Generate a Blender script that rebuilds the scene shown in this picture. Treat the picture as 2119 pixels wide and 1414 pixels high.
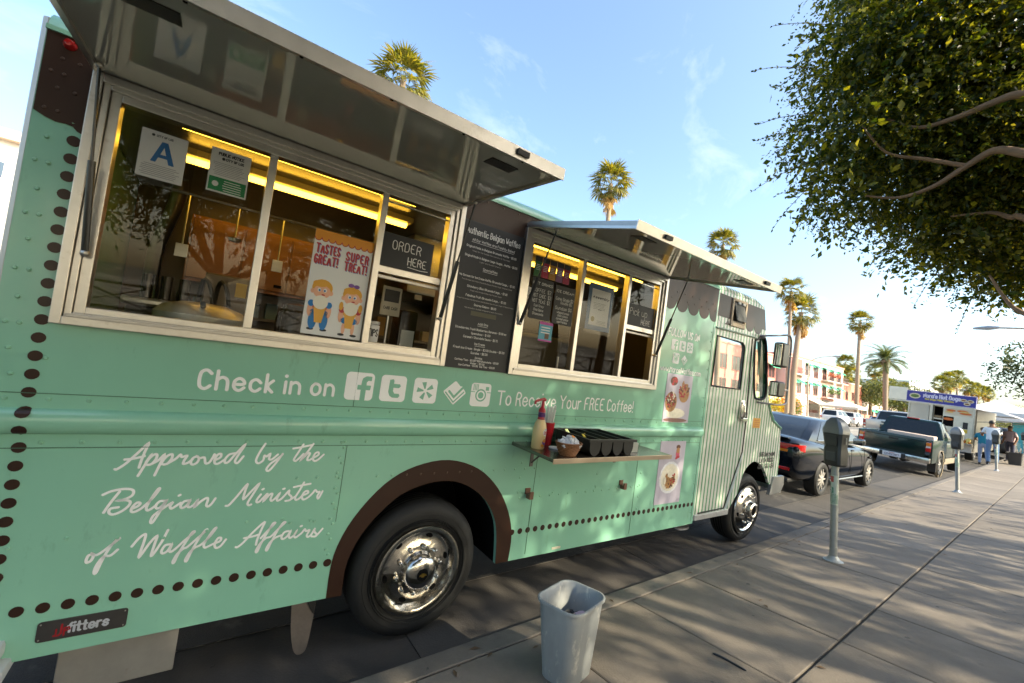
import bpy, bmesh, math, random
import numpy as np
from mathutils import Vector, Matrix, geometry
random.seed(7); rng = np.random.default_rng(7)
PI = math.pi
SC = bpy.context.scene; COL = SC.collection
for o in list(bpy.data.objects): bpy.data.objects.remove(o)

# ------------------------------------------------------------------ camera, sky, sun, exposure
cd = bpy.data.cameras.new('camera'); cam = bpy.data.objects.new('camera', cd); COL.objects.link(cam)
Rgt = Vector((0.80869903, -0.58028511, 0.0963072)); Upv = Vector((-0.13308551, -0.02101913, 0.99088165)); Fwd = Vector((0.57296957, 0.81414212, 0.09422569))
cam.matrix_world = Matrix(((Rgt.x, Upv.x, -Fwd.x, 0.56765), (Rgt.y, Upv.y, -Fwd.y, -2.57227), (Rgt.z, Upv.z, -Fwd.z, 1.67212), (0, 0, 0, 1)))
cd.sensor_width = 36; cd.lens = 14.774; cd.clip_start = 0.05; cd.clip_end = 6000
cd.dof.use_dof = True; cd.dof.focus_distance = 3.2; cd.dof.aperture_fstop = 2.8
SC.camera = cam
SUN_AZ, SUN_EL = math.radians(-66), math.radians(31)
sund = Vector((math.cos(SUN_AZ)*math.cos(SUN_EL), math.sin(SUN_AZ)*math.cos(SUN_EL), math.sin(SUN_EL)))
W = bpy.data.worlds.new('World'); SC.world = W; W.use_nodes = True
wn = W.node_tree; wn.nodes.clear()
def wnode(t, **k):
    n = wn.nodes.new(t)
    for a, v in k.items(): setattr(n, a, v)
    return n
sky = wnode('ShaderNodeTexSky', sky_type='NISHITA', sun_disc=False, sun_elevation=SUN_EL, sun_rotation=PI/2-SUN_AZ, air_density=1.0, dust_density=3.0, ozone_density=2.0, altitude=0)
bg = wnode('ShaderNodeBackground'); bg.inputs[1].default_value = 0.125
wo = wnode('ShaderNodeOutputWorld')
tc = wnode('ShaderNodeTexCoord'); mp = wnode('ShaderNodeMapping'); mp.inputs['Scale'].default_value = (.9, 3.4, 3.4); mp.inputs['Rotation'].default_value = (.2, -.45, .75)
nz = wnode('ShaderNodeTexNoise'); nz.inputs['Scale'].default_value = 2.3; nz.inputs['Detail'].default_value = 9; nz.inputs['Roughness'].default_value = .62; nz.inputs['Distortion'].default_value = .6
rp = wnode('ShaderNodeValToRGB'); rp.color_ramp.elements[0].position = .57; rp.color_ramp.elements[0].color = (0, 0, 0, 1); rp.color_ramp.elements[1].position = .80; rp.color_ramp.elements[1].color = (.17, .17, .17, 1)
mx = wnode('ShaderNodeMix', data_type='RGBA'); mx.inputs['B'].default_value = (5.2, 5.0, 4.8, 1)
L = wn.links.new
L(tc.outputs['Generated'], mp.inputs[0]); L(mp.outputs[0], nz.inputs[0]); L(nz.outputs[0], rp.inputs[0]); L(rp.outputs[0], mx.inputs['Factor'])
L(sky.outputs[0], mx.inputs['A']); L(mx.outputs['Result'], bg.inputs[0]); L(bg.outputs[0], wo.inputs[0])
sl = bpy.data.lights.new('sun', 'SUN'); sl.energy = 2.7; sl.angle = math.radians(.53); sl.color = (1.0, .86, .66)
sun = bpy.data.objects.new('sun', sl); COL.objects.link(sun); sun.rotation_euler = sund.to_track_quat('Z', 'Y').to_euler(); sun.location = (0, -20, 20)
vs = SC.view_settings; vs.view_transform = 'Standard'; vs.look = 'None'; vs.exposure = 2.02; vs.gamma = 1; vs.use_curve_mapping = False
vs.use_white_balance = True; vs.white_balance_temperature = 6600; vs.white_balance_tint = 3     # the camera was set for the shade
SC.cycles.use_denoising = True; SC.cycles.max_bounces = 8; SC.cycles.transparent_max_bounces = 12; SC.cycles.glossy_bounces = 5; SC.cycles.transmission_bounces = 6
SC.cycles.sample_clamp_indirect = 6; SC.cycles.caustics_reflective = False; SC.cycles.caustics_refractive = False

# ------------------------------------------------------------------ materials
MATS = {}
def mat(name, col, rough=.5, metal=0., noise=None, bump=None, coat=0., emit=None, spec=.5, dirt=None, stretch=(1, 1, 1), sheen=0):
    """procedural principled material; noise=(scale, amount), bump=(scale, strength), dirt=(scale, threshold, colour, amount)"""
    if name in MATS: return MATS[name]
    m = bpy.data.materials.new(name); m.use_nodes = True; nt = m.node_tree; p = nt.nodes['Principled BSDF']
    c = (*col, 1)
    p.inputs['Base Color'].default_value = c; p.inputs['Roughness'].default_value = rough; p.inputs['Metallic'].default_value = metal
    p.inputs['Specular IOR Level'].default_value = spec; p.inputs['Coat Weight'].default_value = coat; p.inputs['Coat Roughness'].default_value = .06
    if emit: p.inputs['Emission Color'].default_value = (*emit[0], 1); p.inputs['Emission Strength'].default_value = emit[1]
    if noise or bump or dirt:
        t = nt.nodes.new('ShaderNodeTexCoord'); mpn = nt.nodes.new('ShaderNodeMapping'); mpn.inputs['Scale'].default_value = stretch
        nt.links.new(t.outputs['Object'], mpn.inputs[0]); src = mpn.outputs[0]
    last = None
    if noise:
        n = nt.nodes.new('ShaderNodeTexNoise'); n.inputs['Scale'].default_value = noise[0]; n.inputs['Detail'].default_value = 6; n.inputs['Roughness'].default_value = .65
        x = nt.nodes.new('ShaderNodeMix'); x.data_type = 'RGBA'; a = noise[1]
        x.inputs['A'].default_value = tuple(max(0, v*(1-a)) for v in col)+(1,); x.inputs['B'].default_value = tuple(min(1, v*(1+a)) for v in col)+(1,)
        nt.links.new(src, n.inputs[0]); nt.links.new(n.outputs[0], x.inputs['Factor']); last = x.outputs['Result']
    if dirt:
        n = nt.nodes.new('ShaderNodeTexNoise'); n.inputs['Scale'].default_value = dirt[0]; n.inputs['Detail'].default_value = 5; n.inputs['Roughness'].default_value = .7
        r = nt.nodes.new('ShaderNodeValToRGB'); r.color_ramp.elements[0].position = dirt[1]; r.color_ramp.elements[1].position = min(1, dirt[1]+.16)
        r.color_ramp.elements[0].color = (0, 0, 0, 1); r.color_ramp.elements[1].color = (dirt[3],)*3+(1,)
        x = nt.nodes.new('ShaderNodeMix'); x.data_type = 'RGBA'; x.inputs['A'].default_value = c; x.inputs['B'].default_value = (*dirt[2], 1)
        nt.links.new(src, n.inputs[0]); nt.links.new(n.outputs[0], r.inputs[0]); nt.links.new(r.outputs[0], x.inputs['Factor'])
        if last: nt.links.new(last, x.inputs['A'])
        last = x.outputs['Result']
    if last: nt.links.new(last, p.inputs['Base Color'])
    if bump:
        n = nt.nodes.new('ShaderNodeTexNoise'); n.inputs['Scale'].default_value = bump[0]; n.inputs['Detail'].default_value = 5
        b = nt.nodes.new('ShaderNodeBump'); b.inputs['Strength'].default_value = bump[1]; b.inputs['Distance'].default_value = .02
        nt.links.new(src, n.inputs[0]); nt.links.new(n.outputs[0], b.inputs['Height']); nt.links.new(b.outputs[0], p.inputs['Normal'])
    MATS[name] = m; return m
def glass(name, tint=(1, 1, 1), ior=1.6, rough=0.0):
    if name in MATS: return MATS[name]
    m = bpy.data.materials.new(name); m.use_nodes = True; nt = m.node_tree; nt.nodes.clear()
    o = nt.nodes.new('ShaderNodeOutputMaterial'); t = nt.nodes.new('ShaderNodeBsdfTransparent'); t.inputs[0].default_value = (*tint, 1)
    g = nt.nodes.new('ShaderNodeBsdfGlossy'); g.inputs['Roughness'].default_value = rough
    f = nt.nodes.new('ShaderNodeFresnel'); f.inputs[0].default_value = ior; x = nt.nodes.new('ShaderNodeMixShader')
    gm = nt.nodes.new('ShaderNodeNewGeometry'); iv = nt.nodes.new('ShaderNodeMath'); iv.operation = 'SUBTRACT'; iv.inputs[0].default_value = 1; ml = nt.nodes.new('ShaderNodeMath'); ml.operation = 'MULTIPLY'   # only the outer skin of a pane reflects
    nt.links.new(gm.outputs['Backfacing'], iv.inputs[1]); nt.links.new(iv.outputs[0], ml.inputs[0]); nt.links.new(f.outputs[0], ml.inputs[1]); nt.links.new(ml.outputs[0], x.inputs[0]); nt.links.new(t.outputs[0], x.inputs[1]); nt.links.new(g.outputs[0], x.inputs[2]); nt.links.new(x.outputs[0], o.inputs[0])
    MATS[name] = m; return m
def leafmat(name, col, col2, trans=.45, rough=.45, power=2.2):
    if name in MATS: return MATS[name]
    m = bpy.data.materials.new(name); m.use_nodes = True; nt = m.node_tree; p = nt.nodes['Principled BSDF']; o = nt.nodes['Material Output']
    g = nt.nodes.new('ShaderNodeNewGeometry'); x = nt.nodes.new('ShaderNodeMix'); x.data_type = 'RGBA'; x.inputs['A'].default_value = (*col, 1); x.inputs['B'].default_value = (*col2, 1)
    pw = nt.nodes.new('ShaderNodeMath'); pw.operation = 'POWER'; pw.inputs[1].default_value = power
    nt.links.new(g.outputs['Random Per Island'], pw.inputs[0]); nt.links.new(pw.outputs[0], x.inputs['Factor']); nt.links.new(x.outputs['Result'], p.inputs['Base Color'])
    p.inputs['Roughness'].default_value = rough
    t = nt.nodes.new('ShaderNodeBsdfTranslucent'); gm = nt.nodes.new('ShaderNodeMix'); gm.data_type = 'RGBA'; gm.blend_type = 'MULTIPLY'; gm.inputs['Factor'].default_value = 1; gm.inputs['B'].default_value = (1.9, 1.7, .5, 1)
    nt.links.new(x.outputs['Result'], gm.inputs['A']); nt.links.new(gm.outputs['Result'], t.inputs[0])
    ms = nt.nodes.new('ShaderNodeMixShader'); ms.inputs[0].default_value = trans
    nt.links.new(p.outputs[0], ms.inputs[1]); nt.links.new(t.outputs[0], ms.inputs[2]); nt.links.new(ms.outputs[0], o.inputs[0])
    MATS[name] = m; return m

# ------------------------------------------------------------------ mesh helpers
def setp(o, label=None, cat=None, group=None, kind=None):
    if label: o['label'] = label
    if cat: o['category'] = cat
    if group: o['group'] = group
    if kind: o['kind'] = kind
    return o
def empty(name, loc=(0, 0, 0), rot=(0, 0, 0), **k):
    o = bpy.data.objects.new(name, None); o.empty_display_size = .2; COL.objects.link(o); o.location = loc; o.rotation_euler = rot
    return setp(o, **k)
def mesh_obj(name, me, parent=None, loc=None, rot=None, **k):
    o = bpy.data.objects.new(name, me); COL.objects.link(o)
    if parent: o.parent = parent
    if loc is not None: o.location = loc
    if rot is not None: o.rotation_euler = rot
    return setp(o, **k)
def copy_tree(o, parent=None):
    c = o.copy(); COL.objects.link(c); c.parent = parent
    for ch in list(o.children): copy_tree(ch, c)
    return c
def letters(s, x, z, h, w, fn, t, parent, m, name, width=None, gap=1.5, center=False):
    # a line of lettering, each character a part of its own
    u = h/6; sx = width/(text_w(s, gap)*u) if width else 1; cx = x-(text_w(s, gap)*u*sx/2 if center else 0)
    for ch in s:
        if ch == ' ': cx += 2.2*u*sx; continue
        mb = MB(); text(mb, ch, cx, z, h, w, fn, t, sx=sx); mb.build(name, m, parent); cx += (text_w(ch, 0)+gap)*u*sx
def catmull(pts, n=6, closed=False):
    P = [Vector(p) for p in pts]; out = []; m = len(P)
    rngi = range(m if closed else m-1)
    for i in rngi:
        if closed: a, b, c, d = P[(i-1) % m], P[i], P[(i+1) % m], P[(i+2) % m]
        else: a, b, c, d = P[max(i-1, 0)], P[i], P[i+1], P[min(i+2, m-1)]
        for k in range(n):
            t = k/n
            out.append(.5*((2*b)+(c-a)*t+(2*a-5*b+4*c-d)*t*t+(3*b-a-3*c+d)*t**3))
    if not closed: out.append(P[-1].copy())
    return out
class MB:
    def __init__(s): s.v = []; s.f = []; s.m = []; s.mi = 0
    def add(s, vs_, fs):
        b = len(s.v); s.v += [tuple(v) for v in vs_]
        for f in fs: s.f.append(tuple(b+i for i in f)); s.m.append(s.mi)
        return s
    def box(s, x0, x1, y0, y1, z0, z1):
        s.add([(x, y, z) for x in (x0, x1) for y in (y0, y1) for z in (z0, z1)], [(0, 1, 3, 2), (4, 6, 7, 5), (0, 4, 5, 1), (2, 3, 7, 6), (0, 2, 6, 4), (1, 5, 7, 3)]); return s
    def bbox(s, x0, x1, y0, y1, z0, z1, b=.01):
        """bevelled box (chamfered on every edge)"""
        bm = bmesh.new(); bmesh.ops.create_cube(bm, size=1)
        for v in bm.verts: v.co = Vector(((x0+x1)/2+v.co.x*(x1-x0), (y0+y1)/2+v.co.y*(y1-y0), (z0+z1)/2+v.co.z*(z1-z0)))
        bmesh.ops.bevel(bm, geom=bm.edges[:], offset=b, segments=2, affect='EDGES', profile=.6)
        return s.bm(bm)
    def bm(s, bm, M=None):
        bm.verts.ensure_lookup_table(); bm.verts.index_update()
        s.add([(M @ v.co if M else v.co) for v in bm.verts], [tuple(v.index for v in f.verts) for f in bm.faces]); bm.free(); return s
    def tube(s, pts, r, n=8, caps=True):
        P = [Vector(p) for p in pts]; k = len(P); R_ = r if hasattr(r, '__len__') else [r]*k
        rings = []; ref = None
        for i in range(k):
            d = (P[min(i+1, k-1)]-P[max(i-1, 0)]).normalized()
            if ref is None: ref = Vector((0, 0, 1)) if abs(d.z) < .9 else Vector((1, 0, 0))
            u = d.cross(ref)
            if u.length < 1e-4: u = d.cross(Vector((0, 1, 0)))
            u.normalize(); w = u.cross(d).normalized(); ref = w
            rings.append([P[i]+(u*math.cos(2*PI*j/n)+w*math.sin(2*PI*j/n))*R_[i] for j in range(n)])
        vs_ = [v for r_ in rings for v in r_]; fs = []
        for i in range(k-1):
            for j in range(n): fs.append((i*n+j, i*n+(j+1) % n, (i+1)*n+(j+1) % n, (i+1)*n+j))
        if caps: fs.append(tuple(range(n-1, -1, -1))); fs.append(tuple((k-1)*n+j for j in range(n)))
        return s.add(vs_, fs)
    def lathe(s, prof, n=24, M=None):
        """prof: (r, h) pairs round local z; M places it"""
        vs_ = []; fs = []
        for r, h in prof:
            for j in range(n): vs_.append(Vector((r*math.cos(2*PI*j/n), r*math.sin(2*PI*j/n), h)))
        for i in range(len(prof)-1):
            for j in range(n): fs.append((i*n+j, i*n+(j+1) % n, (i+1)*n+(j+1) % n, (i+1)*n+j))
        if M: vs_ = [M @ v for v in vs_]
        return s.add(vs_, fs)
    def panel(s, loops, fn, t0, t1):
        """2-D loops (outer first, then holes) filled and extruded; fn(u, v, t) gives the point"""
        pl = [[Vector((u, v, 0)) for u, v in lp] for lp in loops]; flat = [p for lp in pl for p in lp]
        tris = geometry.tessellate_polygon(pl); n = len(flat)
        vs_ = [fn(p.x, p.y, t0) for p in flat]+[fn(p.x, p.y, t1) for p in flat]
        fs = [tuple(t) for t in tris]+[tuple(n+i for i in reversed(t)) for t in tris]; b = 0
        for lp in pl:
            k = len(lp)
            for i in range(k): j = (i+1) % k; fs.append((b+i, b+j, n+b+j, n+b+i))
            b += k
        return s.add(vs_, fs)
    def loft(s, rings, closed=True, caps=True):
        n = len(rings[0]); vs_ = [v for r in rings for v in r]; fs = []
        for i in range(len(rings)-1):
            for j in range(n if closed else n-1): fs.append((i*n+j, i*n+(j+1) % n, (i+1)*n+(j+1) % n, (i+1)*n+j))
        if caps: fs.append(tuple(range(n-1, -1, -1))); fs.append(tuple((len(rings)-1)*n+j for j in range(n)))
        return s.add(vs_, fs)
    def ball(s, c, r, n=8, m=6):
        r = r if hasattr(r, '__len__') else (r, r, r); prof = []
        vs_ = []; fs = []
        for i in range(m+1):
            a = PI*i/m
            for j in range(n): vs_.append((c[0]+r[0]*math.sin(a)*math.cos(2*PI*j/n), c[1]+r[1]*math.sin(a)*math.sin(2*PI*j/n), c[2]+r[2]*math.cos(a)))
        for i in range(m):
            for j in range(n): fs.append((i*n+j, (i+1)*n+j, (i+1)*n+(j+1) % n, i*n+(j+1) % n))
        return s.add(vs_, fs)
    def build(s, name, m, parent=None, smooth=False, loc=None, rot=None, fix=True, **k):
        me = bpy.data.meshes.new(name); me.from_pydata(s.v, [], s.f)
        ms = m if isinstance(m, (list, tuple)) else [m]
        for x in ms: me.materials.append(x)
        if len(ms) > 1: me.polygons.foreach_set('material_index', s.m)
        if fix:
            bm = bmesh.new(); bm.from_mesh(me); bmesh.ops.remove_doubles(bm, verts=bm.verts, dist=1e-5); bmesh.ops.recalc_face_normals(bm, faces=bm.faces); bm.to_mesh(me); bm.free()
        if smooth:
            me.polygons.foreach_set('use_smooth', [True]*len(me.polygons)); me.set_sharp_from_angle(angle=math.radians(smooth if smooth is not True else 40))
        me.update()
        return mesh_obj(name, me, parent, loc, rot, **k)
XZ = lambda u, v, t: (u, t, v)          # panel in the x-z plane, thickness along y
XY = lambda u, v, t: (u, v, t)
YZ = lambda u, v, t: (t, u, v)
def rect(x0, x1, z0, z1): return [(x0, z0), (x1, z0), (x1, z1), (x0, z1)]
def rrect(x0, x1, z0, z1, r, n=5):
    out = []
    for cx, cz, a in ((x1-r, z0+r, -PI/2), (x1-r, z1-r, 0), (x0+r, z1-r, PI/2), (x0+r, z0+r, PI)):
        for i in range(n+1): b = a+PI/2*i/n; out.append((cx+r*math.cos(b), cz+r*math.sin(b)))
    return out
def circ(x, z, r, n=20, rz=None): return [(x+r*math.cos(2*PI*i/n), z+(rz or r)*math.sin(2*PI*i/n)) for i in range(n)]

# ------------------------------------------------------------------ stroke lettering (flat print as thin ribbons)
GL = {'A':'022842 1434','B':'02082837362505 2534332202','C':'3728180703122233','D':'02082837332202','E':'38080232 0525','F':'380802 0525','G':'37281807031222333525','H':'0208 3238 0535','I':'0208','J':'3833221203','K':'0208 380532','L':'080232','M':'0208254842','N':'02083238','O':'180703122233372818','P':'02082837362505','Q':'180703122233372818 2442','R':'02082837362505 2532','S':'372818070615243433221203','T':'0848 2822','U':'080312223338','V':'082248','W':'0812263248','X':'0238 0832','Y':'082548 2522','Z':'08380232',
'a':'3526160503122233 3632','b':'0802 0516263533221203','c':'3526160503122233','d':'3832 3526160503122233','e':'04343526160503122233','f':'281712 0626','g':'36312010 3526160503122233','h':'0802 0516263532','i':'0602 0808','j':'16110000 1818','k':'0802 260422','l':'0802','m':'0602 05162522 25364542','n':'0602 0516263532','o':'160503122233352616','p':'0600 0516263533221203','q':'3630 3526160503122233','r':'0602 051626','s':'35261605142433221203','t':'18131222 0626','u':'0603122233 3632','v':'062246','w':'0612253246','x':'0632 0236','y':'0622 4610','z':'06360232',
'0':'180703122233372818','1':'172822','2':'07182837360232','3':'071828373625 25343322121203','4':'280434 2622','5':'380805253433221203','6':'372818070312223334251404','7':'083812','8':'182837362515060718 152534332212030415','9':'342515060718283733221203','!':'0804 0202','.':'0202',',':'0201','-':'0525','/':'0238',"'":'0807','$':'372818070615243433221203 2921',':':'0303 0606','(':'28160412'}
def chaikin(P, n=2):
    for _ in range(n):
        if len(P) < 3: return P
        Q = [P[0]]
        for a, b in zip(P[:-1], P[1:]): Q += [a*.75+b*.25, a*.25+b*.75]
        Q.append(P[-1]); P = Q
    return P
def ribbon(mb, P, w, fn, t):
    P = [Vector(p) for p in P]; Q = [P[0]]
    for p in P[1:]:
        if (p-Q[-1]).length > 1e-5: Q.append(p)
    if len(Q) == 1:
        c = Q[0]; mb.add([fn(c.x+w*.62*math.cos(a), c.y+w*.62*math.sin(a), t) for a in [2*PI*i/10 for i in range(10)]], [tuple(range(10))]); return
    k = len(Q); lt = []; rt = []
    for i in range(k):
        d0 = (Q[i]-Q[i-1]).normalized() if i else (Q[1]-Q[0]).normalized(); d1 = (Q[i+1]-Q[i]).normalized() if i < k-1 else d0
        d = d0+d1; d = d.normalized() if d.length > 1e-4 else d0
        n = Vector((-d.y, d.x)); sc = w/2/max(.55, abs(d.dot(d0)))
        lt.append(Q[i]+n*sc); rt.append(Q[i]-n*sc)
    d = (Q[0]-Q[1]).normalized(); e = (Q[-1]-Q[-2]).normalized()
    def cap(c, d, a): n = Vector((-d.y, d.x)); return [c+(d*math.sin(b)+n*math.cos(b))*w/2 for b in (PI*i/6 for i in range(1, 6))] if a else []
    b = len(mb.v); vs_ = lt+rt; fs = [(i, i+1, k+i+1, k+i) for i in range(k-1)]
    c0 = cap(Q[0], d, 1); c1 = cap(Q[-1], e, 1)
    vs_ = vs_+c0+c1; o0 = 2*k; o1 = o0+5
    fs.append((k, *range(o0+4, o0-1, -1), 0) if False else (0, k, *[o0+i for i in range(5)])); fs.append((2*k-1, k-1, *[o1+i for i in range(5)]))
    mb.add([fn(v.x, v.y, t) for v in vs_], fs)
def text_w(s, gap=1.5):
    w = 0
    for ch in s: w += 2.2 if ch == ' ' else max(int(g[i]) for g in GL.get(ch, '0232').split() for i in range(0, len(g), 2))+gap
    return w-gap
def text(mb, s, x, z, h, w, fn, t, width=None, gap=1.5, jit=0, shear=0, sx=1., center=False, step=-.00012, smooth=2):
    """single-stroke lettering with cap height h, stroke w; fn maps (u, v, t)"""
    u = h/6; 
    if width: sx = width/(text_w(s, gap)*u)
    cx = x-(text_w(s, gap)*u*sx/2 if center else 0); k = 0
    for ch in s:
        if ch == ' ': cx += 2.2*u*sx; continue
        g = GL.get(ch, '0232'); j1, j2 = random.uniform(-jit, jit)*u, random.uniform(-jit, jit)*u; mw = 0
        for st in g.split():
            P = []
            for i in range(0, len(st)-1, 2):
                a, b = int(st[i]), int(st[i+1])-2; mw = max(mw, a)
                P.append(Vector((cx+a*u*sx+shear*b*u+random.uniform(-jit, jit)*u*.4, z+b*u+j2+random.uniform(-jit, jit)*u*.4)))
            if len(P) > 2: P = chaikin(P, smooth)
            ribbon(mb, P, w, fn, t+step*(k % 9)); k += 1
        cx += (mw+gap)*u*sx
    return mb
# the parking lane falls 0.07 rad to the gutter and everything parked on it leans with it; the street runs 0.028 rad off the truck
TILT = .07; YAW = .028
RX = Matrix.Rotation(TILT, 3, 'X')
def T(x, y, z): return RX @ Vector((x, y, z))         # parking-lane frame -> world
RZ = Matrix.Rotation(YAW, 3, 'Z')
def S(x, y, z): return RZ @ Vector((x, y, z))         # street frame -> world
# ------------------------------------------------------------------ setting: ground, road, gutter, kerb, sidewalk
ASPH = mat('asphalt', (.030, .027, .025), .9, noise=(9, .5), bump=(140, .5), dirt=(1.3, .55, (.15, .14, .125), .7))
LANE = mat('asphalt_sunlit', (.23, .21, .185), .9, noise=(3, .25), bump=(140, .4))  # road beyond the parking lane: its sunlit paleness is put into the colour
CONC = mat('concrete', (.165, .138, .112), .85, noise=(2.6, .6), bump=(90, .22), dirt=(6, .60, (.10, .092, .085), .75))
def gum(m, scale, col, thr=.06):
    nt = m.node_tree; p = nt.nodes['Principled BSDF']; src = p.inputs['Base Color'].links[0].from_socket
    g = nt.nodes.new('ShaderNodeNewGeometry'); v = nt.nodes.new('ShaderNodeTexVoronoi'); v.inputs['Scale'].default_value = scale; nt.links.new(g.outputs['Position'], v.inputs['Vector'])
    n = nt.nodes.new('ShaderNodeTexNoise'); n.inputs['Scale'].default_value = scale*9; nt.links.new(g.outputs['Position'], n.inputs['Vector'])
    a = nt.nodes.new('ShaderNodeMath'); a.operation = 'MULTIPLY_ADD'; a.inputs[1].default_value = .22; nt.links.new(n.outputs[0], a.inputs[0]); nt.links.new(v.outputs['Distance'], a.inputs[2])
    c = nt.nodes.new('ShaderNodeSeparateColor'); nt.links.new(v.outputs['Color'], c.inputs[0])
    k = nt.nodes.new('ShaderNodeMath'); k.operation = 'MULTIPLY'; k.inputs[1].default_value = thr*2.2; nt.links.new(c.outputs[0], k.inputs[0])
    k2 = nt.nodes.new('ShaderNodeMath'); k2.operation = 'ADD'; k2.inputs[1].default_value = .055; nt.links.new(k.outputs[0], k2.inputs[0])
    l = nt.nodes.new('ShaderNodeMath'); l.operation = 'LESS_THAN'; nt.links.new(a.outputs[0], l.inputs[0]); nt.links.new(k2.outputs[0], l.inputs[1])
    s2 = nt.nodes.new('ShaderNodeMath'); s2.operation = 'MULTIPLY'; s2.inputs[1].default_value = .75; nt.links.new(l.outputs[0], s2.inputs[0])
    oi = nt.nodes.new('ShaderNodeObjectInfo'); hv = nt.nodes.new('ShaderNodeHueSaturation'); mr = nt.nodes.new('ShaderNodeMapRange'); mr.inputs['To Min'].default_value = .86; mr.inputs['To Max'].default_value = 1.13
    nt.links.new(oi.outputs['Random'], mr.inputs['Value']); nt.links.new(mr.outputs[0], hv.inputs['Value']); nt.links.new(src, hv.inputs['Color'])
    x = nt.nodes.new('ShaderNodeMix'); x.data_type = 'RGBA'; x.inputs['B'].default_value = (*col, 1); nt.links.new(hv.outputs[0], x.inputs['A']); nt.links.new(s2.outputs[0], x.inputs['Factor']); nt.links.new(x.outputs['Result'], p.inputs['Base Color'])
gum(CONC, 4.2, (.055, .048, .042))
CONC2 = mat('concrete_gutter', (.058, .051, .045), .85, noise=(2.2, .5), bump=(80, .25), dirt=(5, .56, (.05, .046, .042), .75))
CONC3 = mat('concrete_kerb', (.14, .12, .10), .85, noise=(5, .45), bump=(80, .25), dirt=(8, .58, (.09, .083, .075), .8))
JOINT = mat('joint_dirt', (.055, .048, .04), .95, noise=(30, .4))
GRASS = mat('lawn', (.05, .085, .02), .95, noise=(3, .5), bump=(60, .6))
g = MB(); g.add([(-900, -900, -.2), (3500, -900, -.2), (3500, 1800, -.2), (-900, 1800, -.2)], [(0, 1, 2, 3)]); g.build('ground', mat('dry_ground', (.16, .14, .1), .95, noise=(.05, .3)), kind='structure')
def rz_(y):     # road height over the street
    pts = [(-.44, -.031), (3.0, .21), (9, .29), (15, .24), (17, .20)]
    for (a, za), (b, zb) in zip(pts[:-1], pts[1:]):
        if a <= y <= b: return za+(zb-za)*(y-a)/(b-a)
    return pts[-1][1]
ys = [.39, 1.2, 2.1, 3.0, 5, 7, 9, 12, 15, 17.02]; xs = [-60, -20, -5, 0, 5, 10, 20, 40, 80, 160, 400]
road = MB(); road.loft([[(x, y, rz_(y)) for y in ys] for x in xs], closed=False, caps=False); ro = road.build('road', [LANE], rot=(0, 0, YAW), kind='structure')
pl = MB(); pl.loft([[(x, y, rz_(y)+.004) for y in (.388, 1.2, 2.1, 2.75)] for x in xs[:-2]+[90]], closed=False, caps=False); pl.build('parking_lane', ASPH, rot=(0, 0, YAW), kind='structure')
# lane lines
ln = MB()
for x in range(-20, 150, 9): ln.add([(x, 6.2, rz_(6.2)+.006), (x+3, 6.2, rz_(6.2)+.006), (x+3, 6.32, rz_(6.32)+.006), (x, 6.32, rz_(6.32)+.006)], [(0, 1, 2, 3)])
for yy in (9.0, 9.25): ln.add([(-60, yy, rz_(yy)+.006), (200, yy, rz_(yy)+.006), (200, yy+.1, rz_(yy)+.006), (-60, yy+.1, rz_(yy)+.006)], [(0, 1, 2, 3)])
ln.build('lane_markings', mat('road_paint', (.62, .58, .48), .7, noise=(20, .25)), ro)
# gutter pans and kerb stones
gut = empty('gutter', rot=(0, 0, YAW), kind='structure'); krb = empty('kerb', rot=(0, 0, YAW), kind='structure')
b = MB(); b.add([(-60, -.44, -.045), (200, -.44, -.045), (200, .40, .014), (-60, .40, .014)], [(0, 1, 2, 3)]); b.build('gutter_bed', JOINT, gut)
b = MB(); b.box(-60, 200, -.60, -.452, -.1, .125); b.build('kerb_bed', JOINT, krb)
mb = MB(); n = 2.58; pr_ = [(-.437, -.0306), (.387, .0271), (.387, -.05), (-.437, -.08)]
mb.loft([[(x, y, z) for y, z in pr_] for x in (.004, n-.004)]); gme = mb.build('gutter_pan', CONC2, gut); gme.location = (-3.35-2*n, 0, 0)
kp = [(-.593, -.06), (-.593, .147), (-.587, .152), (-.475, .150), (-.452, .144), (-.440, .128), (-.432, -.06)]
mb = MB(); mb.loft([[(x, y, z) for y, z in kp] for x in (.003, n-.003)]); kme = mb.build('kerb_stone', CONC3, krb, smooth=30); kme.location = (-2.6-2*n, 0, 0)
for i in range(1, 16):
    for src, par in ((gme, gut), (kme, krb)):
        c = src.copy(); COL.objects.link(c); c.parent = par; c.location.x = src.location.x+n*i
mb = MB(); mb.loft([[(x, y, z) for y, z in kp] for x in (33.6, 200)]); mb.build('kerb_far_run', CONC3, krb)
mb = MB(); mb.loft([[(x, y, z) for y, z in pr_] for x in (32.8, 200)]); mb.build('gutter_far_run', CONC2, gut)
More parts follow.
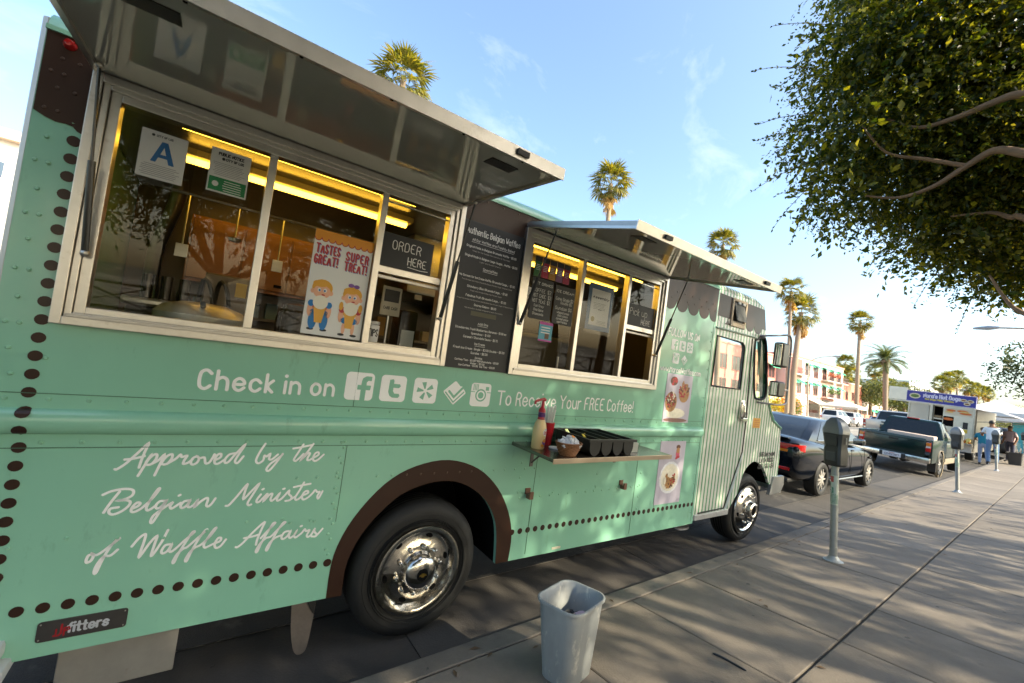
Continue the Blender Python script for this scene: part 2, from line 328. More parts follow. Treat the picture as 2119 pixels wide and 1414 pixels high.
# sidewalk slabs
sw = empty('sidewalk', rot=(0, 0, YAW), kind='structure')
def sz(y): return .15+.015*(-.595-y)
b = MB(); b.add([(-40, -.595, sz(-.595)-.016), (24.05, -.595, sz(-.595)-.016), (24.05, -4.8, sz(-4.8)-.016), (-40, -4.8, sz(-4.8)-.016)], [(0, 1, 2, 3)]); b.build('slab_bed', JOINT, sw)
rows = [(-1.622, -.601, .86), (-2.665, -1.639, .86), (-3.70, -2.671, .86), (-4.75, -3.706, .86)]
for ri, (y0, y1, dx) in enumerate(rows):
    me = None
    for k in range(-5, 24):
        x0 = 3.31+dx*k
        if me is None:
            mb = MB(); c = .006; gp = .0035
            o_ = [(gp, y0), (dx-gp, y0), (dx-gp, y1), (gp, y1)]; i_ = [(gp+c, y0+c), (dx-gp-c, y0+c), (dx-gp-c, y1-c), (gp+c, y1-c)]
            mb.add([(x, y, sz(y)-.03) for x, y in o_]+[(x, y, sz(y)-.004) for x, y in o_]+[(x, y, sz(y)) for x, y in i_],
                   [(8, 9, 10, 11)]+[(i, (i+1) % 4, 4+(i+1) % 4, 4+i) for i in range(4)]+[(4+i, 4+(i+1) % 4, 8+(i+1) % 4, 8+i) for i in range(4)])
            o = mb.build('paving_slab', CONC, sw); me = o.data
        else: o = mesh_obj('paving_slab', me, sw)
        o.location = (x0, random.uniform(-.0015, .0015), random.uniform(-.0015, .0015))
mb = MB(); mb.add([(24, -.6, sz(-.6)), (200, -.6, sz(-.6)), (200, -4.75, sz(-4.75)), (24, -4.75, sz(-4.75))], [(0, 1, 2, 3)]); mb.build('far_paving', CONC, sw)
mb = MB(); mb.add([(-120, -4.75, .2), (400, -4.75, .2), (400, -12, .25), (-120, -12, .25)], [(0, 1, 2, 3)]); mb.build('park_lawn', GRASS, rot=(0, 0, YAW), kind='structure')
mb = MB(); mb.add([(-120, -12, .26), (400, -12, .26), (400, -70, .3), (-120, -70, .3)], [(0, 1, 2, 3)]); mb.build('bounce_promenade', mat('pale_bounce_ground', (.46, .41, .33), .9, noise=(.7, .12)), rot=(0, 0, YAW), kind='structure')  # unseen pale ground added to bounce sunlight and brighten the window reflections
mb = MB(); mb.box(-80, 400, 17, 17.2, -.1, .33); mb.box(-80, 400, 17.2, 23, -.1, .325); mb.build('far_sidewalk', mat('far_paving', (.42, .38, .32), .9, noise=(.8, .2)), rot=(0, 0, YAW), kind='structure')
# small litter on the slabs: a dark plastic strip
mb = MB(); P = catmull([(0, 0, 0), (.05, .006, .002), (.11, .004, .001), (.19, -.004, .003)], 4); mb.tube(P, [.002]+[.006]*(len(P)-2)+[.002], 6)
o = mb.build('plastic_strip', mat('black_plastic', (.012, .012, .014), .35), label='thin black plastic strip lying on the grey paving slab in the foreground', cat='litter', loc=(3.25, -1.17, .165), rot=(0, 0, -1.45))
gum(CONC2, 3.6, (.03, .027, .024)); gum(CONC3, 4.6, (.05, .045, .04))
# dry leaves and crumbs blown along the slabs
rl_ = np.random.default_rng(5); n_ = 90; lx = rl_.uniform(1.2, 14, n_); ly = np.where(rl_.random(n_) < .55, rl_.normal(-.62, .06, n_), rl_.uniform(-3.2, -.6, n_)); v_ = []; f_ = []
for a, b_ in zip(lx, ly):
    th = rl_.uniform(0, 6.3); L_ = rl_.uniform(.012, .04); w_ = L_*rl_.uniform(.2, .4); z_ = sz(b_)+.003; k = len(v_)
    for u, q, h in ((-L_, 0, 0), (0, w_, .006), (L_, 0, .002), (0, -w_, .004)): v_.append((a+u*math.cos(th)-q*math.sin(th), b_+u*math.sin(th)+q*math.cos(th), z_+h))
    f_.append((k, k+1, k+2)); f_.append((k, k+2, k+3))
MB().add(v_, f_).build('fallen_leaves', mat('dry_leaf', (.10, .06, .03), .8, noise=(2, .6)), rot=(0, 0, YAW), fix=False, kind='stuff', label='dry leaves and crumbs scattered along the paving and kerb joint', cat='leaves')
# ------------------------------------------------------------------ food truck (lane frame: x forward, y = 0 kerb-side skin, z = 0 road)
MINT = mat('mint_paint', (.25, .51, .37), .20, noise=(1.6, .09), coat=.4, dirt=(9, .60, (.13, .24, .16), .5), bump=(3.0, .035), stretch=(1, 1, .35))
BROWN = mat('brown_vinyl', (.036, .017, .011), .30, noise=(5, .12), coat=.05, spec=.3)
ALU = mat('aluminium', (.62, .59, .55), .32, 1., noise=(14, .14), bump=(60, .02), dirt=(9, .6, (.34, .29, .23), .6))
ALU2 = mat('aluminium_dull', (.50, .47, .43), .45, 1., noise=(10, .15))
WHITE = mat('white_vinyl', (.90, .90, .88), .6, noise=(6, .05))
STEEL = mat('stainless', (.42, .40, .37), .28, 1., noise=(6, .2), stretch=(1, 1, 8))
MIRR = mat('polished_awning_sheet', (.62, .595, .55), .075, .42, noise=(2, .12), bump=(5, .012), spec=.8)
BLK = mat('black_rubber', (.012, .012, .012), .55)
TYRE = mat('tyre_rubber', (.009, .009, .009), .7, noise=(20, .35), bump=(40, .08))
CHROME = mat('chrome', (.66, .63, .58), .17, 1., noise=(9, .3), bump=(24, .14), dirt=(26, .58, (.20, .15, .11), .6))
DARK = mat('dark_void', (.006, .006, .006), .9, spec=.05)
GLS = glass('window_glass', (.95, .96, .95), 1.36)
truck = empty('food_truck', rot=(TILT, 0, 0), label='mint green waffle food truck with brown trim and two raised serving hatches', cat='food truck')
P = lambda mb, name, m, parent=truck, **k: mb.build(name, m, parent, **k)
arch_in = [(1.344, .372), (1.352, .567), (1.437, .75), (1.615, .922), (1.833, .989), (2.031, .968), (2.221, .857), (2.334, .711), (2.378, .57), (2.40, .372)]
arch_out = [(1.262, .372), (1.269, .608), (1.349, .808), (1.505, .995), (1.685, 1.094), (1.916, 1.127), (2.149, 1.06), (2.333, .916), (2.456, .733), (2.513, .552), (2.510, .372)]
ain = [tuple(p) for p in catmull(arch_in, 4)]; aout = [tuple(p) for p in catmull(arch_out, 4)]
XR, XB, ZS, ZT = -.125, 4.90, .372, 2.885
WB = (.075, 1.715, 1.775, 2.735); WS = (2.315, 3.905, 1.775, 2.745)
P(MB().panel([[(XR, ZS)]+ain+[(XB, ZS), (XB, ZT), (XR, ZT)], rect(*WB), rect(*WS)], XZ, 0, .028), 'side_panel', MINT)
# far side wall, rear wall, roof with rounded edges
P(MB().panel([rect(XR, XB, ZS, ZT)], XZ, 2.17, 2.20), 'far_side_panel', MINT)
P(MB().box(XR, XR+.03, .03, 2.168, ZS, ZT), 'rear_panel', MINT)
def roofring(x, zoff=0, yin=0): 
    pts = []
    for i in range(6): a = PI/2*i/5; pts.append((x, .10+yin-.10*math.cos(a), ZT+.002+zoff+.085*math.sin(a)))
    q = [(x, 1.1, ZT+.12+zoff)]+[(p[0], 2.2-p[1], p[2]) for p in reversed(pts)]
    return pts+q
rf = P(MB().loft([roofring(x) for x in (XR, 1.2, 2.5, 3.8, XB)], closed=True), 'roof', MINT, smooth=50)
mb = MB(); mb.box(XR-.002, XB, -.012, .0, ZT-.012, ZT+.006); P(mb, 'roof_drip_rail', mat('mint_trim', (.26, .52, .36), .3, coat=.3))
mb = MB(); mb.tube([(XR-.01, .05, .38), (XR-.01, .05, ZT+.05)], .02, 8); P(mb, 'rear_corner_trim', ALU2)
for z in (2.93, 2.84): 
    mb = MB(); mb.tube([(XR-.005, .25, z), (XR-.03, .2, z+.01), (XR-.045, .16, z+.04)], .008, 6); P(mb, 'roof_hook', ALU2)
# brown vinyl: rear patch, front scallops, wheel arch, cap band between windows
mb = MB()
rear = [(XR+.002, 2.878), (XR+.002, 2.551), (-.09, 2.535), (-.06, 2.527), (-.03, 2.530), (-.005, 2.542)]+[(.03+.045*math.cos(a), 2.545+.04*math.sin(a)) for a in np.linspace(PI*1.0, PI*1.75, 6)]+[(.075, 2.57), (.075, 2.78), (1.73, 2.78), (1.73, 2.62), (2.30, 2.62), (2.30, 2.795), (3.92, 2.795), (3.92, 2.58)]
sc_ = []
cx0 = 4.055
for i in range(5):
    c = cx0+i*.197
    for a in np.linspace(PI*.98, PI*2.02, 11): sc_.append((min(c+.096*math.cos(a), XB-.016), 2.60+.085*math.sin(a)))
tail = [(XB-.016, 2.60), (XB-.016, 2.878)]
mb.panel([rear+[p for p in sc_ if p[0] > 3.93]+tail], XZ, -.0022, .001); P(mb, 'brown_scallop_band', BROWN)
mb = MB(); mb.panel([aout+[(p[0], p[1]) for p in reversed(ain)]], XZ, -.0026, .001); P(mb, 'wheel_arch_trim', BROWN)
# dots
DOTM = None
def dots(lst, name):
    global DOTM
    for x, z, r in lst:
        if DOTM is None: DOTM = P(MB().panel([circ(0, 0, r, 16)], XZ, -.002, .0005), 'dot', BROWN); o = DOTM
        else: o = mesh_obj('dot', DOTM.data, truck)
        o.location = (x, 0, z)
U = .073
dots([(0, .573+k*U, .0215) for k in range(1, 27) if k not in (10, 11)]+[(0, .573, .0215)], 'dot_column')
dots([(j*U, .573, .0215) for j in range(1, 18)]+[(-U, .573, .0215)], 'dot_row')
dots([(2.5856+j*U, .5806, .0215) for j in range(-1, 32)], 'dot_row')
mb = MB()
for k, z in ((10, 1.303), (11, 1.374)):
    def my(zz): c = (1.335-zz)/.05; return -.0036-.036*math.sqrt(max(0, 1-c*c))**.7 if abs(c) < .97 else -.0035
    rows_ = [z-.0215+.043*i/10 for i in range(11)]; hw = [math.sqrt(max(0, .0215**2-(q-z)**2)) for q in rows_]
    mb.loft([[(-w_, my(q)-.0008, q), (0, my(q)-.0008, q), (w_, my(q)-.0008, q)] for q, w_ in zip(rows_, hw)], closed=False, caps=False)
P(mb, 'moulding_dots', BROWN)
# half-round moulding
prof = [(0, 1.283)]+[(-.036*math.sin(a)**.7, 1.335-.05*math.cos(a)) for a in np.linspace(.25, PI-.25, 9)]+[(0, 1.387)]
mb = MB(); mb.loft([[(x, y, z) for y, z in prof] for x in (XR, 4.85)]); P(mb, 'rub_rail', MINT, smooth=40)
# sheet seams: upper and lower skins overlap
SEAM = mat('seam_dark_green', (.05, .13, .085), .6)  # seam lines in a darker green
mb = MB(); mb.box(XR, 4.86, -.0022, .001, 1.226, 1.2295); mb.box(XR, 4.86, -.0022, .001, 1.4455, 1.4485); mb.box(1.2515, 1.2545, -.0022, .001, .80, 1.2255); mb.box(1.2515, 1.2545, -.0022, .001, 1.449, 1.7); mb.box(2.66, 2.663, -.0022, .001, .4, 1.2255); mb.box(3.86, 3.863, -.0022, .001, .40, 1.2255); mb.box(4.858, 4.861, -.0022, .001, .40, 2.84); P(mb, 'panel_seams', SEAM)
# rivets
RV = []
for x in np.arange(-.06, 4.8, .118): RV += [(x, 1.425), (x, 1.25)]
for z in (2.15, 2.36, 2.57, 2.72, 1.93, 1.72, 1.52): RV += [(-.095, z), (-.058, z)]
for z in (2.05, 2.25, 2.46, 1.82, 1.62): RV += [(-.075, z), (.03, z-.03)]
for z in np.arange(.62, 1.22, .085): RV += [(1.238, z), (1.222, z+.03)]
for x in np.arange(1.02, 1.24, .1): RV += [(x, 1.055), (x, .82)]
for x in np.arange(.02, 1.2, .16): RV += [(x, .83+.02*math.sin(x*9)), ]
for x in np.arange(1.45, 2.7, .092): RV += [(x, 1.045)]
for x in np.arange(2.54, 4.0, .098): RV += [(x, .828)]
for z in np.arange(.62, 1.05, .11): RV += [(2.52, z+.25), (3.93, z), (2.86, .85), (3.34, z+.24)]
for z in np.arange(.5, 2.5, .1): RV += [(4.836, z), ]
for x in (-.02, .03, -.07): RV += [(x, 2.66), (x, 2.78)]
for x in np.arange(1.8, 4.7, .13): RV += [(x, 2.855)]
for x in np.arange(4.02, 4.8, .13): RV += [(x, 2.70), (x+.05, 2.63)]
mb = MB(); mbr = MB()
for x, z in RV:
    if WB[0]-.08 < x < WB[1]+.06 and 1.70 < z < 2.8: continue
    if 1.76 < x < 3.98 and 1.70 < z < 2.8: continue
    if abs(x-1.87) < .5 and z < .98: continue
    r, k = .0086, 7
    inbrown = z > 2.545 and (x < .02 or x > 1.76) or (abs(math.hypot(x-1.885, (z-.5)*1.02)-.57) < .06 and z > .6)
    (mbr if inbrown else mb).add([(x+r*math.cos(2*PI*i/k), -.0005, z+r*math.sin(2*PI*i/k)) for i in range(k)]+[(x+r*.6*math.cos(2*PI*i/k), -.0062, z+r*.6*math.sin(2*PI*i/k)) for i in range(k)], [(i, (i+1) % k, k+(i+1) % k, k+i) for i in range(k)]+[tuple(k+i for i in range(k))])
P(mb, 'rivets', mat('mint_rivet', (.26, .51, .35), .3, coat=.3), smooth=True, kind='stuff')
P(mbr, 'brown_rivets', mat('brown_rivet', (.07, .038, .026), .3), smooth=True, kind='stuff')
mb = MB(); mb.lathe([(0.0, .028), (.012, .026), (.02, .012), (.022, 0)], 14, Matrix.Translation((-.056, -.004, 2.842)) @ Matrix.Rotation(PI/2, 4, 'X')); P(mb, 'marker_lamp', mat('red_lens', (.35, .01, .01), .12, coat=.6), smooth=True)
# ---------------------------------------------------------------- serving windows
def ring(mb, x0, x1, z0, z1, w, y0, y1, wb=None):
    wb = wb or w
    mb.bbox(x0, x0+w, y0, y1, z0, z1, .003); mb.bbox(x1-w, x1, y0, y1, z0, z1, .003); mb.bbox(x0+w+.0005, x1-w-.0005, y0, y1, z1-w, z1, .003); mb.bbox(x0+w+.0005, x1-w-.0005, y0, y1, z0, z0+wb, .003); return mb
def serving_window(x0, x1, z0, z1, mull):
    f = P(ring(MB(), x0, x1, z0, z1, .034, -.034, .012), 'window_frame', ALU)
    ring(MB(), x0+.036, x1-.036, z0+.03, z1-.03, .022, -.020, .05).build('inner_frame', ALU, f)
    ring(MB(), x0+.06, x1-.06, z0+.05, z1-.05, .034, -.006, .06, .03).build('sash_frame', ALU, f)
    mb = MB(); mb.bbox(x0+.04, x1-.04, -.036, .0, z0+.032, z0+.046, .002); mb.build('sill_track', ALU2, f)
    zb, zt = z0+.082, z1-.086
    xs_ = [x0+.096]+mull+[x1-.096]
    for m in mull: MB().bbox(m-.018, m+.018, -.004, .055, zb-.003, zt+.003, .003).build('mullion', ALU, f)
    for i, (a, b_) in enumerate(zip(xs_[:-1], xs_[1:])):
        a2 = a+(.0185 if i else -.002); b2 = b_-(.0185 if i < len(mull) else -.002)
        if i < len(mull): MB().box(a2, b2, .022, .026, zb, zt).build('pane', GLS, f)
        else:
            zr = 2.255; MB().bbox(a2, b2, .008, .05, zr-.02, zr+.02, .003).build('slider_rail', ALU, f)
            MB().bbox(a2, b2, .03, .045, zr-.05, zr-.03, .003).build('slider_edge', ALU2, f); MB().box(a2, b2, .022, .026, zr+.021, zt).build('pane', GLS, f)
            MB().box(a2, b2, .03, .04, zt-.03, zt-.022).build('pane_track', ALU, f)
    return f
serving_window(.024, 1.767, 1.733, 2.772, [.689, 1.262])
serving_window(2.262, 3.957, 1.728, 2.785, [2.888, 3.452])
# ---------------------------------------------------------------- raised hatches
def hatch(x0, x1, hz, oy, oz, name):
    t = .03; d = Vector((0, oy+.03, oz-hz)); Ln = d.length; d.normalize(); nrm = Vector((0, -d.z, d.y)) if d.y > 0 else Vector((0, d.z, -d.y))
    def F(u, v, w): p = Vector((u, -.03, hz))+d*v+nrm*w; return (p.x, p.y, p.z)
    mb = MB(); mb.panel([rect(x0+.02, x1-.02, .012, Ln-.02)], F, 0, .004); pn = P(mb, name, MIRR)
    mb = MB(); mb.panel([rect(x0, x1, 0, Ln)], F, .0045, t); mb.build('hatch_top_skin', ALU2, pn)
    fr = MB()
    for lp in (rect(x0, x0+.02, .012, Ln-.0205), rect(x1-.02, x1, .012, Ln-.0205), rect(x0, x1, Ln-.02, Ln)): fr.panel([lp], F, -.012, .004)
    fr.panel([rect(x0-.004, x1+.004, Ln, Ln+.006)], F, -.016, t+.006); fr.build('hatch_edge', ALU, pn)
    mb = MB(); mb.tube([(x0, -.02, hz+.012), (x1, -.02, hz+.012)], .013, 8); mb.build('hinge', ALU2, pn)
    for k, xx in enumerate((x0+.26, x1-.24)):
        mb = MB(); mb.panel([rect(xx-.07, xx+.07, Ln-.20, Ln-.12)], F, -.004, -.0005); mb.build('latch_plate', mat('dark_steel', (.05, .045, .04), .4, .8), pn)
        mb = MB(); mb.panel([rect(xx-.03, xx+.03, Ln+.006, Ln+.02)], F, 0, .022); mb.build('latch', mat('black_latch', (.03, .03, .03), .4, .5), pn)
    sp = MB()
    for xx in np.arange(x0+.06, x1, .29): sp.panel([circ(xx, Ln-.011, .006, 8)], F, -.015, -.0125)
    sp.build('hatch_screws', DARK, pn)
    return pn
hatch(.03, 1.762, 2.775, -.965, 2.70, 'serving_hatch'); hatch(2.266, 3.953, 2.792, -1.0, 2.612, 'serving_hatch')
GASB = mat('gas_strut_black', (.012, .012, .012), .3, coat=.3)
for top, bot in (((.062, -.135, 2.757), (.094, -.04, 2.03)), ((1.735, -.20, 2.745), (1.685, -.045, 2.025)), ((2.31, -.30, 2.728), (2.298, -.045, 2.095)), ((3.91, -.25, 2.735), (3.87, -.045, 2.045))):
    a, b_ = Vector(top), Vector(bot); m_ = a.lerp(b_, .5)
    s_ = P(MB().tube([m_, b_], .0125, 10), 'gas_strut', GASB, smooth=True); MB().tube([a, m_], .0055, 8).build('strut_rod', GASB, s_, smooth=True)
    MB().ball(a, .014).build('strut_ball', ALU2, s_, smooth=True); mb = MB(); mb.ball(b_, .016); mb.tube([b_, b_+Vector((0, .04, 0))], .008, 6); mb.build('strut_ball', ALU2, s_, smooth=True)
# ---------------------------------------------------------------- cab
def stripes():
    m = bpy.data.materials.new('mint_white_stripes'); m.use_nodes = True; nt = m.node_tree; p = nt.nodes['Principled BSDF']
    t = nt.nodes.new('ShaderNodeTexCoord'); s_ = nt.nodes.new('ShaderNodeSeparateXYZ'); a = nt.nodes.new('ShaderNodeMath'); a.operation = 'MULTIPLY'; a.inputs[1].default_value = 1/.0665
    f = nt.nodes.new('ShaderNodeMath'); f.operation = 'FRACT'; c = nt.nodes.new('ShaderNodeMath'); c.operation = 'GREATER_THAN'; c.inputs[1].default_value = .40
    x = nt.nodes.new('ShaderNodeMix'); x.data_type = 'RGBA'; x.inputs['A'].default_value = (.16, .34, .19, 1); x.inputs['B'].default_value = (.68, .68, .62, 1)
    for q, r in ((t.outputs['Object'], s_.inputs[0]), (s_.outputs[0], a.inputs[0]), (a.outputs[0], f.inputs[0]), (f.outputs[0], c.inputs[0]), (c.outputs[0], x.inputs['Factor']), (x.outputs['Result'], p.inputs['Base Color'])): nt.links.new(q, r)
    p.inputs['Roughness'].default_value = .25; p.inputs['Coat Weight'].default_value = .3
    return m
STR = stripes()
fa = [tuple(p) for p in catmull([(5.80, .62), (5.873, .825), (5.981, .935), (6.136, .985), (6.311, .942), (6.47, .826), (6.60, .676)], 4)]
def cab_outline(): return [(4.902, .398), (5.585, .398)]+fa+[(6.815, .682), (6.812, 1.065), (6.752, 1.395), (6.62, 1.46), (6.503, 1.505), (6.392, 1.625), (6.338, 1.734), (6.052, 2.568), (5.965, 2.80), (5.93, 2.885), (4.902, 2.885)]
door_hole = [(4.955, 1.84), (5.575, 1.84), (5.575, 2.30), (5.555, 2.35), (5.51, 2.375), (4.955, 2.385)]
q_hole = [tuple(p) for p in catmull([(5.93, 1.80), (6.02, 1.755), (6.17, 1.765), (6.225, 1.86), (6.14, 2.25), (6.06, 2.47), (5.98, 2.505), (5.85, 2.47), (5.80, 2.40), (5.85, 2.10)], 3, closed=True)]
P(MB().panel([cab_outline(), door_hole, q_hole], XZ, .004, .035), 'cab_side', STR)
P(MB().panel([cab_outline(), door_hole, q_hole], XZ, 2.165, 2.196), 'cab_far_side', STR)
MB().box(4.955, 5.575, .016, .02, 1.84, 2.385)
for yy in (.016, 2.18):
    P(MB().panel([door_hole], XZ, yy, yy+.004), 'door_glass', GLS); P(MB().panel([q_hole], XZ, yy, yy+.004), 'quarter_glass', glass('green_glass', (.72, .84, .76), 1.6))
def loop_tube(lp, y, r, n=6): return MB().tube([(u, y, v) for u, v in lp]+[(lp[0][0], y, lp[0][1])], r, n)
P(loop_tube(q_hole, .003, .016), 'quarter_glass_seal', BLK, smooth=True); P(loop_tube(door_hole, .003, .010), 'door_glass_seal', BLK, smooth=True)
# door outline: gap, sill, drip gutter, handle
mb = MB(); gp = [(5.725, 2.455), (5.742, 2.25), (5.80, 1.43), (5.793, 1.114), (5.64, .78), (5.51, .475), (4.985, .468)]
for a, b_ in zip(gp[:-1], gp[1:]):
    mb.tube([(a[0], .002, a[1]), (b_[0], .002, b_[1])], .008, 5)
P(mb, 'door_gap', BLK)
mb = MB(); mb.tube([(4.91, -.004, 2.468), (5.775, -.004, 2.478), (5.82, -.004, 2.47)], .011, 6); P(mb, 'drip_gutter', mat('striped_trim', (.4, .5, .42), .35))
mb = MB(); mb.bbox(4.915, 5.60, -.012, .02, .40, .458, .004)
for xx in np.arange(4.95, 5.45, .13): mb.bbox(xx, xx+.085, -.016, -.0125, .432, .448, .001)
P(mb, 'door_sill', mat('sill_metal', (.62, .62, .62), .4, .7, noise=(20, .2)))
mb = MB(); P_ = [(5.52, .470), (5.65, .78), (5.80, 1.11), (5.82, 1.09), (5.70, .79), (5.575, .47)]; mb.panel([P_], XZ, -.003, .003); P(mb, 'pillar_trim', mat('pale_blue_metal', (.50, .60, .62), .3, .5))
h_ = P(MB().bbox(5.60, 5.70, -.02, .006, 1.50, 1.72, .008), 'door_handle', CHROME, smooth=True); MB().tube([(5.62, -.02, 1.70), (5.62, -.05, 1.66), (5.635, -.05, 1.54), (5.65, -.015, 1.50)], .010, 8).build('handle_grip', CHROME, h_, smooth=True); MB().bbox(5.64, 5.76, -.035, -.0, 1.475, 1.515, .006).build('latch_arm', CHROME, h_)
# brown band + vent window on the cab, yellow sticker, address lettering
mb = MB(); bsc = []
for i in range(5):
    c = 5.035+i*.2
    for a in np.linspace(PI*.98, PI*2.02, 9): bsc.append((min(c+.097*math.cos(a), 6.03), 2.595+.07*math.sin(a)))
vh = rect(5.18, 5.505, 2.53, 2.845)
mb.panel([[(4.917, 2.845), (4.917, 2.59)]+[p for p in bsc if 4.92 < p[0] < 6.03]+[(6.037, 2.60), (5.955, 2.84)], list(reversed(vh))], XZ, .0018, .0045); P(mb, 'brown_cab_band', BROWN)
v_ = P(ring(MB(), 5.18, 5.505, 2.53, 2.845, .03, -.012, .03, .06), 'vent_window', mat('tan_frame', (.46, .36, .25), .45)); MB().box(5.211, 5.474, .003, .0035, 2.591, 2.814).build('vent_opening', DARK, v_)
mb = MB(); mb.panel([rect(5.235, 5.455, 0, .20)], lambda u, v, t: (u, .0-.05*(.2-v)/.2+t, 2.60+v), 0, .006); mb.build('vent_flap', mat('vent_flap_grey', (.25, .25, .24), .2, .3), v_)
for xx in (5.29, 5.39): MB().bbox(xx, xx+.05, -.02, -.005, 2.79, 2.812, .003).build('vent_clip', mat('clip_white', (.7, .7, .68), .5), v_)
mb = MB(); mb.bbox(5.98, 6.16, .0005, .0035, 1.40, 1.52, .001); st_ = P(mb, 'registration_sticker', mat('sticker_yellow', (.65, .33, .03), .5)); mb = MB()
for i in range(4): mb.box(6.0, 6.14-.02*(i % 2), -.0004, .0003, 1.418+.024*i, 1.425+.024*i)
mb.build('sticker_print', mat('sticker_red', (.45, .1, .03), .5), st_)
mb = MB()
for k, s_ in enumerate(('5485 SAN MARINO', 'LA CA 90036', '(323) 555 4254')): text(mb, s_, 6.45, 1.045-.075*k, .05, .012, XZ, .0028, width=.42-.05*(k == 1), center=True)
P(mb, 'address_lettering', mat('black_ink', (.012, .012, .012), .5))
# cab roof, nose, windscreen, far details
cr = MB(); rings = []
for x, dz, r_ in ((4.902, 0, .1), (5.4, 0, .1), (5.75, -.005, .1), (5.88, -.03, .1), (5.945, -.07, .12)):
    rr = [(x, .004+p[1], p[2]+dz) for p in roofring(x)]; rings.append(rr)
cr.loft(rings); P(cr, 'cab_roof', STR, smooth=50)
nose = [(5.945, 2.84), (6.052, 2.568), (6.338, 1.734)]
P(MB().panel([[(.10, 1.76), (2.10, 1.76), (2.06, 2.74), (.14, 2.74)]], lambda u, v, t: (6.338-(v-1.734)*.343-.02+t, u, v), 0, .005), 'windscreen', GLS)
fr = MB()
for y0, y1, z0, z1 in ((.036, .10, 1.7, 2.88), (2.10, 2.164, 1.7, 2.88), (.101, 2.099, 1.66, 1.76), (.101, 2.099, 2.74, 2.86)): fr.panel([[(y0, z0), (y1, z0), (y1, z1), (y0, z1)]], lambda u, v, t: (6.338-(v-1.734)*.343-.03+t, u, v), 0, .03)
P(fr, 'windscreen_frame', MINT)
nz_ = [(6.338, 1.70), (6.392, 1.622), (6.503, 1.50), (6.62, 1.455), (6.752, 1.39), (6.808, 1.065), (6.81, .69)]
P(MB().loft([[(x-.004, y, z) for x, z in nz_]+[(6.62, y, .69), (6.62, y, 1.0), (6.32, y, 1.2), (6.30, y, 1.66)] for y in (.036, 2.164)]), 'nose', MINT)
mb = MB(); mb.tube([(6.345, .005, 1.715), (6.40, -.002, 1.615), (6.51, -.002, 1.502), (6.755, -.002, 1.40)], .014, 6); P(mb, 'hood_edge_trim', MINT)
mb = MB(); bp = [(6.58, .55), (6.90, .56), (6.98, .66), (6.955, .775), (6.66, .775)]
mb.panel([bp], XZ, -.02, .02); mb.box(6.885, 6.93, .02, 2.18, .57, .76); P(mb, 'front_bumper', mat('bumper_grey', (.36, .36, .34), .35, .6, noise=(8, .2)))
# mirrors
mb = MB(); mb.tube(catmull([(5.90, .0, 2.515), (6.05, -.14, 2.545), (6.25, -.165, 2.575), (6.33, -.165, 2.55), (6.365, -.165, 2.45), (6.385, -.165, 2.1), (6.40, -.165, 1.80), (6.36, -.165, 1.735), (6.2, -.13, 1.715), (6.02, .0, 1.715)], 5), .0115, 8); arm = P(mb, 'mirror_arm', mat('mirror_arm_grey', (.25, .25, .27), .35, .7), smooth=True)
for z0, z1, x0, x1 in ((2.17, 2.47, 6.07, 6.25), (1.81, 2.0, 6.05, 6.25)):
    h = P(MB().bbox(x0, x1, -.20, -.09, z0, z1, .028), 'mirror_housing', mat('mirror_housing', (.035, .032, .028), .45), smooth=60); MB().bbox(x0-.0035, x0+.004, -.188, -.102, z0+.02, z1-.02, .002).build('mirror_glass', mat('mirror_glass', (.75, .75, .75), .02, 1.), h)
    MB().bbox(x0+.02, x1-.02, -.2035, -.195, z0+.02, z1-.02, .003).build('mirror_face', mat('mirror_back', (.06, .05, .035), .3), h)
    MB().tube([(x1, -.15, (z0+z1)/2), (6.39, -.165, (z0+z1)/2)], .012, 6).build('mirror_clamp', ALU2, h)
# cab interior: wheel, seat, dash; floor
mb = MB(); mb.bbox(5.05, 5.5, 1.25, 1.75, .75, .95, .04); mb.bbox(5.0, 5.12, 1.25, 1.75, .9, 1.62, .04); P(mb, 'driver_seat', mat('seat_grey', (.06, .06, .065), .7))
mb = MB(); mb.bbox(5.95, 6.28, .05, 2.15, 1.2, 1.62, .04); P(mb, 'dashboard', mat('dash_grey', (.07, .07, .07), .6))
mb = MB(); rg = [(5.78+.05*math.sin(a)*.5, 1.5+.22*math.cos(a), 1.62+.2*math.sin(a)) for a in np.linspace(0, 2*PI, 20)]; mb.tube(rg, .014, 6); P(mb, 'steering_wheel', BLK)
mb = MB(); mb.box(-.09, 4.88, .66, 2.16, .55, .60); mb.box(2.5, 4.88, .03, .659, .55, .60); mb.box(4.9, 6.5, .06, 2.14, .60, .64); P(mb, 'floor', mat('floor_grey', (.12, .11, .1), .7))
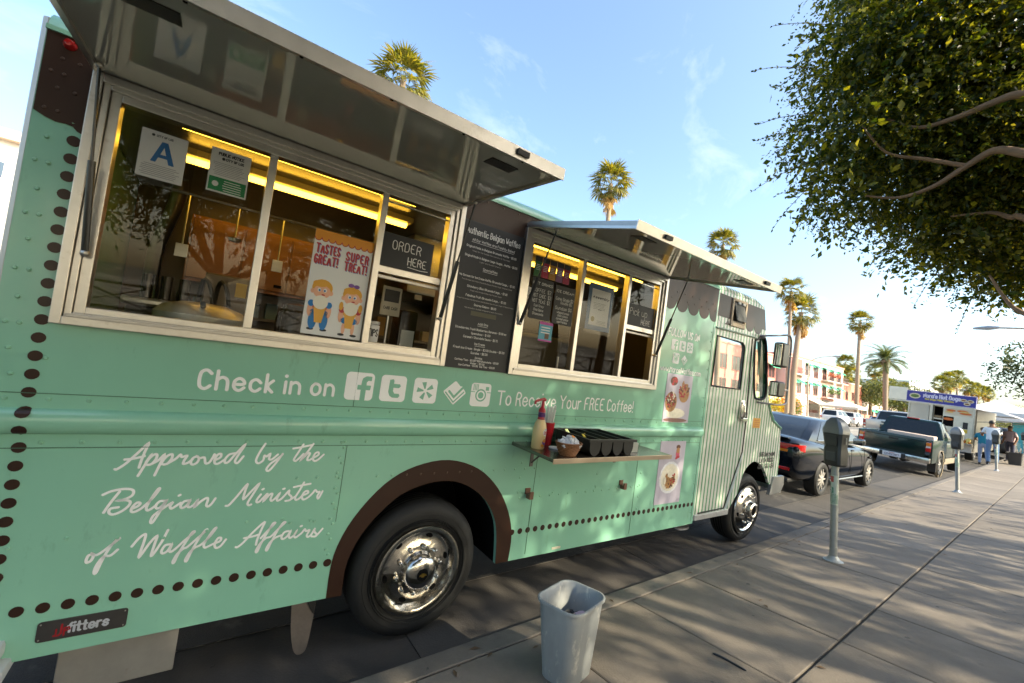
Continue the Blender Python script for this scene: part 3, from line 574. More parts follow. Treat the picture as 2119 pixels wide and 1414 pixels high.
# ---------------------------------------------------------------- wheels
def truck_wheel(cx, cz, front, yo):
    w = empty('wheel'); w.parent = truck; w.location = (cx, yo, cz)
    MY = Matrix.Rotation(PI/2, 4, 'X')     # lathe axis z -> -y
    tp = [(.265, .015), (.285, -.005), (.30, .0), (.345, .012), (.375, .004), (.398, -.02), (.408, -.045), (.410, -.12), (.408, -.195), (.398, -.22), (.37, -.24), (.27, -.235)]
    o = MB(); kt = 1.045 if not front else 1.0; o.lathe([(r*(1+(kt-1)*(r-.26)/.15), h) for r, h in tp], 64, MY); ty = o.build('tyre', TYRE, w, smooth=35)
    gr = MB()
    for h in (-.075, -.105, -.135, -.165): gr.lathe([(.4112*kt, h-.004), (.4112*kt, h+.004)], 48, MY)
    gr.build('tread_groove', DARK, ty)
    rb = MB()
    for r in (.305, .318, .356): rb.lathe([(r-.002, .002+.012*(r > .3)), (r, .0165 if r < .33 else .0125), (r+.002, .002)], 64, MY)
    rb.build('sidewall_rib', TYRE, ty)
    if not front:
        rp = [(.283, .004), (.278, .018), (.262, .020), (.245, .012), (.236, -.01), (.226, -.035), (.20, -.040), (.165, -.028), (.145, -.020), (.135, -.018), (.112, -.016), (.108, .0)]
    else:
        rp = [(.283, .004), (.278, .020), (.262, .022), (.248, .010), (.235, .016), (.20, .040), (.16, .050), (.12, .052), (.105, .055), (.10, .06)]
    rm = MB().lathe(rp, 64, MY).build('rim', CHROME, w, smooth=35)
    hub = MB().lathe([(.108, -.018), (.106, .03), (.10, .045), (.085, .058), (.05, .066), (.0, .069)] if not front else [(.10, .058), (.095, .105), (.075, .115), (.06, .112), (.052, .105), (.0, .104)], 32, MY).build('hub_cap', CHROME, w, smooth=35)
    em = MB().lathe([(.038, .0), (.036, .004), (0, .005)] if not front else [(.055, .0), (0, .002)], 24, Matrix.Translation((0, -.066 if not front else -.106, 0)) @ MY).build('hub_emblem', DARK, hub)
    if not front:
        mb = MB(); mb.panel([[(-.024, -.006), (-.008, -.006), (-.008, -.012), (.010, -.012), (.010, -.006), (.024, -.006), (.020, .006), (.008, .006), (.008, .012), (-.010, .012), (-.010, .006), (-.020, .006)]], XZ, -.074, -.071); mb.build('gold_cross_badge', mat('gold', (.6, .42, .1), .3, 1.), hub)
    nut = None
    for i in range(10 if not front else 8):
        a = 2*PI*(i+.3)/(10 if not front else 8); r = .145 if not front else .165
        if nut is None:
            k = MB(); k.lathe([(.0145, 0), (.0145, .018), (.012, .026), (.006, .031), (0, .032)], 8, MY); nut = k.build('lug_nut', CHROME, rm, smooth=30); o = nut
        else: o = nut.copy(); COL.objects.link(o)
        o.location = (r*math.cos(a), .014 if not front else -.040, r*math.sin(a))
    hole = None
    for i in range(6):
        a = 2*PI*(i+.2)/6; r = .205 if not front else .215
        if hole is None: hole = MB().panel([circ(0, 0, .023, 14, .014)], XZ, -.001, .004).build('hand_hole', DARK, rm); o = hole
        else: o = hole.copy(); COL.objects.link(o)
        o.location = (r*math.cos(a), .0355 if not front else -.0345, r*math.sin(a)); o.rotation_euler = (0, -a+PI/2, 0)
    return w
truck_wheel(1.812, .428, False, .012); truck_wheel(6.085, .410, True, .035)
for cx in (1.828, 6.085):     # far-side wheels
    o = MB().lathe([(.1, 0), (.27, .01), (.375, .004), (.408, -.045), (.408, -.195), (.37, -.24), (.1, -.23)], 32, Matrix.Translation((cx, 2.14, .41)) @ Matrix.Rotation(-PI/2, 4, 'X')); P(o, 'far_wheel', TYRE, smooth=35)
# wheel wells, chassis, mud flap, exhaust box, rear bumper, step
mb = MB(); mb.panel([ain+[(2.39, .37), (2.39, 1.0), (1.30, 1.0), (1.30, .37)][::-1] if False else [(x, z) for x, z in ain]], XZ, .62, .64); P(mb, 'wheel_well_back', DARK)
mb = MB(); mb.loft([[(x, y, z+.001) for x, z in ain] for y in (.03, .62)], closed=False, caps=False); P(mb, 'wheel_well', DARK)
mb = MB(); mb.loft([[(x, y, z+.001) for x, z in fa] for y in (.036, .6)], closed=False, caps=False); mb.panel([fa], XZ, .6, .62); P(mb, 'front_wheel_well', DARK)
mb = MB(); mb.box(-.05, 6.3, .65, .75, .42, .55); mb.box(-.05, 6.3, 1.5, 1.6, .42, .55); mb.tube([(1.828, .1, .41), (1.828, 2.1, .41)], .06, 8); mb.ball((1.828, 1.1, .41), .16); P(mb, 'chassis', mat('chassis_black', (.02, .018, .016), .7))
fl = [tuple(p) for p in catmull([(1.10, .37), (1.115, .22), (1.14, .10), (1.165, .055), (1.195, .05), (1.215, .08), (1.225, .2), (1.23, .37)], 4)]
mb = MB(); mb.panel([fl], lambda u, v, t: (u, .05+t+.1*(u-1.1), v), 0, .006); mf = P(mb, 'mud_flap', mat('scuffed_metal_flap', (.22, .19, .17), .45, .6, noise=(30, .2), bump=(40, .12)))
mb = MB(); mb.panel([[(1.165, .37), (1.228, .37), (1.224, .26), (1.20, .30)]], lambda u, v, t: (u, .042+t+.1*(u-1.1), v), 0, .003); mb.build('flap_rubber', BLK, mf)
mb = MB(); mb.bbox(.21, .615, .03, .5, .16, .42, .006); P(mb, 'tank_box', mat('galvanised_box', (.33, .31, .28), .45, .5, noise=(7, .25), dirt=(5, .6, (.22, .10, .04), .7)))
mb = MB(); mb.bbox(-.32, .06, -.07, .4, .40, .47, .02); mb.bbox(-.32, .085, -.085, .4, .335, .395, .02); P(mb, 'rear_bumper', mat('rear_bumper_white', (.5, .5, .5), .4, noise=(6, .15)), smooth=50)
mb = MB(); st = [(.04*math.cos(a)*2.6+4.80, .05+.05*math.sin(a)) for a in np.linspace(0, 2*PI, 16, endpoint=False)]; mb.panel([st], XY, .315, .335); P(mb, 'step', mat('step_alu', (.55, .55, .56), .35, .9))
# ---------------------------------------------------------------- lettering and pictures on the skin
letters('Check in on', .535, 1.503, .088, .0150, XZ, -.0022, truck, WHITE, 'letter', width=.60, gap=1.75); letters('To Receive Your FREE Coffee!', 2.225, 1.507, .094, .0115, XZ, -.0022, truck, WHITE, 'letter', width=1.47)
CURS = '293,1133 300,1133 326,1157 360,1203 391,1245 383,1208 375,1163 372,1137;320,1174 351,1178 384,1188;393,1160 407,1194 394,1158 373,1100;391,1151 400,1173 414,1192 426,1194 426,1175 413,1152 399,1148;413,1152 434,1167 453,1193 445,1159 430,1100;445,1148 454,1172 468,1190 481,1193 481,1174 469,1152 455,1148;469,1152 496,1173 511,1192 517,1181 536,1186 528,1164 527,1149 543,1153 559,1169;575,1183 560,1175 554,1155 562,1144 577,1152 583,1171 575,1183 585,1174 603,1176 611,1149 625,1152 636,1175 641,1190 648,1180;645,1161 666,1175 667,1191 655,1189 645,1167 648,1147 663,1146 687,1166;724,1194 701,1188 687,1166 689,1148 703,1153 725,1188 761,1237 736,1179 729,1153 741,1146 761,1178;848,1240 828,1195 818,1156 830,1141 849,1155 852,1179 862,1175 877,1188 875,1162 889,1160 912,1184;934,1187 908,1138 883,1102 870,1109 884,1136 910,1159 934,1183;1026,1235 1006,1191 991,1157 1000,1148 1016,1163 1033,1185;980,1214 1014,1220 1067,1232;1075,1238 1052,1197 1023,1150 1053,1186 1065,1186 1057,1165 1057,1151 1070,1152 1086,1166;1083,1161 1108,1178 1106,1192 1092,1187 1083,1164 1090,1146 1109,1151 1135,1179;269,1024 295,1038 333,1045 359,1041 368,1030 363,1012 339,998 318,995 347,995 362,986 358,968 338,947 312,936 298,945 301,962 326,966;321,1034 298,989 281,947;370,954 390,965 397,977 386,981 373,964 370,946 380,940 400,951 418,971 439,1001 456,1035 451,1037 436,1004 421,960 425,943 437,948 454,964;481,981 464,980 452,962 459,948 474,958 488,982 469,931 451,887 443,891 450,917 479,946 510,971 504,955 510,943 525,953 541,967;530,1001 535,1004;571,976 553,972 543,954 549,942 565,952 576,976 570,952 576,943 592,952 605,975 596,943 617,967 638,982 644,972 641,948 649,940 661,952 673,977;720,937 734,941 763,984 797,1038 792,1005 790,964 819,1001 849,1038 828,985 811,945 816,931 827,934;863,982 849,956 851,943 862,946 878,966 892,982 879,946 903,978 915,980 910,955 917,945 933,959 949,982 940,955 944,943 959,951 973,968 991,992 992,975 1007,958 1002,942 981,939;867,1006 872,1009;962,1002 968,1004;1002,942 1020,955 1025,958;1058,1031 1041,988 1026,955 1031,940 1047,947 1059,960 1084,972 1082,984 1068,980 1058,958 1066,939 1087,947 1108,969 1120,986 1131,975 1144,974 1135,952 1143,939 1158,977;1012,1009 1048,1016 1091,1022;269,774 257,769 252,752 255,739 267,745 272,764 267,775 279,767 295,775 322,802 346,827 341,826 322,797 303,744 290,691 283,694 288,724 305,756 327,758 347,780;393,787 413,821 433,836 432,802 423,740 430,745 453,794 475,823 471,786 465,739 472,741 495,793 511,845;527,778 510,775 500,752 506,739 522,749 534,777 529,751 534,742 549,753 578,787 611,822 604,823 587,786 564,729 553,690 548,696 559,727 579,749 595,757 627,792 659,827 652,825 634,791 612,733 600,690 594,697 606,728 623,748 645,759 673,791 695,830 689,829 672,797 657,760 662,743 674,746 696,757 719,765 722,780 710,781 700,756 707,735 725,741 743,771;790,726 798,725 820,745 855,791 899,837 892,805 879,752 877,725;820,766 858,770 883,776;894,756 923,795 949,825 940,826 924,792 900,731 887,688 881,695 895,729 918,753 939,759 967,793 996,823 987,824 967,789 945,731 932,690 926,697 940,729 962,750 988,759;1019,777 1000,773 989,750 997,738 1015,749 1029,776 1024,751 1031,739 1048,751 1059,775 1049,751 1057,738 1072,748 1085,759 1097,777 1105,766 1121,769 1112,743 1119,733 1134,743 1147,773 1148,758 1161,742 1157,731 1137,733;1157,731 1170,745 1188,769;1074,795 1080,797'
mb = MB()
for k, st in enumerate(CURS.split(';')):
    pts = [tuple(int(a)/1000 for a in p.split(',')) for p in st.split()]
    pts = catmull([(a, b_) for a, b_ in pts], 5); ribbon(mb, pts, .0105, XZ, -.0021-.0002*(k % 8))
P(mb, 'script_lettering', WHITE)
MINT_F = MINT
def icon(kind, x0, z0, s, par=None, t=-.0022):
    c = lambda u, v: (x0+u*s, z0+v*s); poly = lambda pts: [c(u, v) for u, v in pts]
    w = MB(); o = MB(); t2 = t-.0008
    def bar(u0, v0, u1, v1, wd): ribbon(o, [c(u0, v0), c(u1, v1)], wd*s, XZ, t2-.0002*len(o.v)/400)
    if kind == 'check':
        w.panel([poly([(.5, -.02), (.98, .44), (.98, .5), (.80, .72), (.72, .72), (.52, .9), (.46, .9), (.02, .5), (.02, .44), (.46, .0)])], XZ, t, 0)
        ribbon(o, [c(.25, .5), c(.48, .28), c(.88, .72)], .09*s, XZ, t2); ribbon(o, [c(.1, .45), c(.48, .08), c(.9, .5)], .05*s, XZ, t2-.0003)
    else:
        w.panel([rrect(x0, x0+s, z0, z0+s, s*.15)], XZ, t, 0)
        if kind == 'f': o.panel([poly([(.55, .0), (.73, .0), (.73, .38), (.88, .38), (.90, .55), (.73, .55), (.73, .66), (.78, .72), (.90, .72), (.90, .88), (.70, .88), (.58, .8), (.55, .68), (.55, .55), (.42, .55), (.42, .38), (.55, .38)])], XZ, t2, t)
        elif kind == 't': o.panel([poly([(.33, .82), (.46, .86), (.50, .80), (.50, .68), (.74, .68), (.78, .60), (.72, .53), (.50, .53), (.50, .40), (.56, .31), (.74, .31), (.78, .23), (.72, .15), (.50, .15), (.38, .22), (.32, .36)])], XZ, t2, t)
        elif kind == 'burst':
            for i in range(5):
                a = PI/2+2*PI*i/5+.25; ca, sa = math.cos(a), math.sin(a); q = [(.08, -.02), (.34, -.10), (.36, .09), (.08, .03)]
                o.panel([poly([(.5+p_*ca-r*sa, .5+p_*sa+r*ca) for p_, r in q])], XZ, t2, t)
        elif kind == 'cam':
            o.panel([circ(x0+.5*s, z0+.48*s, .27*s, 24), circ(x0+.5*s, z0+.48*s, .21*s, 24)[::-1]], XZ, t2, t); o.panel([circ(x0+.5*s, z0+.48*s, .14*s, 20)], XZ, t2, t)
            o.panel([poly([(.72, .70), (.88, .70), (.88, .86), (.72, .86)])], XZ, t2, t)
            for u in (.10, .17, .24, .31): o.panel([poly([(u, .68), (u+.03, .68), (u+.03, .95), (u, .95)])], XZ, t2, t)
            o.panel([poly([(0, .60), (.2, .60), (.2, .63), (0, .63)])], XZ, t2, t); o.panel([poly([(.8, .60), (1, .60), (1, .63), (.8, .63)])], XZ, t2, t)
    wo = P(w, 'icon', WHITE); o.build('icon_cutout', MINT_F, wo)
icon('f', 1.194, 1.486, .158); icon('t', 1.392, 1.488, .156); icon('burst', 1.598, 1.488, .156); icon('check', 1.800, 1.492, .166); icon('cam', 2.004, 1.486, .158)
letters('FOLLOW US ON', 4.35, 2.272, .066, .0125, XZ, -.0022, truck, WHITE, 'letter', width=.53, center=True); letters('www.MarcelWaffles.com', 4.37, 1.918, .052, .0095, XZ, -.0022, truck, WHITE, 'letter', width=.68, center=True)
for kd, xx, zz in (('f', 4.155, 2.135), ('t', 4.285, 2.135), ('burst', 4.415, 2.135), ('cam', 4.20, 2.005), ('check', 4.345, 2.005)): icon(kd, xx, zz, .105)
# pictures
def picture(x0, x1, z0, z1, name, seed, plates):
    r = random.Random(seed); p = P(MB().bbox(x0, x1, -.004, 0, z0, z1, .0008), name, mat('picture_lilac', (.50, .46, .55), .4, noise=(9, .22), stretch=(1, 1, .3)))
    cols = {'waffle': (.42, .22, .08), 'dark': (.10, .035, .02), 'red': (.42, .02, .03), 'cream': (.75, .70, .58), 'plate': (.72, .72, .76), 'blue': (.05, .06, .16), 'wood': (.25, .13, .11), 'pink': (.55, .09, .16)}
    ms = {k: [] for k in cols}
    for i, (k, cx, cz, rx, rz2, n) in enumerate(plates):
        if n == 0: ms[k].append((cx, cz, rx, rz2, i))
        else:
            for _ in range(n): a = r.uniform(0, 2*PI); q = math.sqrt(r.random()); ms[k].append((cx+rx*q*math.cos(a), cz+rz2*q*math.sin(a), r.uniform(.006, .016), r.uniform(.006, .014), i+r.random()*.9))
    for k, l in ms.items():
        if l:
            mb = MB()
            for cx, cz, rx, rz2, i in l: cx = min(max(cx, x0+rx), x1-rx); mb.panel([circ(cx, cz, rx, 14 if rx > .03 else 8, rz2)], XZ, -.0042-.00022*i, -.004)
            mb.build('print_'+k, mat('print_'+k, cols[k], .4, noise=(40, .3)), p, kind='stuff' if len(l) > 1 else None)
    return p
picture(4.15, 4.585, 1.43, 1.905, 'waffle_picture', 3, [('wood', 4.36, 1.452, .2, .02, 0), ('cream', 4.34, 1.52, .17, .05, 0), ('waffle', 4.255, 1.63, .095, .10, 0), ('waffle', 4.46, 1.72, .09, .09, 0), ('dark', 4.27, 1.835, .06, .045, 0), ('red', 4.27, 1.835, .05, .035, 12), ('dark', 4.245, 1.65, .085, .075, 34), ('red', 4.24, 1.65, .085, .08, 26), ('red', 4.45, 1.75, .09, .07, 30), ('dark', 4.46, 1.77, .08, .05, 14), ('waffle', 4.44, 1.79, .08, .05, 12), ('cream', 4.25, 1.68, .07, .05, 10), ('waffle', 4.26, 1.57, .08, .03, 8)])
picture(4.18, 4.60, .628, 1.243, 'waffle_plate_picture', 5, [('plate', 4.385, .885, .17, .16, 0), ('cream', 4.385, .885, .145, .135, 0), ('pink', 4.475, 1.115, .032, .05, 0), ('dark', 4.475, 1.185, .035, .022, 0), ('waffle', 4.475, 1.15, .030, .03, 0), ('red', 4.475, 1.09, .03, .03, 8), ('waffle', 4.39, .87, .085, .085, 0), ('dark', 4.39, .865, .085, .085, 26), ('waffle', 4.39, .86, .09, .08, 30), ('cream', 4.39, .935, .05, .045, 16), ('cream', 4.40, .92, .05, .04, 0), ('red', 4.43, .87, .05, .06, 10), ('cream', 4.31, .855, .02, .04, 0)])
# maker's plate
mp_ = P(MB().panel([rrect(.140, .418, .432, .514, .012)], XZ, -.004, 0), 'maker_plate', mat('plate_grey', (.085, .078, .075), .35, .6, noise=(15, .2)))
mb = MB(); text(mb, 'fitters', .232, .456, .036, .0085, XZ, -.0046, width=.125); mb.build('plate_letters', mat('plate_letter', (.60, .62, .66), .35, .4), mp_)
mb = MB(); ribbon(mb, [(.213, .492), (.213, .456), (.205, .448), (.192, .450)], .007, XZ, -.0047); ribbon(mb, [(.198, .476), (.198, .448)], .005, XZ, -.0049); ribbon(mb, [(.222, .446), (.222, .476), (.235, .478), (.238, .468), (.224, .464)], .006, XZ, -.0051); mb.build('plate_letters', mat('plate_red', (.30, .012, .018), .35), mp_)
mb = MB()
for xx in (.15, .408): 
    for zz in (.442, .504): mb.panel([circ(xx, zz, .003, 8)], XZ, -.0052, -.004)
mb.build('plate_screws', ALU2, mp_)
P(MB().bbox(2.93, 3.02, -.003, 0, .392, .41, .0006), 'fuel_sticker', mat('cream_label', (.6, .55, .42), .6))
# serving shelf, brackets, awning hooks
SHB = mat('shelf_steel', (.22, .20, .18), .22, .9, noise=(7, .2))
mb = MB(); mb.bbox(2.40, 3.66, -.46, -.002, 1.222, 1.246, .003); sh = P(mb, 'serving_shelf', SHB); MB().bbox(2.398, 3.662, -.466, -.4605, 1.214, 1.247, .0015).build('shelf_lip', mat('shelf_lip', (.50, .40, .30), .35, .8), sh)
for xx in (2.59, 3.52):
    mb = MB(); mb.bbox(xx, xx+.03, -.006, 0, 1.06, 1.22, .001); mb.bbox(xx, xx+.03, -.16, -.006, 1.212, 1.2215, .001); mb.tube([(xx+.015, -.006, 1.09), (xx+.015, -.14, 1.21)], .006, 6); P(mb, 'shelf_bracket', mat('bracket_grey', (.16, .15, .145), .45, .8))
for xx in (2.605, 3.66):
    mb = MB(); mb.bbox(xx-.022, xx+.022, -.012, 0, .855, .90, .003); mb.bbox(xx-.018, xx+.024, -.05, -.012, .83, .865, .004); mb.bbox(xx-.015, xx+.02, -.058, -.045, .83, .885, .003); P(mb, 'awning_hook', mat('hook_brown', (.17, .09, .06), .5, .4))
# ---------------------------------------------------------------- interior of the kitchen
WALLI = mat('kitchen_steel', (.11, .09, .07), .35, .6, noise=(3, .2))
mb = MB(); mb.box(XR+.035, 4.87, 2.11, 2.165, .6, 2.87); P(mb, 'kitchen_back_wall', WALLI)
mb = MB(); mb.box(XR+.035, 4.87, .03, 2.108, 2.842, 2.86); P(mb, 'kitchen_ceiling', STEEL)
mb = MB(); mb.box(4.84, 4.87, .03, 2.1, .6, 2.84); P(mb, 'bulkhead', WALLI)
AMB = mat('cabinet_amber', (.20, .075, .014), .35, .3, noise=(4, .2))
cab_ = P(MB().box(.30, 1.72, 1.72, 2.10, 2.10, 2.62), 'wall_cabinet', AMB)
for i in range(4):
    x = .315+i*.35; d_ = MB().bbox(x, x+.335, 1.70, 1.718, 2.125, 2.595, .004).build('cabinet_door', AMB, cab_); MB().bbox(x+.25, x+.31, 1.692, 1.70, 2.16, 2.185, .002).build('door_pull', DARK, d_)
cb2 = P(MB().box(2.5, 4.5, 1.75, 2.10, 2.20, 2.62), 'wall_cabinet', WALLI)
for i in range(4): x = 2.51+i*.5; MB().bbox(x, x+.48, 1.73, 1.748, 2.22, 2.6, .004).build('cabinet_door', WALLI, cb2)
ctr = P(MB().box(.0, 4.6, .12, .62, 1.50, 1.55), 'serving_counter', STEEL); MB().box(.0, 4.6, 1.45, 2.1, 1.50, 1.55).build('back_counter', STEEL, ctr)
mb = MB(); mb.box(.0, 1.28, .14, .60, .6, 1.499); mb.box(2.46, 4.6, .14, .60, .6, 1.499); mb.box(1.2801, 2.4599, .14, .60, 1.02, 1.499); mb.box(.0, 4.6, 1.5, 2.1, .6, 1.499); P(mb, 'counter_base', WALLI)
TUBE = mat('lamp_amber', (1, .7, .2), .4, emit=((1.0, .52, .05), 3.2))
for x0, x1 in ((.28, 1.70), (2.35, 4.25)):
    lf = P(MB().bbox(x0-.03, x1+.03, .80, .96, 2.80, 2.841, .006), 'ceiling_lamp', mat('lamp_housing', (.35, .30, .2), .4)); MB().tube([(x0, .88, 2.792), (x1, .88, 2.792)], .026, 10).build('glow_tube', TUBE, lf, smooth=True)
    MB().tube([(x0, .44, 2.826), (x1-.1, .44, 2.826)], .012, 8).build('glow_tube', TUBE, lf, smooth=True)  # second, thinner glowing bar added beside the fixture, with no housing
# ---------------------------------------------------------------- things in and on the truck (top-level, leaning with it)
def thingT(name, x, y, z, label, cat, group=None): return empty(name, T(x, y, z), (TILT, 0, 0), label=label, cat=cat, group=group)
def sheet(name, x0, x1, z0, z1, y, m, label, cat, th=.003, parts=()):
    """flat board or paper: local origin at its lower left corner"""
    t = thingT(name, x0, y, z0, label, cat); MB().bbox(0, x1-x0, 0, th, 0, z1-z0, min(.0012, th*.35)).build('board' if th > .003 else 'paper', m, t)
    return t, x1-x0, z1-z0
PAPER = mat('paper_white', (.74, .73, .70), .6, noise=(6, .04)); SLATE = mat('chalkboard', (.018, .018, .020), .55, noise=(8, .3)); CHALK = mat('chalk', (.72, .70, .66), .8); CHALKD = mat('chalk_faint', (.40, .39, .37), .8)
PLAS = glass('plastic_sleeve', (.94, .94, .94), 1.35, .12)
def lines(mb, x0, x1, z, n, dz, h, t=-.0006, r=random):
    for i in range(n):
        a = r.uniform(0, .08)*(x1-x0); mb.box(x0+a, x1-r.uniform(0, .15)*(x1-x0)-a, t, t+.0004, z-i*dz, z-i*dz+h)
INK = mat('print_grey', (.25, .25, .27), .6); INKB = mat('print_black', (.02, .02, .022), .5); BLUE = mat('print_blue', (.012, .13, .36), .5); GRN = mat('print_green', (.015, .23, .07), .5)
# letter grade card
t, w, h = sheet('grade_card', .190, .352, 2.414, 2.625, .0182, PAPER, 'white sheet with a large blue letter A taped inside the big window', 'sign')
mb = MB(); mb.panel([[(.042, .075), (.060, .075), (.067, .098), (.098, .098), (.105, .075), (.125, .075), (.094, .17), (.073, .17)], [(.073, .113), (.083, .147), (.093, .113)]], XZ, -.0012, -.0003); mb.build('letter', BLUE, t)
mb = MB(); lines(mb, .012, .15, .06, 7, .008, .0022); mb.build('print_lines', INK, t); mb = MB(); text(mb, 'CITY OF LOS', .052, .187, .008, .002, XZ, -.0008); mb.panel([circ(.04, .191, .006, 10)], XZ, -.0008, 0); mb.build('print_heading', INKB, t)
MB().box(-.035, w+.035, -.004, -.0035, -.04, h+.025).build('plastic_sleeve', PLAS, t)
t, w, h = sheet('public_notice', .439, .598, 2.431, 2.640, .0182, PAPER, 'white public notice with a green lower panel hanging in the big window', 'sign')
MB().box(.006, w-.006, -.0012, -.0003, .008, .072).build('green_panel', GRN, t); mb = MB(); text(mb, 'PUBLIC NOTICE', w/2, .178, .013, .0035, XZ, -.0009, width=.10, center=True); text(mb, 'CITY OF LOS', .06, .158, .010, .003, XZ, -.0009); mb.panel([circ(.05, .163, .007, 10)], XZ, -.001, 0); mb.build('print_heading', INKB, t)
mb = MB(); lines(mb, .012, .148, .14, 8, .008, .002); mb.build('print_lines', INK, t); mb = MB(); lines(mb, .06, .145, .058, 5, .011, .0035, -.002); mb.panel([circ(.032, .04, .013, 12)], XZ, -.002, -.0013); mb.build('white_lines', PAPER, t)
MB().box(-.01, w+.01, -.004, -.0035, -.02, h+.008).build('plastic_sleeve', PLAS, t)
# ice cream poster
t, w, h = sheet('ice_cream_poster', .929, 1.240, 1.823, 2.390, .0182, PAPER, 'white TASTES GREAT poster with two cartoon children holding ice cream cones', 'poster')
ORG = mat('print_orange', (.70, .27, .02), .5); RED = mat('print_red', (.45, .012, .03), .5); NAVY = mat('print_shadow_blue', (.20, .23, .45), .5); SKIN = mat('print_skin', (.75, .40, .26), .55); HAIR = mat('print_blond', (.68, .33, .03), .5); JEAN = mat('print_jean', (.01, .17, .45), .5); CONE = mat('print_cone', (.72, .38, .06), .5); ICE = mat('print_ice', (.78, .74, .62), .5); PURP = mat('print_purple', (.16, .06, .28), .5)
mb = MB(); tp = [(0, h), (0, h-.045)]
for i in range(9): tp += [(w*(i+.5)/9+w/18*.95*math.cos(a), h-.045+.016*math.sin(a)) for a in np.linspace(PI, 2*PI, 7)]
mb.panel([tp+[(w, h-.045), (w, h)]], XZ, -.0011, -.0003); mb.build('scalloped_top', ORG, t)
mb = MB(); rim_ = tp[1:]+[(w, h-.045)]; ribbon(mb, rim_, .004, XZ, -.0016); mb.build('scallop_edge', RED, t)
for m_, off, tt in ((NAVY, .0035, -.0008), (RED, 0, -.0022)):
    mb = MB()
    for s_, xx, zz, ww in (('TASTES', .016, .445, .118), ('GREAT!', .014, .385, .115), ('SUPER', .172, .435, .118), ('TREAT!', .170, .378, .118)): text(mb, s_, xx+off, zz-off, .045, .0082, XZ, tt, width=ww, gap=2.4, smooth=1, step=-.00008)
    mb.build('poster_letters', m_, t, kind='stuff')
def kid(cx, base, girl):
    L_ = {}
    def el(m_, x, z, rx, rz2, k=0): L_.setdefault(m_.name, (m_, MB()))[1].panel([circ(cx+x, base+z, rx, 18, rz2)], XZ, -.0008-.0004*k, -.0003)
    for sx in (-1, 1):
        el(INKB, sx*.033, .008, .018, .007, 0)
        if girl: el(SKIN, sx*.025, .045, .010, .035, 0)
        else: el(JEAN, sx*.028, .055, .021, .048, 1)
        el(SKIN, sx*.047, .11, .014, .036, 1); el(JEAN if not girl else RED, sx*.045, .145, .016, .018, 2)
    el(JEAN, 0, .088 if girl else .10, .046, .022, 1); el(RED if not girl else HAIR, 0, .135, .038, .035, 1)
    el(HAIR, 0, .235, .052, .046, 2); el(SKIN, 0, .213, .044, .036, 3)
    for sx in (-1, 1): el(SKIN, sx*.047, .212, .010, .013, 2); el(PAPER, sx*.015, .222, .009, .011, 4); el(BLUE, sx*.013, .220, .005, .006, 5)
    el(HAIR, -.012, .256, .038, .018, 4); el(RED, .008, .197, .009, .004, 4)
    if girl:
        el(PURP, -.014, .287, .016, .011, 3); el(PURP, .016, .285, .016, .011, 3)
        for sx in (-1, 1): el(HAIR, sx*.052, .165, .011, .024, 3)
    L_.setdefault(CONE.name, (CONE, MB()))[1].panel([[(cx-.018, base+.045), (cx+.018, base+.045), (cx+.026, base+.10), (cx+.032, base+.128), (cx-.032, base+.128), (cx-.026, base+.10)]], XZ, -.0034, -.0003)
    el(ICE, 0, .155, .038, .038, 7)
    for nm, (m_, mb_) in L_.items(): mb_.build('girl_figure' if girl else 'boy_figure', m_, t)
kid(.075, .022, False); kid(.235, .012, True)
# chalk boards
def chalk(name, x0, x1, z0, z1, y, label, items, th=.006, par_mat=SLATE):
    t, w, h = sheet(name, x0, x1, z0, z1, y, par_mat, label, 'chalkboard', th=.0034); mb = MB()
    for s_, u, v, hh, st_, jit, und in items:
        text(mb, s_, u*w, v*h, hh, st_, XZ, -.0012, width=None if und is None or und < .05 else und*w, jit=jit, center=True, gap=1.4, step=-.00006)
    mb.build('chalk_writing', CHALK, t, kind='stuff'); return t, w, h
t, w, h = chalk('order_board', 1.284, 1.605, 2.279, 2.478, .0182, 'small blackboard reading ORDER HERE in the upper slider of the big window', [('ORDER', .47, .55, .052, .005, .25, .55), ('HERE', .70, .18, .045, .005, .25, .36)])
mb = MB(); ribbon(mb, [(.17, .022), (.25, .016), (.30, .02)], .004, XZ, -.0014); mb.build('chalk_underline', CHALK, t)
t, w, h = chalk('pickup_board', 3.474, 3.86, 2.277, 2.472, .0182, 'small blackboard reading Pick up HERE in the slider of the small window', [('Pick up', .42, .50, .060, .005, .25, .62), ('HERE', .70, .12, .045, .005, .2, .32)])
t, w, h = chalk('hot_drinks_board', 2.404, 2.612, 2.155, 2.460, .0182, 'blackboard listing HOT DRINKS and prices in the small window', [('HOT DRINKS', .5, .84, .0182, .004, .2, .9), ('COFFEE  $2', .5, .66, .026, .0032, .2, .8), ('HOT CHOC  $3', .5, .53, .026, .0032, .2, .85), ('HOT TEAS  $2', .5, .40, .026, .0032, .2, .8), ('Earl Grey', .42, .30, .018, .0024, .2, .45), ('Chai Spice', .42, .20, .018, .0024, .2, .45), ('Chamomile', .42, .10, .018, .0024, .2, .5)])
t, w, h = chalk('ice_cream_board', 2.632, 2.842, 2.150, 2.448, .0182, 'blackboard listing ICE CREAM cones in the small window', [('ICE CREAM', .5, .82, .0182, .004, .2, .85), ('Cone Single $3', .5, .62, .024, .003, .2, .85), ('Double $5', .6, .53, .02, .0026, .2, .55), ('Sundae $6', .5, .38, .024, .003, .2, .8), ('whipped cream', .5, .28, .018, .0024, .2, .6), ('choc sauce', .5, .20, .018, .0024, .2, .5), ('caramel sauce', .5, .12, .018, .0024, .2, .6), ('sprinkles', .5, .04, .018, .0024, .2, .5)])
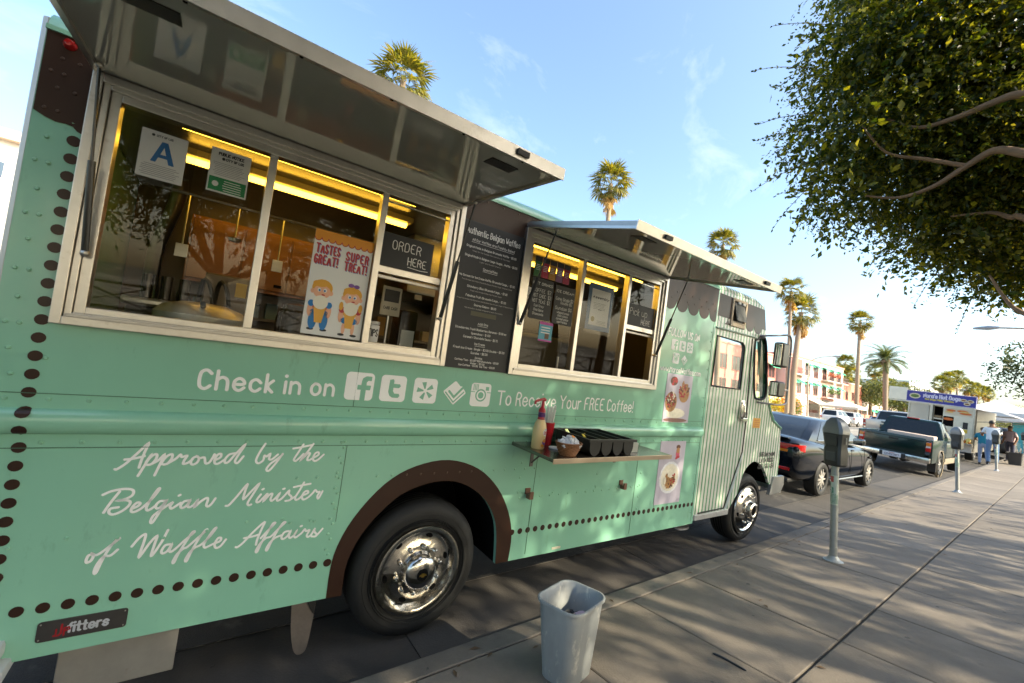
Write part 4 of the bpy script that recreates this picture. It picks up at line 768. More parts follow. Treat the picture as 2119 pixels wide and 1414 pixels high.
t, w, h = sheet('menu_board', 1.772, 2.258, 1.731, 2.700, -.013, SLATE, 'tall blackboard menu headed Authentic Belgian Waffles between the two windows', 'menu board', th=.012)
mb = MB(); text(mb, 'Authentic Belgian Waffles', w/2, h-.085, .040, .0056, XZ, -.0012, width=.43, jit=.2, center=True, step=-.00006)
ML = [('All Our Waffles Are Freshly Baked', .125, .021, .34, 1), ('Original Made in Belgium Brussels Waffle - $6.00', .170, .017, .40, 0), ('Crispy On The Outside Warm and Airy On The Inside', .193, .010, .30, 2), ('Original Made in Belgium Liege (sugar) Waffle - $6.00', .232, .017, .42, 0), ('Light and Sweet Chewy', .255, .010, .17, 2), ('Specialties', .300, .020, .115, 1), ('We Scream for Ice Cream Waffle (Brussels/Liege) - $7.00', .365, .017, .44, 0), ('Two Scoops Ice Cream Chocolate Sauce Powder Sugar Whipped Cream', .388, .010, .40, 2), ('Strawberry Bliss (Brussels/Liege) - $7.00', .430, .017, .32, 0), ('Fresh and Wonderful Berries Powder Sugar', .453, .010, .25, 2), ('Fabulous Fruit (Brussels/Liege) - $7.00', .490, .017, .32, 0), ('Fresh Strawberries Bananas and Blueberries Powder Sugar Whipped Cream', .513, .010, .45, 2), ('Smores Galore - $8.00', .545, .017, .175, 0), ('Marshmallow Nutella Whipped Cream Chocolate', .568, .010, .30, 2), ('Add Ons', .665, .019, .08, 1), ('Strawberries, Fresh Blueberries, Bananas - $1.00 ea', .705, .017, .40, 0), ('Speculoos - $1.00', .733, .017, .15, 0), ('Caramel / Chocolate Sauce - $0.75', .760, .017, .27, 0), ('Ice Cream', .800, .018, .08, 1), ('Fresh Ice Cream  Single - $3.00 Double - $5.00', .835, .017, .40, 0), ('Sundae - $6.00', .862, .017, .13, 0), ('Drinks', .893, .016, .055, 1), ('Coffee/Tea - $2.00  Hot Chocolate - $3.00', .912, .014, .34, 0), ('Water - $2.00', .930, .014, .11, 0), ('Ice Coffee - $3.00  Ice Tea - $3.00', .946, .014, .28, 0)]
mb2 = MB()
for s_, d_, hh, ww, kd in ML:
    text(mb if kd < 2 else mb2, s_, w/2+random.uniform(-.006, .006), h-d_-.004, hh*.8, .0023 if kd < 2 else .0014, XZ, -.0012, width=ww, jit=.15, center=True, step=-.00004, smooth=1)
    if kd == 1: ribbon(mb, [(w/2-ww/2, h-d_-.012), (w/2+ww/2, h-d_-.013)], .0022, XZ, -.0015)
mb.build('chalk_writing', CHALK, t, kind='stuff'); mb2.build('chalk_small_print', CHALKD, t, kind='stuff'); MB().box(.14, .34, -.0014, -.0004, .355, .385).build('painted_out_line', mat('taped_line', (.09, .085, .05), .6), t)
# tea sachets, certificate, small flyer
t = thingT('tea_sachet_strip', 2.405, .0182, 2.468, 'row of five coloured tea sachets hanging at the top of the small window', 'sachets')
for i, c in enumerate(((.03, .14, .04), (.40, .02, .06), (.42, .20, .03), (.22, .10, .22), (.36, .02, .07))):
    s_ = MB().bbox(i*.072, i*.072+.066, 0, .003, -.008*i*0, .150, .001).build('sachet', mat('sachet_%d' % i, c, .35), t); MB().box(i*.072, i*.072+.066, -.001, -.0004, .112, .150).build('sachet_header', INKB, s_); mb = MB(); lines(mb, i*.072+.01, i*.072+.056, .085, 4, .012, .004, -.001); mb.build('sachet_print', PAPER, s_)
t, w, h = sheet('certificate', 2.989, 3.280, 2.163, 2.547, .0182, mat('certificate_blue', (.03, .10, .22), .4, noise=(20, .3)), 'blue bordered certificate with a seal in the middle pane of the small window', 'certificate')
MB().box(.035, w-.035, -.0014, -.0004, .04, h-.045).build('certificate_paper', PAPER, t); mb = MB(); text(mb, 'Assembly', w/2, .265, .0182, .005, XZ, -.002, width=.19, center=True, shear=.25); text(mb, 'Marcel', w/2, .17, .010, .002, XZ, -.002, center=True); lines(mb, .06, .22, .225, 5, .012, .002, -.002); lines(mb, .12, .24, .08, 3, .012, .002, -.002); mb.build('print_heading', INKB, t)
mb = MB(); mb.panel([circ(.075, .09, .022, 16)], XZ, -.002, -.0015); mb.build('gold_seal', mat('seal_gold', (.35, .27, .07), .4), t); MB().box(-.012, w+.012, -.004, -.0035, -.03, h+.01).build('plastic_sleeve', PLAS, t)
t, w, h = sheet('flyer', 2.525, 2.655, 2.0, 2.145, .0182, mat('flyer_cyan', (.10, .36, .48), .5), 'small cyan and magenta flyer below the HOT DRINKS board', 'flyer'); MB().box(0, w, -.0012, -.0003, .125, h).build('flyer_band', mat('flyer_magenta', (.45, .05, .30), .5), t); MB().box(0, w, -.0012, -.0003, 0, .012).build('flyer_foot', MATS['flyer_magenta'], t); mb = MB(); lines(mb, .015, .11, .1, 3, .02, .008); mb.build('flyer_print', PAPER, t); MB().box(.06, .1, -.0012, -.0003, .02, .06).build('flyer_picture', mat('flyer_brown', (.12, .06, .03), .5), t)
# tip jar and things on the counter behind the sliders
t = thingT('tip_jar', 1.335, .155, 1.825, 'white paper tip jar marked TIPS on the sill of the big window', 'tip jar'); MB().lathe([(0, 0), (.045, 0), (.047, .1), (.040, .104), (0, .104)], 24).build('jar', PAPER, t, smooth=30); MB().lathe([(.041, .105), (.047, .107), (.047, .125), (.0, .127)], 24).build('jar_lid', mat('clear_lid', (.5, .5, .48), .15), t, smooth=30)
mb = MB(); text(mb, 'TIPS', -.034, .035, .04, .006, lambda u, v, tt: (u*.95, -math.sqrt(max(.0001, .0475**2-u*u))-.0012+tt, v), 0, width=.066, jit=.2); mb.build('jar_lettering', INKB, t)
MB().box(1.27-1.335, 1.70-1.335, -.12, .3, -.03, -.002).build('jar_tray', STEEL, t)
t = thingT('card_terminal', 1.42, .30, 1.55, 'cream card payment sign and terminal behind the ORDER HERE slider', 'card terminal'); MB().bbox(-.005, .125, -.004, .004, .46, .65, .001).build('sign_card', mat('card_cream', (.55, .50, .40), .6), t); MB().bbox(.01, .11, -.006, -.0045, .55, .63, .0005).build('terminal_screen', INKB, t); mb = MB(); text(mb, 'CARD & CASH'.replace('&', ''), .06, .50, .018, .003, XZ, -.0048, width=.09, center=True); mb.build('card_print', INKB, t); MB().tube([(.06, .01, 0), (.06, .01, .47)], .01, 8).build('stand', STEEL, t)
t = thingT('napkin_dispenser', 1.60, .34, 1.55, 'dark napkin dispenser with a white card inside the big window', 'dispenser'); MB().bbox(-.05, .08, -.06, .12, 0, .52, .03).build('case', mat('dispenser_black', (.025, .02, .018), .25), t, smooth=50); MB().bbox(-.03, .06, -.064, -.0605, .18, .38, .001).build('card', PAPER, t)
# kitchen machines seen through the panes
t = thingT('espresso_machine', .33, .75, 1.55, 'dark coffee machine with steel pipes behind the left pane', 'machine'); MB().bbox(-.2, .28, 0, .45, 0, .30, .02).build('machine_body', mat('machine_dark', (.05, .045, .04), .25, .6), t, smooth=50); MB().bbox(-.22, .30, -.03, .47, .302, .35, .015).build('machine_top', STEEL, t)
for xx in (-.14, -.05, .04): MB().tube([(xx, .2, .35), (xx, .2, .50)], .03, 10).build('steel_cylinder', mat('machine_dark', (.05, .045, .04), .25, .6), t, smooth=True)
for xx in (.12, .2): MB().tube(catmull([(xx, -.02, .28), (xx+.02, -.12, .5), (xx+.07, -.14, .42), (xx+.10, -.1, .15)], 5), .012, 8).build('hose', BLK, t, smooth=True)
t = thingT('waffle_iron', .50, .30, 1.55, 'pale domed waffle iron on the counter behind the left pane', 'waffle iron'); MB().bbox(-.22, .22, -.12, .22, 0, .24, .03).build('base', mat('iron_base', (.10, .09, .08), .3, .7), t, smooth=50); MB().lathe([(.20, .25), (.205, .29), (.17, .33), (.09, .355), (0, .36)], 24).build('dome', mat('iron_dome', (.45, .42, .36), .35, .5), t, smooth=True); MB().tube([(0, -.12, .33), (0, -.24, .35)], .012, 8).build('handle', BLK, t)
t = thingT('control_box', .62, 1.1, 2.0, 'grey control box with a yellow label above the waffle iron', 'control box'); MB().bbox(-.16, .10, 0, .2, -.45, .14, .01).build('case', WALLI, t); MB().bbox(.02, .085, -.003, -.0005, .0, .1, .0008).build('yellow_label', mat('label_yellow', (.5, .40, .08), .5), t)
t = thingT('batter_dispenser', 1.02, .9, 1.55, 'dark batter dispenser behind the ice cream poster', 'dispenser'); MB().lathe([(.12, 0), (.13, .35), (.10, .45), (0, .47)], 20).build('tank', mat('machine_dark', (.05, .045, .04), .25), t, smooth=40)
t = thingT('coffee_urn', 2.55, .8, 1.55, 'dark steel coffee urn behind the HOT DRINKS board', 'urn'); MB().lathe([(.13, 0), (.14, .05), (.14, .42), (.10, .47), (.03, .49), (0, .5)], 24).build('tank', mat('machine_dark', (.05, .045, .04), .25), t, smooth=40); MB().tube([(-.14, 0, .12), (-.19, -.03, .12), (-.2, -.03, .08)], .012, 8).build('tap', STEEL, t)
t = thingT('refrigerator', 3.25, 1.0, .62, 'grey kitchen refrigerator behind the certificate', 'refrigerator'); MB().bbox(-.3, .4, 0, .5, 0, 1.5, .02).build('cabinet', mat('fridge_grey', (.09, .085, .08), .4, .4), t); MB().tube([(.34, -.03, .6), (.34, -.03, 1.3)], .012, 8).build('handle', STEEL, t)
# clutter on the back shelf under the cabinets and hanging utensils
P(MB().box(.05, 4.5, 1.80, 2.108, 1.86, 1.885), 'back_shelf', WALLI)
rk = random.Random(3); KC = [(.35, .05, .03), (.45, .40, .32), (.05, .12, .07), (.30, .18, .05), (.08, .08, .09), (.5, .3, .08), (.12, .2, .3)]
for i in range(26):
    x = .12+i*.165+rk.uniform(-.03, .03); hh = rk.uniform(.10, .2); kd = i % 3; c = KC[rk.randrange(7)]; m_ = mat('ware_%.2f_%.2f' % c[:2], c, .4)
    t = thingT('shelf_bottle' if kd == 0 else 'shelf_tin' if kd == 1 else 'shelf_carton', x, 1.93, 1.8855, 'small '+('bottle' if kd == 0 else 'tin' if kd == 1 else 'carton')+' on the back shelf inside the truck', 'bottle' if kd == 0 else 'tin' if kd == 1 else 'carton', group='goods on the kitchen shelf')
    if kd == 0: MB().lathe([(0, 0), (.03, 0), (.032, hh*.6), (.012, hh*.8), (.012, hh), (0, hh)], 12).build('bottle', m_, t, smooth=40)
    elif kd == 1: MB().lathe([(0, 0), (.045, 0), (.045, hh*.8), (.042, hh*.82), (0, hh*.82)], 14).build('tin', m_, t, smooth=40)
    else: MB().bbox(-.045, .045, -.03, .05, 0, hh, .004).build('carton', m_, t)
rl2 = P(MB().tube([(.15, 1.25, 2.66), (4.4, 1.25, 2.66)], .009, 8), 'utensil_rail', STEEL)
for i in range(14):
    x = .3+i*.29; ln2 = rk.uniform(.2, .34); t = thingT('hanging_utensil', x, 1.25, 2.65, 'steel kitchen utensil hanging from the rail inside the truck', 'utensil', group='utensils on the kitchen rail'); MB().tube([(0, 0, 0), (0, 0, -ln2)], .006, 6).build('handle', STEEL, t)
    (MB().lathe([(.0, -.03), (.035, -.02), (.042, .0), (.038, .0), (.03, -.015), (0, -.022)], 14, Matrix.Translation((0, 0, -ln2-.01))) if i % 2 else MB().bbox(-.035, .035, -.003, .003, -ln2-.09, -ln2, .002)).build('ladle_bowl' if i % 2 else 'spatula_blade', STEEL, t)
P(MB().bbox(1.9, 2.5, 1.2, 2.1, 2.3, 2.84, .02), 'extractor_duct', STEEL); P(MB().tube(catmull([(.1, 2.0, 1.9), (.1, 1.9, 2.3), (.2, 1.7, 2.7), (.2, 1.6, 2.84)], 5), .05, 12), 'vent_pipe', STEEL, smooth=True)
# ---------------------------------------------------------------- condiments on the shelf
t = thingT('creamer_bottle', 2.485, -.19, 1.2465, 'cream coloured creamer bottle with red pump and purple neck on the shelf', 'bottle')
prof = [(0, 0), (.042, 0), (.047, .006), (.048, .10), (.046, .14), (.038, .175), (.026, .20), (.022, .205)]
MB().lathe(prof, 28).build('bottle_body', mat('creamer_cream', (.72, .52, .25), .35, noise=(8, .06)), t, smooth=40); MB().lathe([(.026, .2), (.023, .218), (.0, .22)], 20).build('bottle_neck', RED, t, smooth=40); MB().lathe([(.024, .218), (.026, .222), (.024, .25), (0, .252)], 20).build('collar', mat('purple_plastic', (.08, .02, .12), .3), t, smooth=40)
pm = MB().lathe([(.026, .252), (.024, .27), (.012, .285), (.009, .33), (0, .332)], 16).build('pump', mat('red_plastic', (.42, .01, .02), .3), t, smooth=40); MB().tube(catmull([(.018, 0, .335), (0, 0, .342), (-.05, 0, .330), (-.068, 0, .322), (-.07, 0, .305)], 4), [.010]*5+[.008]*12, 8).build('nozzle', MATS['red_plastic'], pm, smooth=True)
cy = lambda u, v, tt: (.0485*math.sin(u/.0485), -.0485*math.cos(u/.0485)+tt*1.0, v)
def lab(shape, m_, nm, tt=-.0006): 
    c0 = (sum(p[0] for p in shape)/len(shape), sum(p[1] for p in shape)/len(shape)); k = len(shape); mb = MB(); mb.add([cy(*c0, tt)]+[cy(u, v, tt) for u, v in shape]+[cy(c0[0]+(u-c0[0])*.5, c0[1]+(v-c0[1])*.5, tt) for u, v in shape], [(0, k+1+i, k+1+(i+1) % k) for i in range(k)]+[(1+i, 1+(i+1) % k, k+1+(i+1) % k, k+1+i) for i in range(k)]); mb.build(nm, m_, t)
lab(circ(.018, .118, .026, 20), PAPER, 'label_disc'); lab(circ(.020, .052, .026, 20, .022), PURP, 'label_cup'); lab(circ(.018, .060, .022, 16, .012), ORG, 'label_drink', -.0012); lab(circ(-.002, .028, .012, 12, .010), ORG, 'label_nut', -.001); lab(circ(.03, .026, .010, 12), RED, 'label_nut', -.001); lab(rect(.006, .032, .134, .139), BLUE, 'label_bar', -.0014)
mb = MB(); 
for k, zz in enumerate((.116, .104)): text(mb, ('Coffee', 'mate')[k], .018, zz, .011, .0026, cy, -.0014, width=.036, center=True)
mb.build('label_letters', RED, t)
t = thingT('straw_cup', 2.645, -.095, 1.2465, 'red cup full of white straws beside the creamer bottle', 'cup'); MB().lathe([(0, 0), (.032, 0), (.034, .004), (.045, .165), (.041, .165), (.031, .01), (0, .01)], 24).build('cup', MATS['red_plastic'], t, smooth=40); MB().lathe([(.0335, .03), (.0345, .032), (.0337, .036)], 24).build('cup_ring', mat('pale_band', (.5, .35, .4), .4), t)
for i in range(15):
    a = i*2.4; r = .008+.024*math.sqrt((i+.5)/15); h2 = random.uniform(.235, .30); p0 = Vector((r*.6*math.cos(a), r*.6*math.sin(a), .012)); p1 = Vector((r*1.35*math.cos(a), r*1.35*math.sin(a), h2)); MB().tube([p0, p1], .0045, 6).build('straw', mat('straw_white', (.72, .70, .66), .5), t)
t = thingT('cup_lid', 2.625, -.215, 1.2465, 'flat white plastic cup lid lying in front of the straw cup', 'lid'); MB().lathe([(0, .006), (.036, .007), (.044, .010), (.046, .006), (.044, .001), (0, .0015)], 28).build('lid', mat('lid_white', (.62, .62, .63), .2), t, smooth=40)
# wicker basket with creamer cups
t = thingT('wicker_basket', 2.60, -.375, 1.2465, 'brown wicker basket heaped with small white creamer cups', 'basket'); WICK = mat('wicker', (.20, .085, .03), .6, noise=(60, .5)); mb = MB(); nw = 26
for k in range(9):
    z = .004+k*.0095; r0 = .052+.032*(k/8)**.8
    pts = [((r0*1.15+.0022*(1 if (j+k) % 2 else -1))*math.cos(2*PI*j/nw), (r0*.85+.0022*(1 if (j+k) % 2 else -1))*math.sin(2*PI*j/nw), z) for j in range(nw+1)]; mb.tube(pts, .0048, 5)
mb.build('wicker_weave', WICK, t, smooth=True); mb = MB()
for j in range(nw): a = 2*PI*j/nw; mb.tube([(.052*1.15*math.cos(a), .052*.85*math.sin(a), .003), (.084*1.15*math.cos(a), .084*.85*math.sin(a), .082)], .0028, 4)
mb.panel([circ(0, 0, .056, 16, .044)], XY, .001, .004); mb.build('wicker_ribs', WICK, t)
MB().tube([(.0985*math.cos(2*PI*j/24), .0725*math.sin(2*PI*j/24), .083) for j in range(25)], .006, 6).build('basket_rim', WICK, t, smooth=True)
cup_me = None
for i in range(34):
    a = i*2.39996; r = math.sqrt((i+.5)/34); z = .055+.048*(1-r*r)+random.uniform(0, .008)
    if cup_me is None: o = MB().lathe([(0, 0), (.012, 0), (.016, .018), (.019, .019), (.019, .021), (0, .021)], 12).build('creamer_cup', mat('creamer_cup_white', (.66, .67, .70), .35), t, smooth=40); cup_me = o.data
    else: o = mesh_obj('creamer_cup', cup_me, t)
    o.location = (.083*r*math.cos(a), .060*r*math.sin(a), z); o.rotation_euler = (random.uniform(-.9, .9), random.uniform(-.9, .9), 0)
mb = MB(); mb.lathe([(0, .0225), (.013, .0222), (0.013, .0215)], 12); o = mb.build('creamer_label', ORG, t); o.location = (.0, -.02, .112); o.rotation_euler = (.5, .1, 0)
# black condiment bin: four troughs
t = thingT('condiment_bin', 2.735, -.435, 1.2465, 'black plastic four compartment condiment bin on the serving shelf', 'condiment bin'); BP = mat('bin_black', (.014, .014, .014), .38)
for k in range(4):
    x0 = .012+k*.118; x1 = x0+.106
    def U(y, g): return [(x0+g+(x1-x0-2*g)*(.5-.5*math.cos(a)), y, .062-(.060-g)*math.sin(a)) for a in np.linspace(0, PI, 13)]
    ov = [(x0, .004, .108)]+U(.004, 0)+[(x1, .004, .108)]; ob = [(x0, .36, .108)]+U(.36, 0)+[(x1, .36, .108)]; iv = [(x0+.004, .009, .108)]+U(.009, .004)+[(x1-.004, .009, .108)]; ib = [(x0+.004, .355, .108)]+U(.355, .004)+[(x1-.004, .355, .108)]
    mb = MB(); mb.loft([ov, ob], closed=False, caps=False); mb.loft([iv, ib], closed=False, caps=False); n_ = len(ov)
    mb.add(ov, [tuple(range(n_))]); mb.add(ob, [tuple(range(n_))]); mb.build('trough', BP, t, smooth=40)
mb = MB(); xs2 = [0, .012]+sum([[.012+k*.118+.106, .012+(k+1)*.118] for k in range(3)], [])+[.012+3*.118+.106, .49]
for a, b_ in zip(xs2[0::2], xs2[1::2]): mb.bbox(a, b_, 0, .364, .103, .116, .002)
for y0, y1 in ((-.008, .004), (.36, .372)): mb.bbox(-.008, .498, y0, y1, .098, .118, .002)
mb.build('bin_rim', BP, t)
for k in range(14): 
    o = MB().bbox(0, .035, 0, .05, 0, .004, .001).build('sugar_packet', mat('packet_yellow', (.62, .50, .06), .5), t); o.location = (.13+random.uniform(-.005, .05), .05+random.uniform(0, .14), .035+.005*k); o.rotation_euler = (random.uniform(-.6, .9), random.uniform(-.6, .6), random.uniform(0, 3))
o = MB().bbox(0, .04, 0, .05, 0, .004, .001).build('sugar_packet', mat('packet_green', (.35, .42, .20), .5), t); o.location = (.03, .25, .09); o.rotation_euler = (.8, 0, .3)
t = thingT('napkin_box', 3.265, -.33, 1.2465, 'clear box of white napkins at the right end of the shelf', 'napkin box'); MB().bbox(0, .085, -.04, .20, .002, .075, .004).build('napkin_stack', mat('napkin', (.62, .58, .56), .8, noise=(30, .08)), t)
mb = MB()
for x0, x1, y0, y1 in ((-.006, -.003, -.046, .206), (.088, .091, -.046, .206), (-.0025, .0875, .203, .206), (-.0025, .0875, -.046, -.043)): mb.box(x0, x1, y0, y1, 0, .115)
mb.build('clear_box', glass('acrylic', (.93, .95, .94), 1.45), t)
# ------------------------------------------------------------------ trees
BARK = mat('fig_bark', (.18, .11, .065), .85, noise=(6, .4), bump=(14, .5), stretch=(1, 1, .4))
LEAF = leafmat('fig_leaf', (.026, .048, .007), (.27, .25, .022), .55, .35, 2.6)  # second colour paints sunlit yellow highlights onto some of the leaves
def leaf_arrays(centers, dirs, size, r, curl=.25):
    """one folded leaf (four triangles) per centre, pointing along dirs"""
    n = len(centers); d = dirs/np.linalg.norm(dirs, axis=1, keepdims=True)
    up = r.normal(size=(n, 3)); s_ = np.cross(d, up); s_ /= np.linalg.norm(s_, axis=1, keepdims=True)+1e-9; nn = np.cross(s_, d)
    sz_ = size*r.uniform(.65, 1.25, (n, 1)); wd = sz_*.27
    v = np.stack([centers, centers+d*sz_*.5+s_*wd+nn*wd*curl, centers+d*sz_*.5-s_*wd+nn*wd*curl, centers+d*sz_, centers+d*sz_*.45], 1).reshape(-1, 3)
    b = (np.arange(n)*5)[:, None]
    f = np.concatenate([b+np.array([[0, 1, 4]]), b+np.array([[1, 3, 4]]), b+np.array([[3, 2, 4]]), b+np.array([[2, 0, 4]])])
    return v, f
def leaf_mesh(name, v, f, m, parent, kind='stuff'):
    me = bpy.data.meshes.new(name); me.vertices.add(len(v)); me.vertices.foreach_set('co', v.astype(np.float32).ravel()); me.loops.add(f.size); me.loops.foreach_set('vertex_index', f.astype(np.int32).ravel())
    me.polygons.add(len(f)); me.polygons.foreach_set('loop_start', np.arange(0, f.size, 3, dtype=np.int32)); me.polygons.foreach_set('loop_total', np.full(len(f), 3, dtype=np.int32)); me.materials.append(m); me.update(); me.validate()
    return mesh_obj(name, me, parent, kind=kind)
def crown_leaves(blobs, ntwig, per, size, r, shell=.5, droop=.35):
    B = np.array(blobs); vol = B[:, 3]**2.4; pick = r.choice(len(B), ntwig, p=vol/vol.sum()); u = r.normal(size=(ntwig, 3)); u /= np.linalg.norm(u, axis=1, keepdims=True)
    rad = shell+(1-shell)*r.random((ntwig, 1))**.6; c = B[pick, :3]+u*rad*B[pick, 3:4]*np.array([1, 1, .85])
    # twig curve outward and a little down
    td = u*.8+r.normal(size=(ntwig, 3))*.45; td[:, 2] -= droop; td /= np.linalg.norm(td, axis=1, keepdims=True); tl = r.uniform(.14, .5, (ntwig, 1))*(size/.055)**.6
    k = np.linspace(.05, 1, per)[None, :, None]; P_ = c[:, None]+td[:, None]*tl[:, None]*k; P_[..., 2] -= (tl*.22)*(k[..., 0]**2)
    P_ += r.normal(size=P_.shape)*size*.12; ld = td[:, None]*.7+r.normal(size=P_.shape)*.75; ld[..., 2] -= .12
    return P_.reshape(-1, 3), ld.reshape(-1, 3), c, td, tl
blobs = [(7.55,-.62,7.02,.66),(8.04,-1.16,7.17,1.0),(8.73,-1.81,7.15,1.1),(7.66,-.34,5.85,.70),(8.19,-.93,6.12,1.0),(8.91,-1.56,6.0,1.1),(8.03,-.30,5.02,.55),(8.78,-.81,5.35,.8),(9.49,-1.38,5.18,.95),(9.54,-1.86,5.56,1.2),(9.94,-1.04,4.70,.60),(10.51,-1.46,4.50,.62),(11.04,-1.82,4.32,.62),(7.85,-.85,8.64,.95),(8.28,-1.41,8.5,1.3),(9.56,-2.35,7.0,1.5),(10.06,-2.31,5.59,1.4),(11.06,-2.25,4.8,.95),(7.45,-.22,6.7,.42),
         (9.6,-3.2,7.6,1.9),(11,-3.4,6.6,1.9),(9.0,-4.6,7.4,2.0),(11,-5.0,7.2,2.0),(12,-3.2,5.6,1.5),(9.8,-4.0,9.0,1.9),(8.6,-3.0,9.4,1.6)]
fig = empty('fig_tree', (10.2, -3.9, .2), label='large leafy fig tree overhanging the sidewalk and truck at the right', cat='tree')
r5 = np.random.default_rng(11); o3 = np.array(fig.location)
c_, d_, tc_, td_, tl_ = crown_leaves(blobs[:19], 10500, 12, .058, r5); v, f = leaf_arrays(c_-o3, d_, .058, r5); leaf_mesh('crown', v, f, LEAF, fig)
c_, d_, *_ = crown_leaves(blobs[19:], 800, 9, .11, r5); v, f = leaf_arrays(c_-o3, d_, .11, r5); leaf_mesh('outer_crown', v, f, LEAF, fig)
# darker inner mass so that the sky only shows through at the rim
c_, d_, *_ = crown_leaves([(x, y, z, q*.75) for x, y, z, q in blobs[:19]], 4200, 9, .11, r5, shell=.1); v, f = leaf_arrays(c_-o3, d_, .12, r5); leaf_mesh('inner_crown', v, f, LEAF, fig)
# long free twigs at the crown's edge
tw = MB(); lv = []; ld = []
for x, y, z, dx, dy, dz, ln_ in [(7.05,.02,6.75,-.5,.55,.1,.55),(7.1,.0,6.0,-.5,.6,-.05,.5),(7.1,.05,5.75,-.45,.6,0,.45),(7.35,.1,5.3,-.4,.5,-.3,.6),(7.5,.05,4.9,-.3,.4,-.6,.55),(7.6,.0,4.75,-.1,.3,-.8,.5),(9.5,-.5,4.5,-.3,.3,-.5,.5),(7.2,-.2,7.4,-.5,.5,.1,.6),(10.2,-.95,4.1,-.2,.3,-.6,.5),(10.8,-1.3,3.75,0,.3,-.8,.45)]:
    dd = Vector((dx, dy, dz)).normalized(); p0 = Vector((x, y, z))-Vector(fig.location); pts = [p0-dd*.3, p0, p0+dd*ln_*.5+Vector((0, 0, -.02)), p0+dd*ln_+Vector((0, 0, -.09))]; pts = catmull(pts, 4); tw.tube(pts, [.006-.0035*i/len(pts) for i in range(len(pts))], 5)
    for i in range(22): q = pts[min(len(pts)-1, int(3+i/22*(len(pts)-3)))]; lv.append(q); ld.append(dd+Vector(r5.normal(size=3))*.7)
v, f = leaf_arrays(np.array(lv), np.array(ld), .058, r5); leaf_mesh('edge_twig_leaves', v, f, LEAF, fig); tw.build('edge_twigs', BARK, fig, kind='stuff')
F_ = Vector(fig.location)
def limb(pts, r0, r1, par=fig, name='limb', off=F_, m=BARK, n=10):
    P_ = catmull([Vector(p)-off for p in pts], 5); k = len(P_); return MB().tube(P_, [r0+(r1-r0)*i/(k-1) for i in range(k)], n).build(name, m, par, smooth=True)
limb([(10.2, -3.9, .1), (10.15, -3.85, .6), (10.25, -3.8, 1.6), (10.1, -3.7, 2.8)], .30, .22, name='trunk')
limb([(10.1, -3.7, 2.7), (8.34, -3.04, 4.05), (7.91, -2.42, 5.32), (7.78, -2.1, 5.55), (7.76, -1.86, 5.55), (7.72, -1.58, 5.49), (7.67, -1.23, 5.49), (7.56, -0.94, 5.7)], .075, .014)
limb([(10.1, -3.7, 2.6), (8.44, -2.86, 3.96), (8.09, -2.25, 4.83), (8.04, -2.08, 4.94), (8.02, -1.86, 5.06), (8.0, -1.62, 4.94), (7.95, -1.33, 4.75), (7.89, -1.0, 4.68), (7.73, -0.68, 4.75)], .075, .012)
limb([(8.0, -1.62, 4.94), (7.82, -1.29, 5.09), (7.56, -0.94, 5.22), (7.21, -0.77, 5.53)], .03, .01)
limb([(10.1, -3.7, 2.6), (8.87, -2.6, 3.88), (8.82, -2.03, 4.4), (8.81, -1.91, 4.44), (8.8, -1.74, 4.55), (8.69, -1.38, 4.56)], .06, .012)
limb([(10.1, -3.7, 2.4), (9.21, -2.42, 2.91), (9.24, -1.99, 3.22), (9.24, -1.84, 3.4), (9.23, -1.68, 3.79)], .05, .012)
limb([(10.1, -3.7, 2.7), (10.4, -4.0, 4.5), (10.2, -4.4, 6.5)], .18, .06); limb([(10.3, -3.9, 3.6), (11.3, -3.4, 5.0), (12, -3.2, 5.8)], .12, .04)
# park trees behind the camera: they shade the sidewalk and stand in the window reflections
LEAF2 = leafmat('park_leaf', (.022, .04, .010), (.07, .085, .02), .3, .5)
def park_tree(x, y, h, R_, seed, label, lean=(0, 0), nt=4400, lsz=.21, flat=.85):
    r = np.random.default_rng(seed); t = empty('park_tree', (x, y, .25), label=label, cat='tree', group='trees in the park behind the sidewalk'); bl = []
    for i in range(19):
        a = r.uniform(0, 2*PI); q = R_*math.sqrt(r.random())*.8; bl.append((q*math.cos(a)+lean[0], q*math.sin(a)+lean[1], h-r.uniform(0, .35)*R_*flat*2, R_*r.uniform(.32, .5)))
    c, d, *_ = crown_leaves(bl, nt, 8, lsz, r, shell=.25); v, f = leaf_arrays(c, d, lsz, r); leaf_mesh('crown', v, f, LEAF2, t)
    z0 = h-R_*1.0; fork = Vector((lean[0]*.3, lean[1]*.3, z0*.75)); MB().tube(catmull([(0, 0, -.1), (.05*r.normal(), .1, z0*.4), tuple(fork)], 5), [.26-.01*i for i in range(11)], 10).build('trunk', BARK, t, smooth=True)
    for b_ in bl[:7]:
        e = Vector(b_[:3]); MB().tube(catmull([tuple(fork), tuple(fork.lerp(e, .5)+Vector((0, 0, -.25))), tuple(e)], 5), [.13-.010*i for i in range(11)], 8).build('limb', BARK, t, smooth=True)
    return t
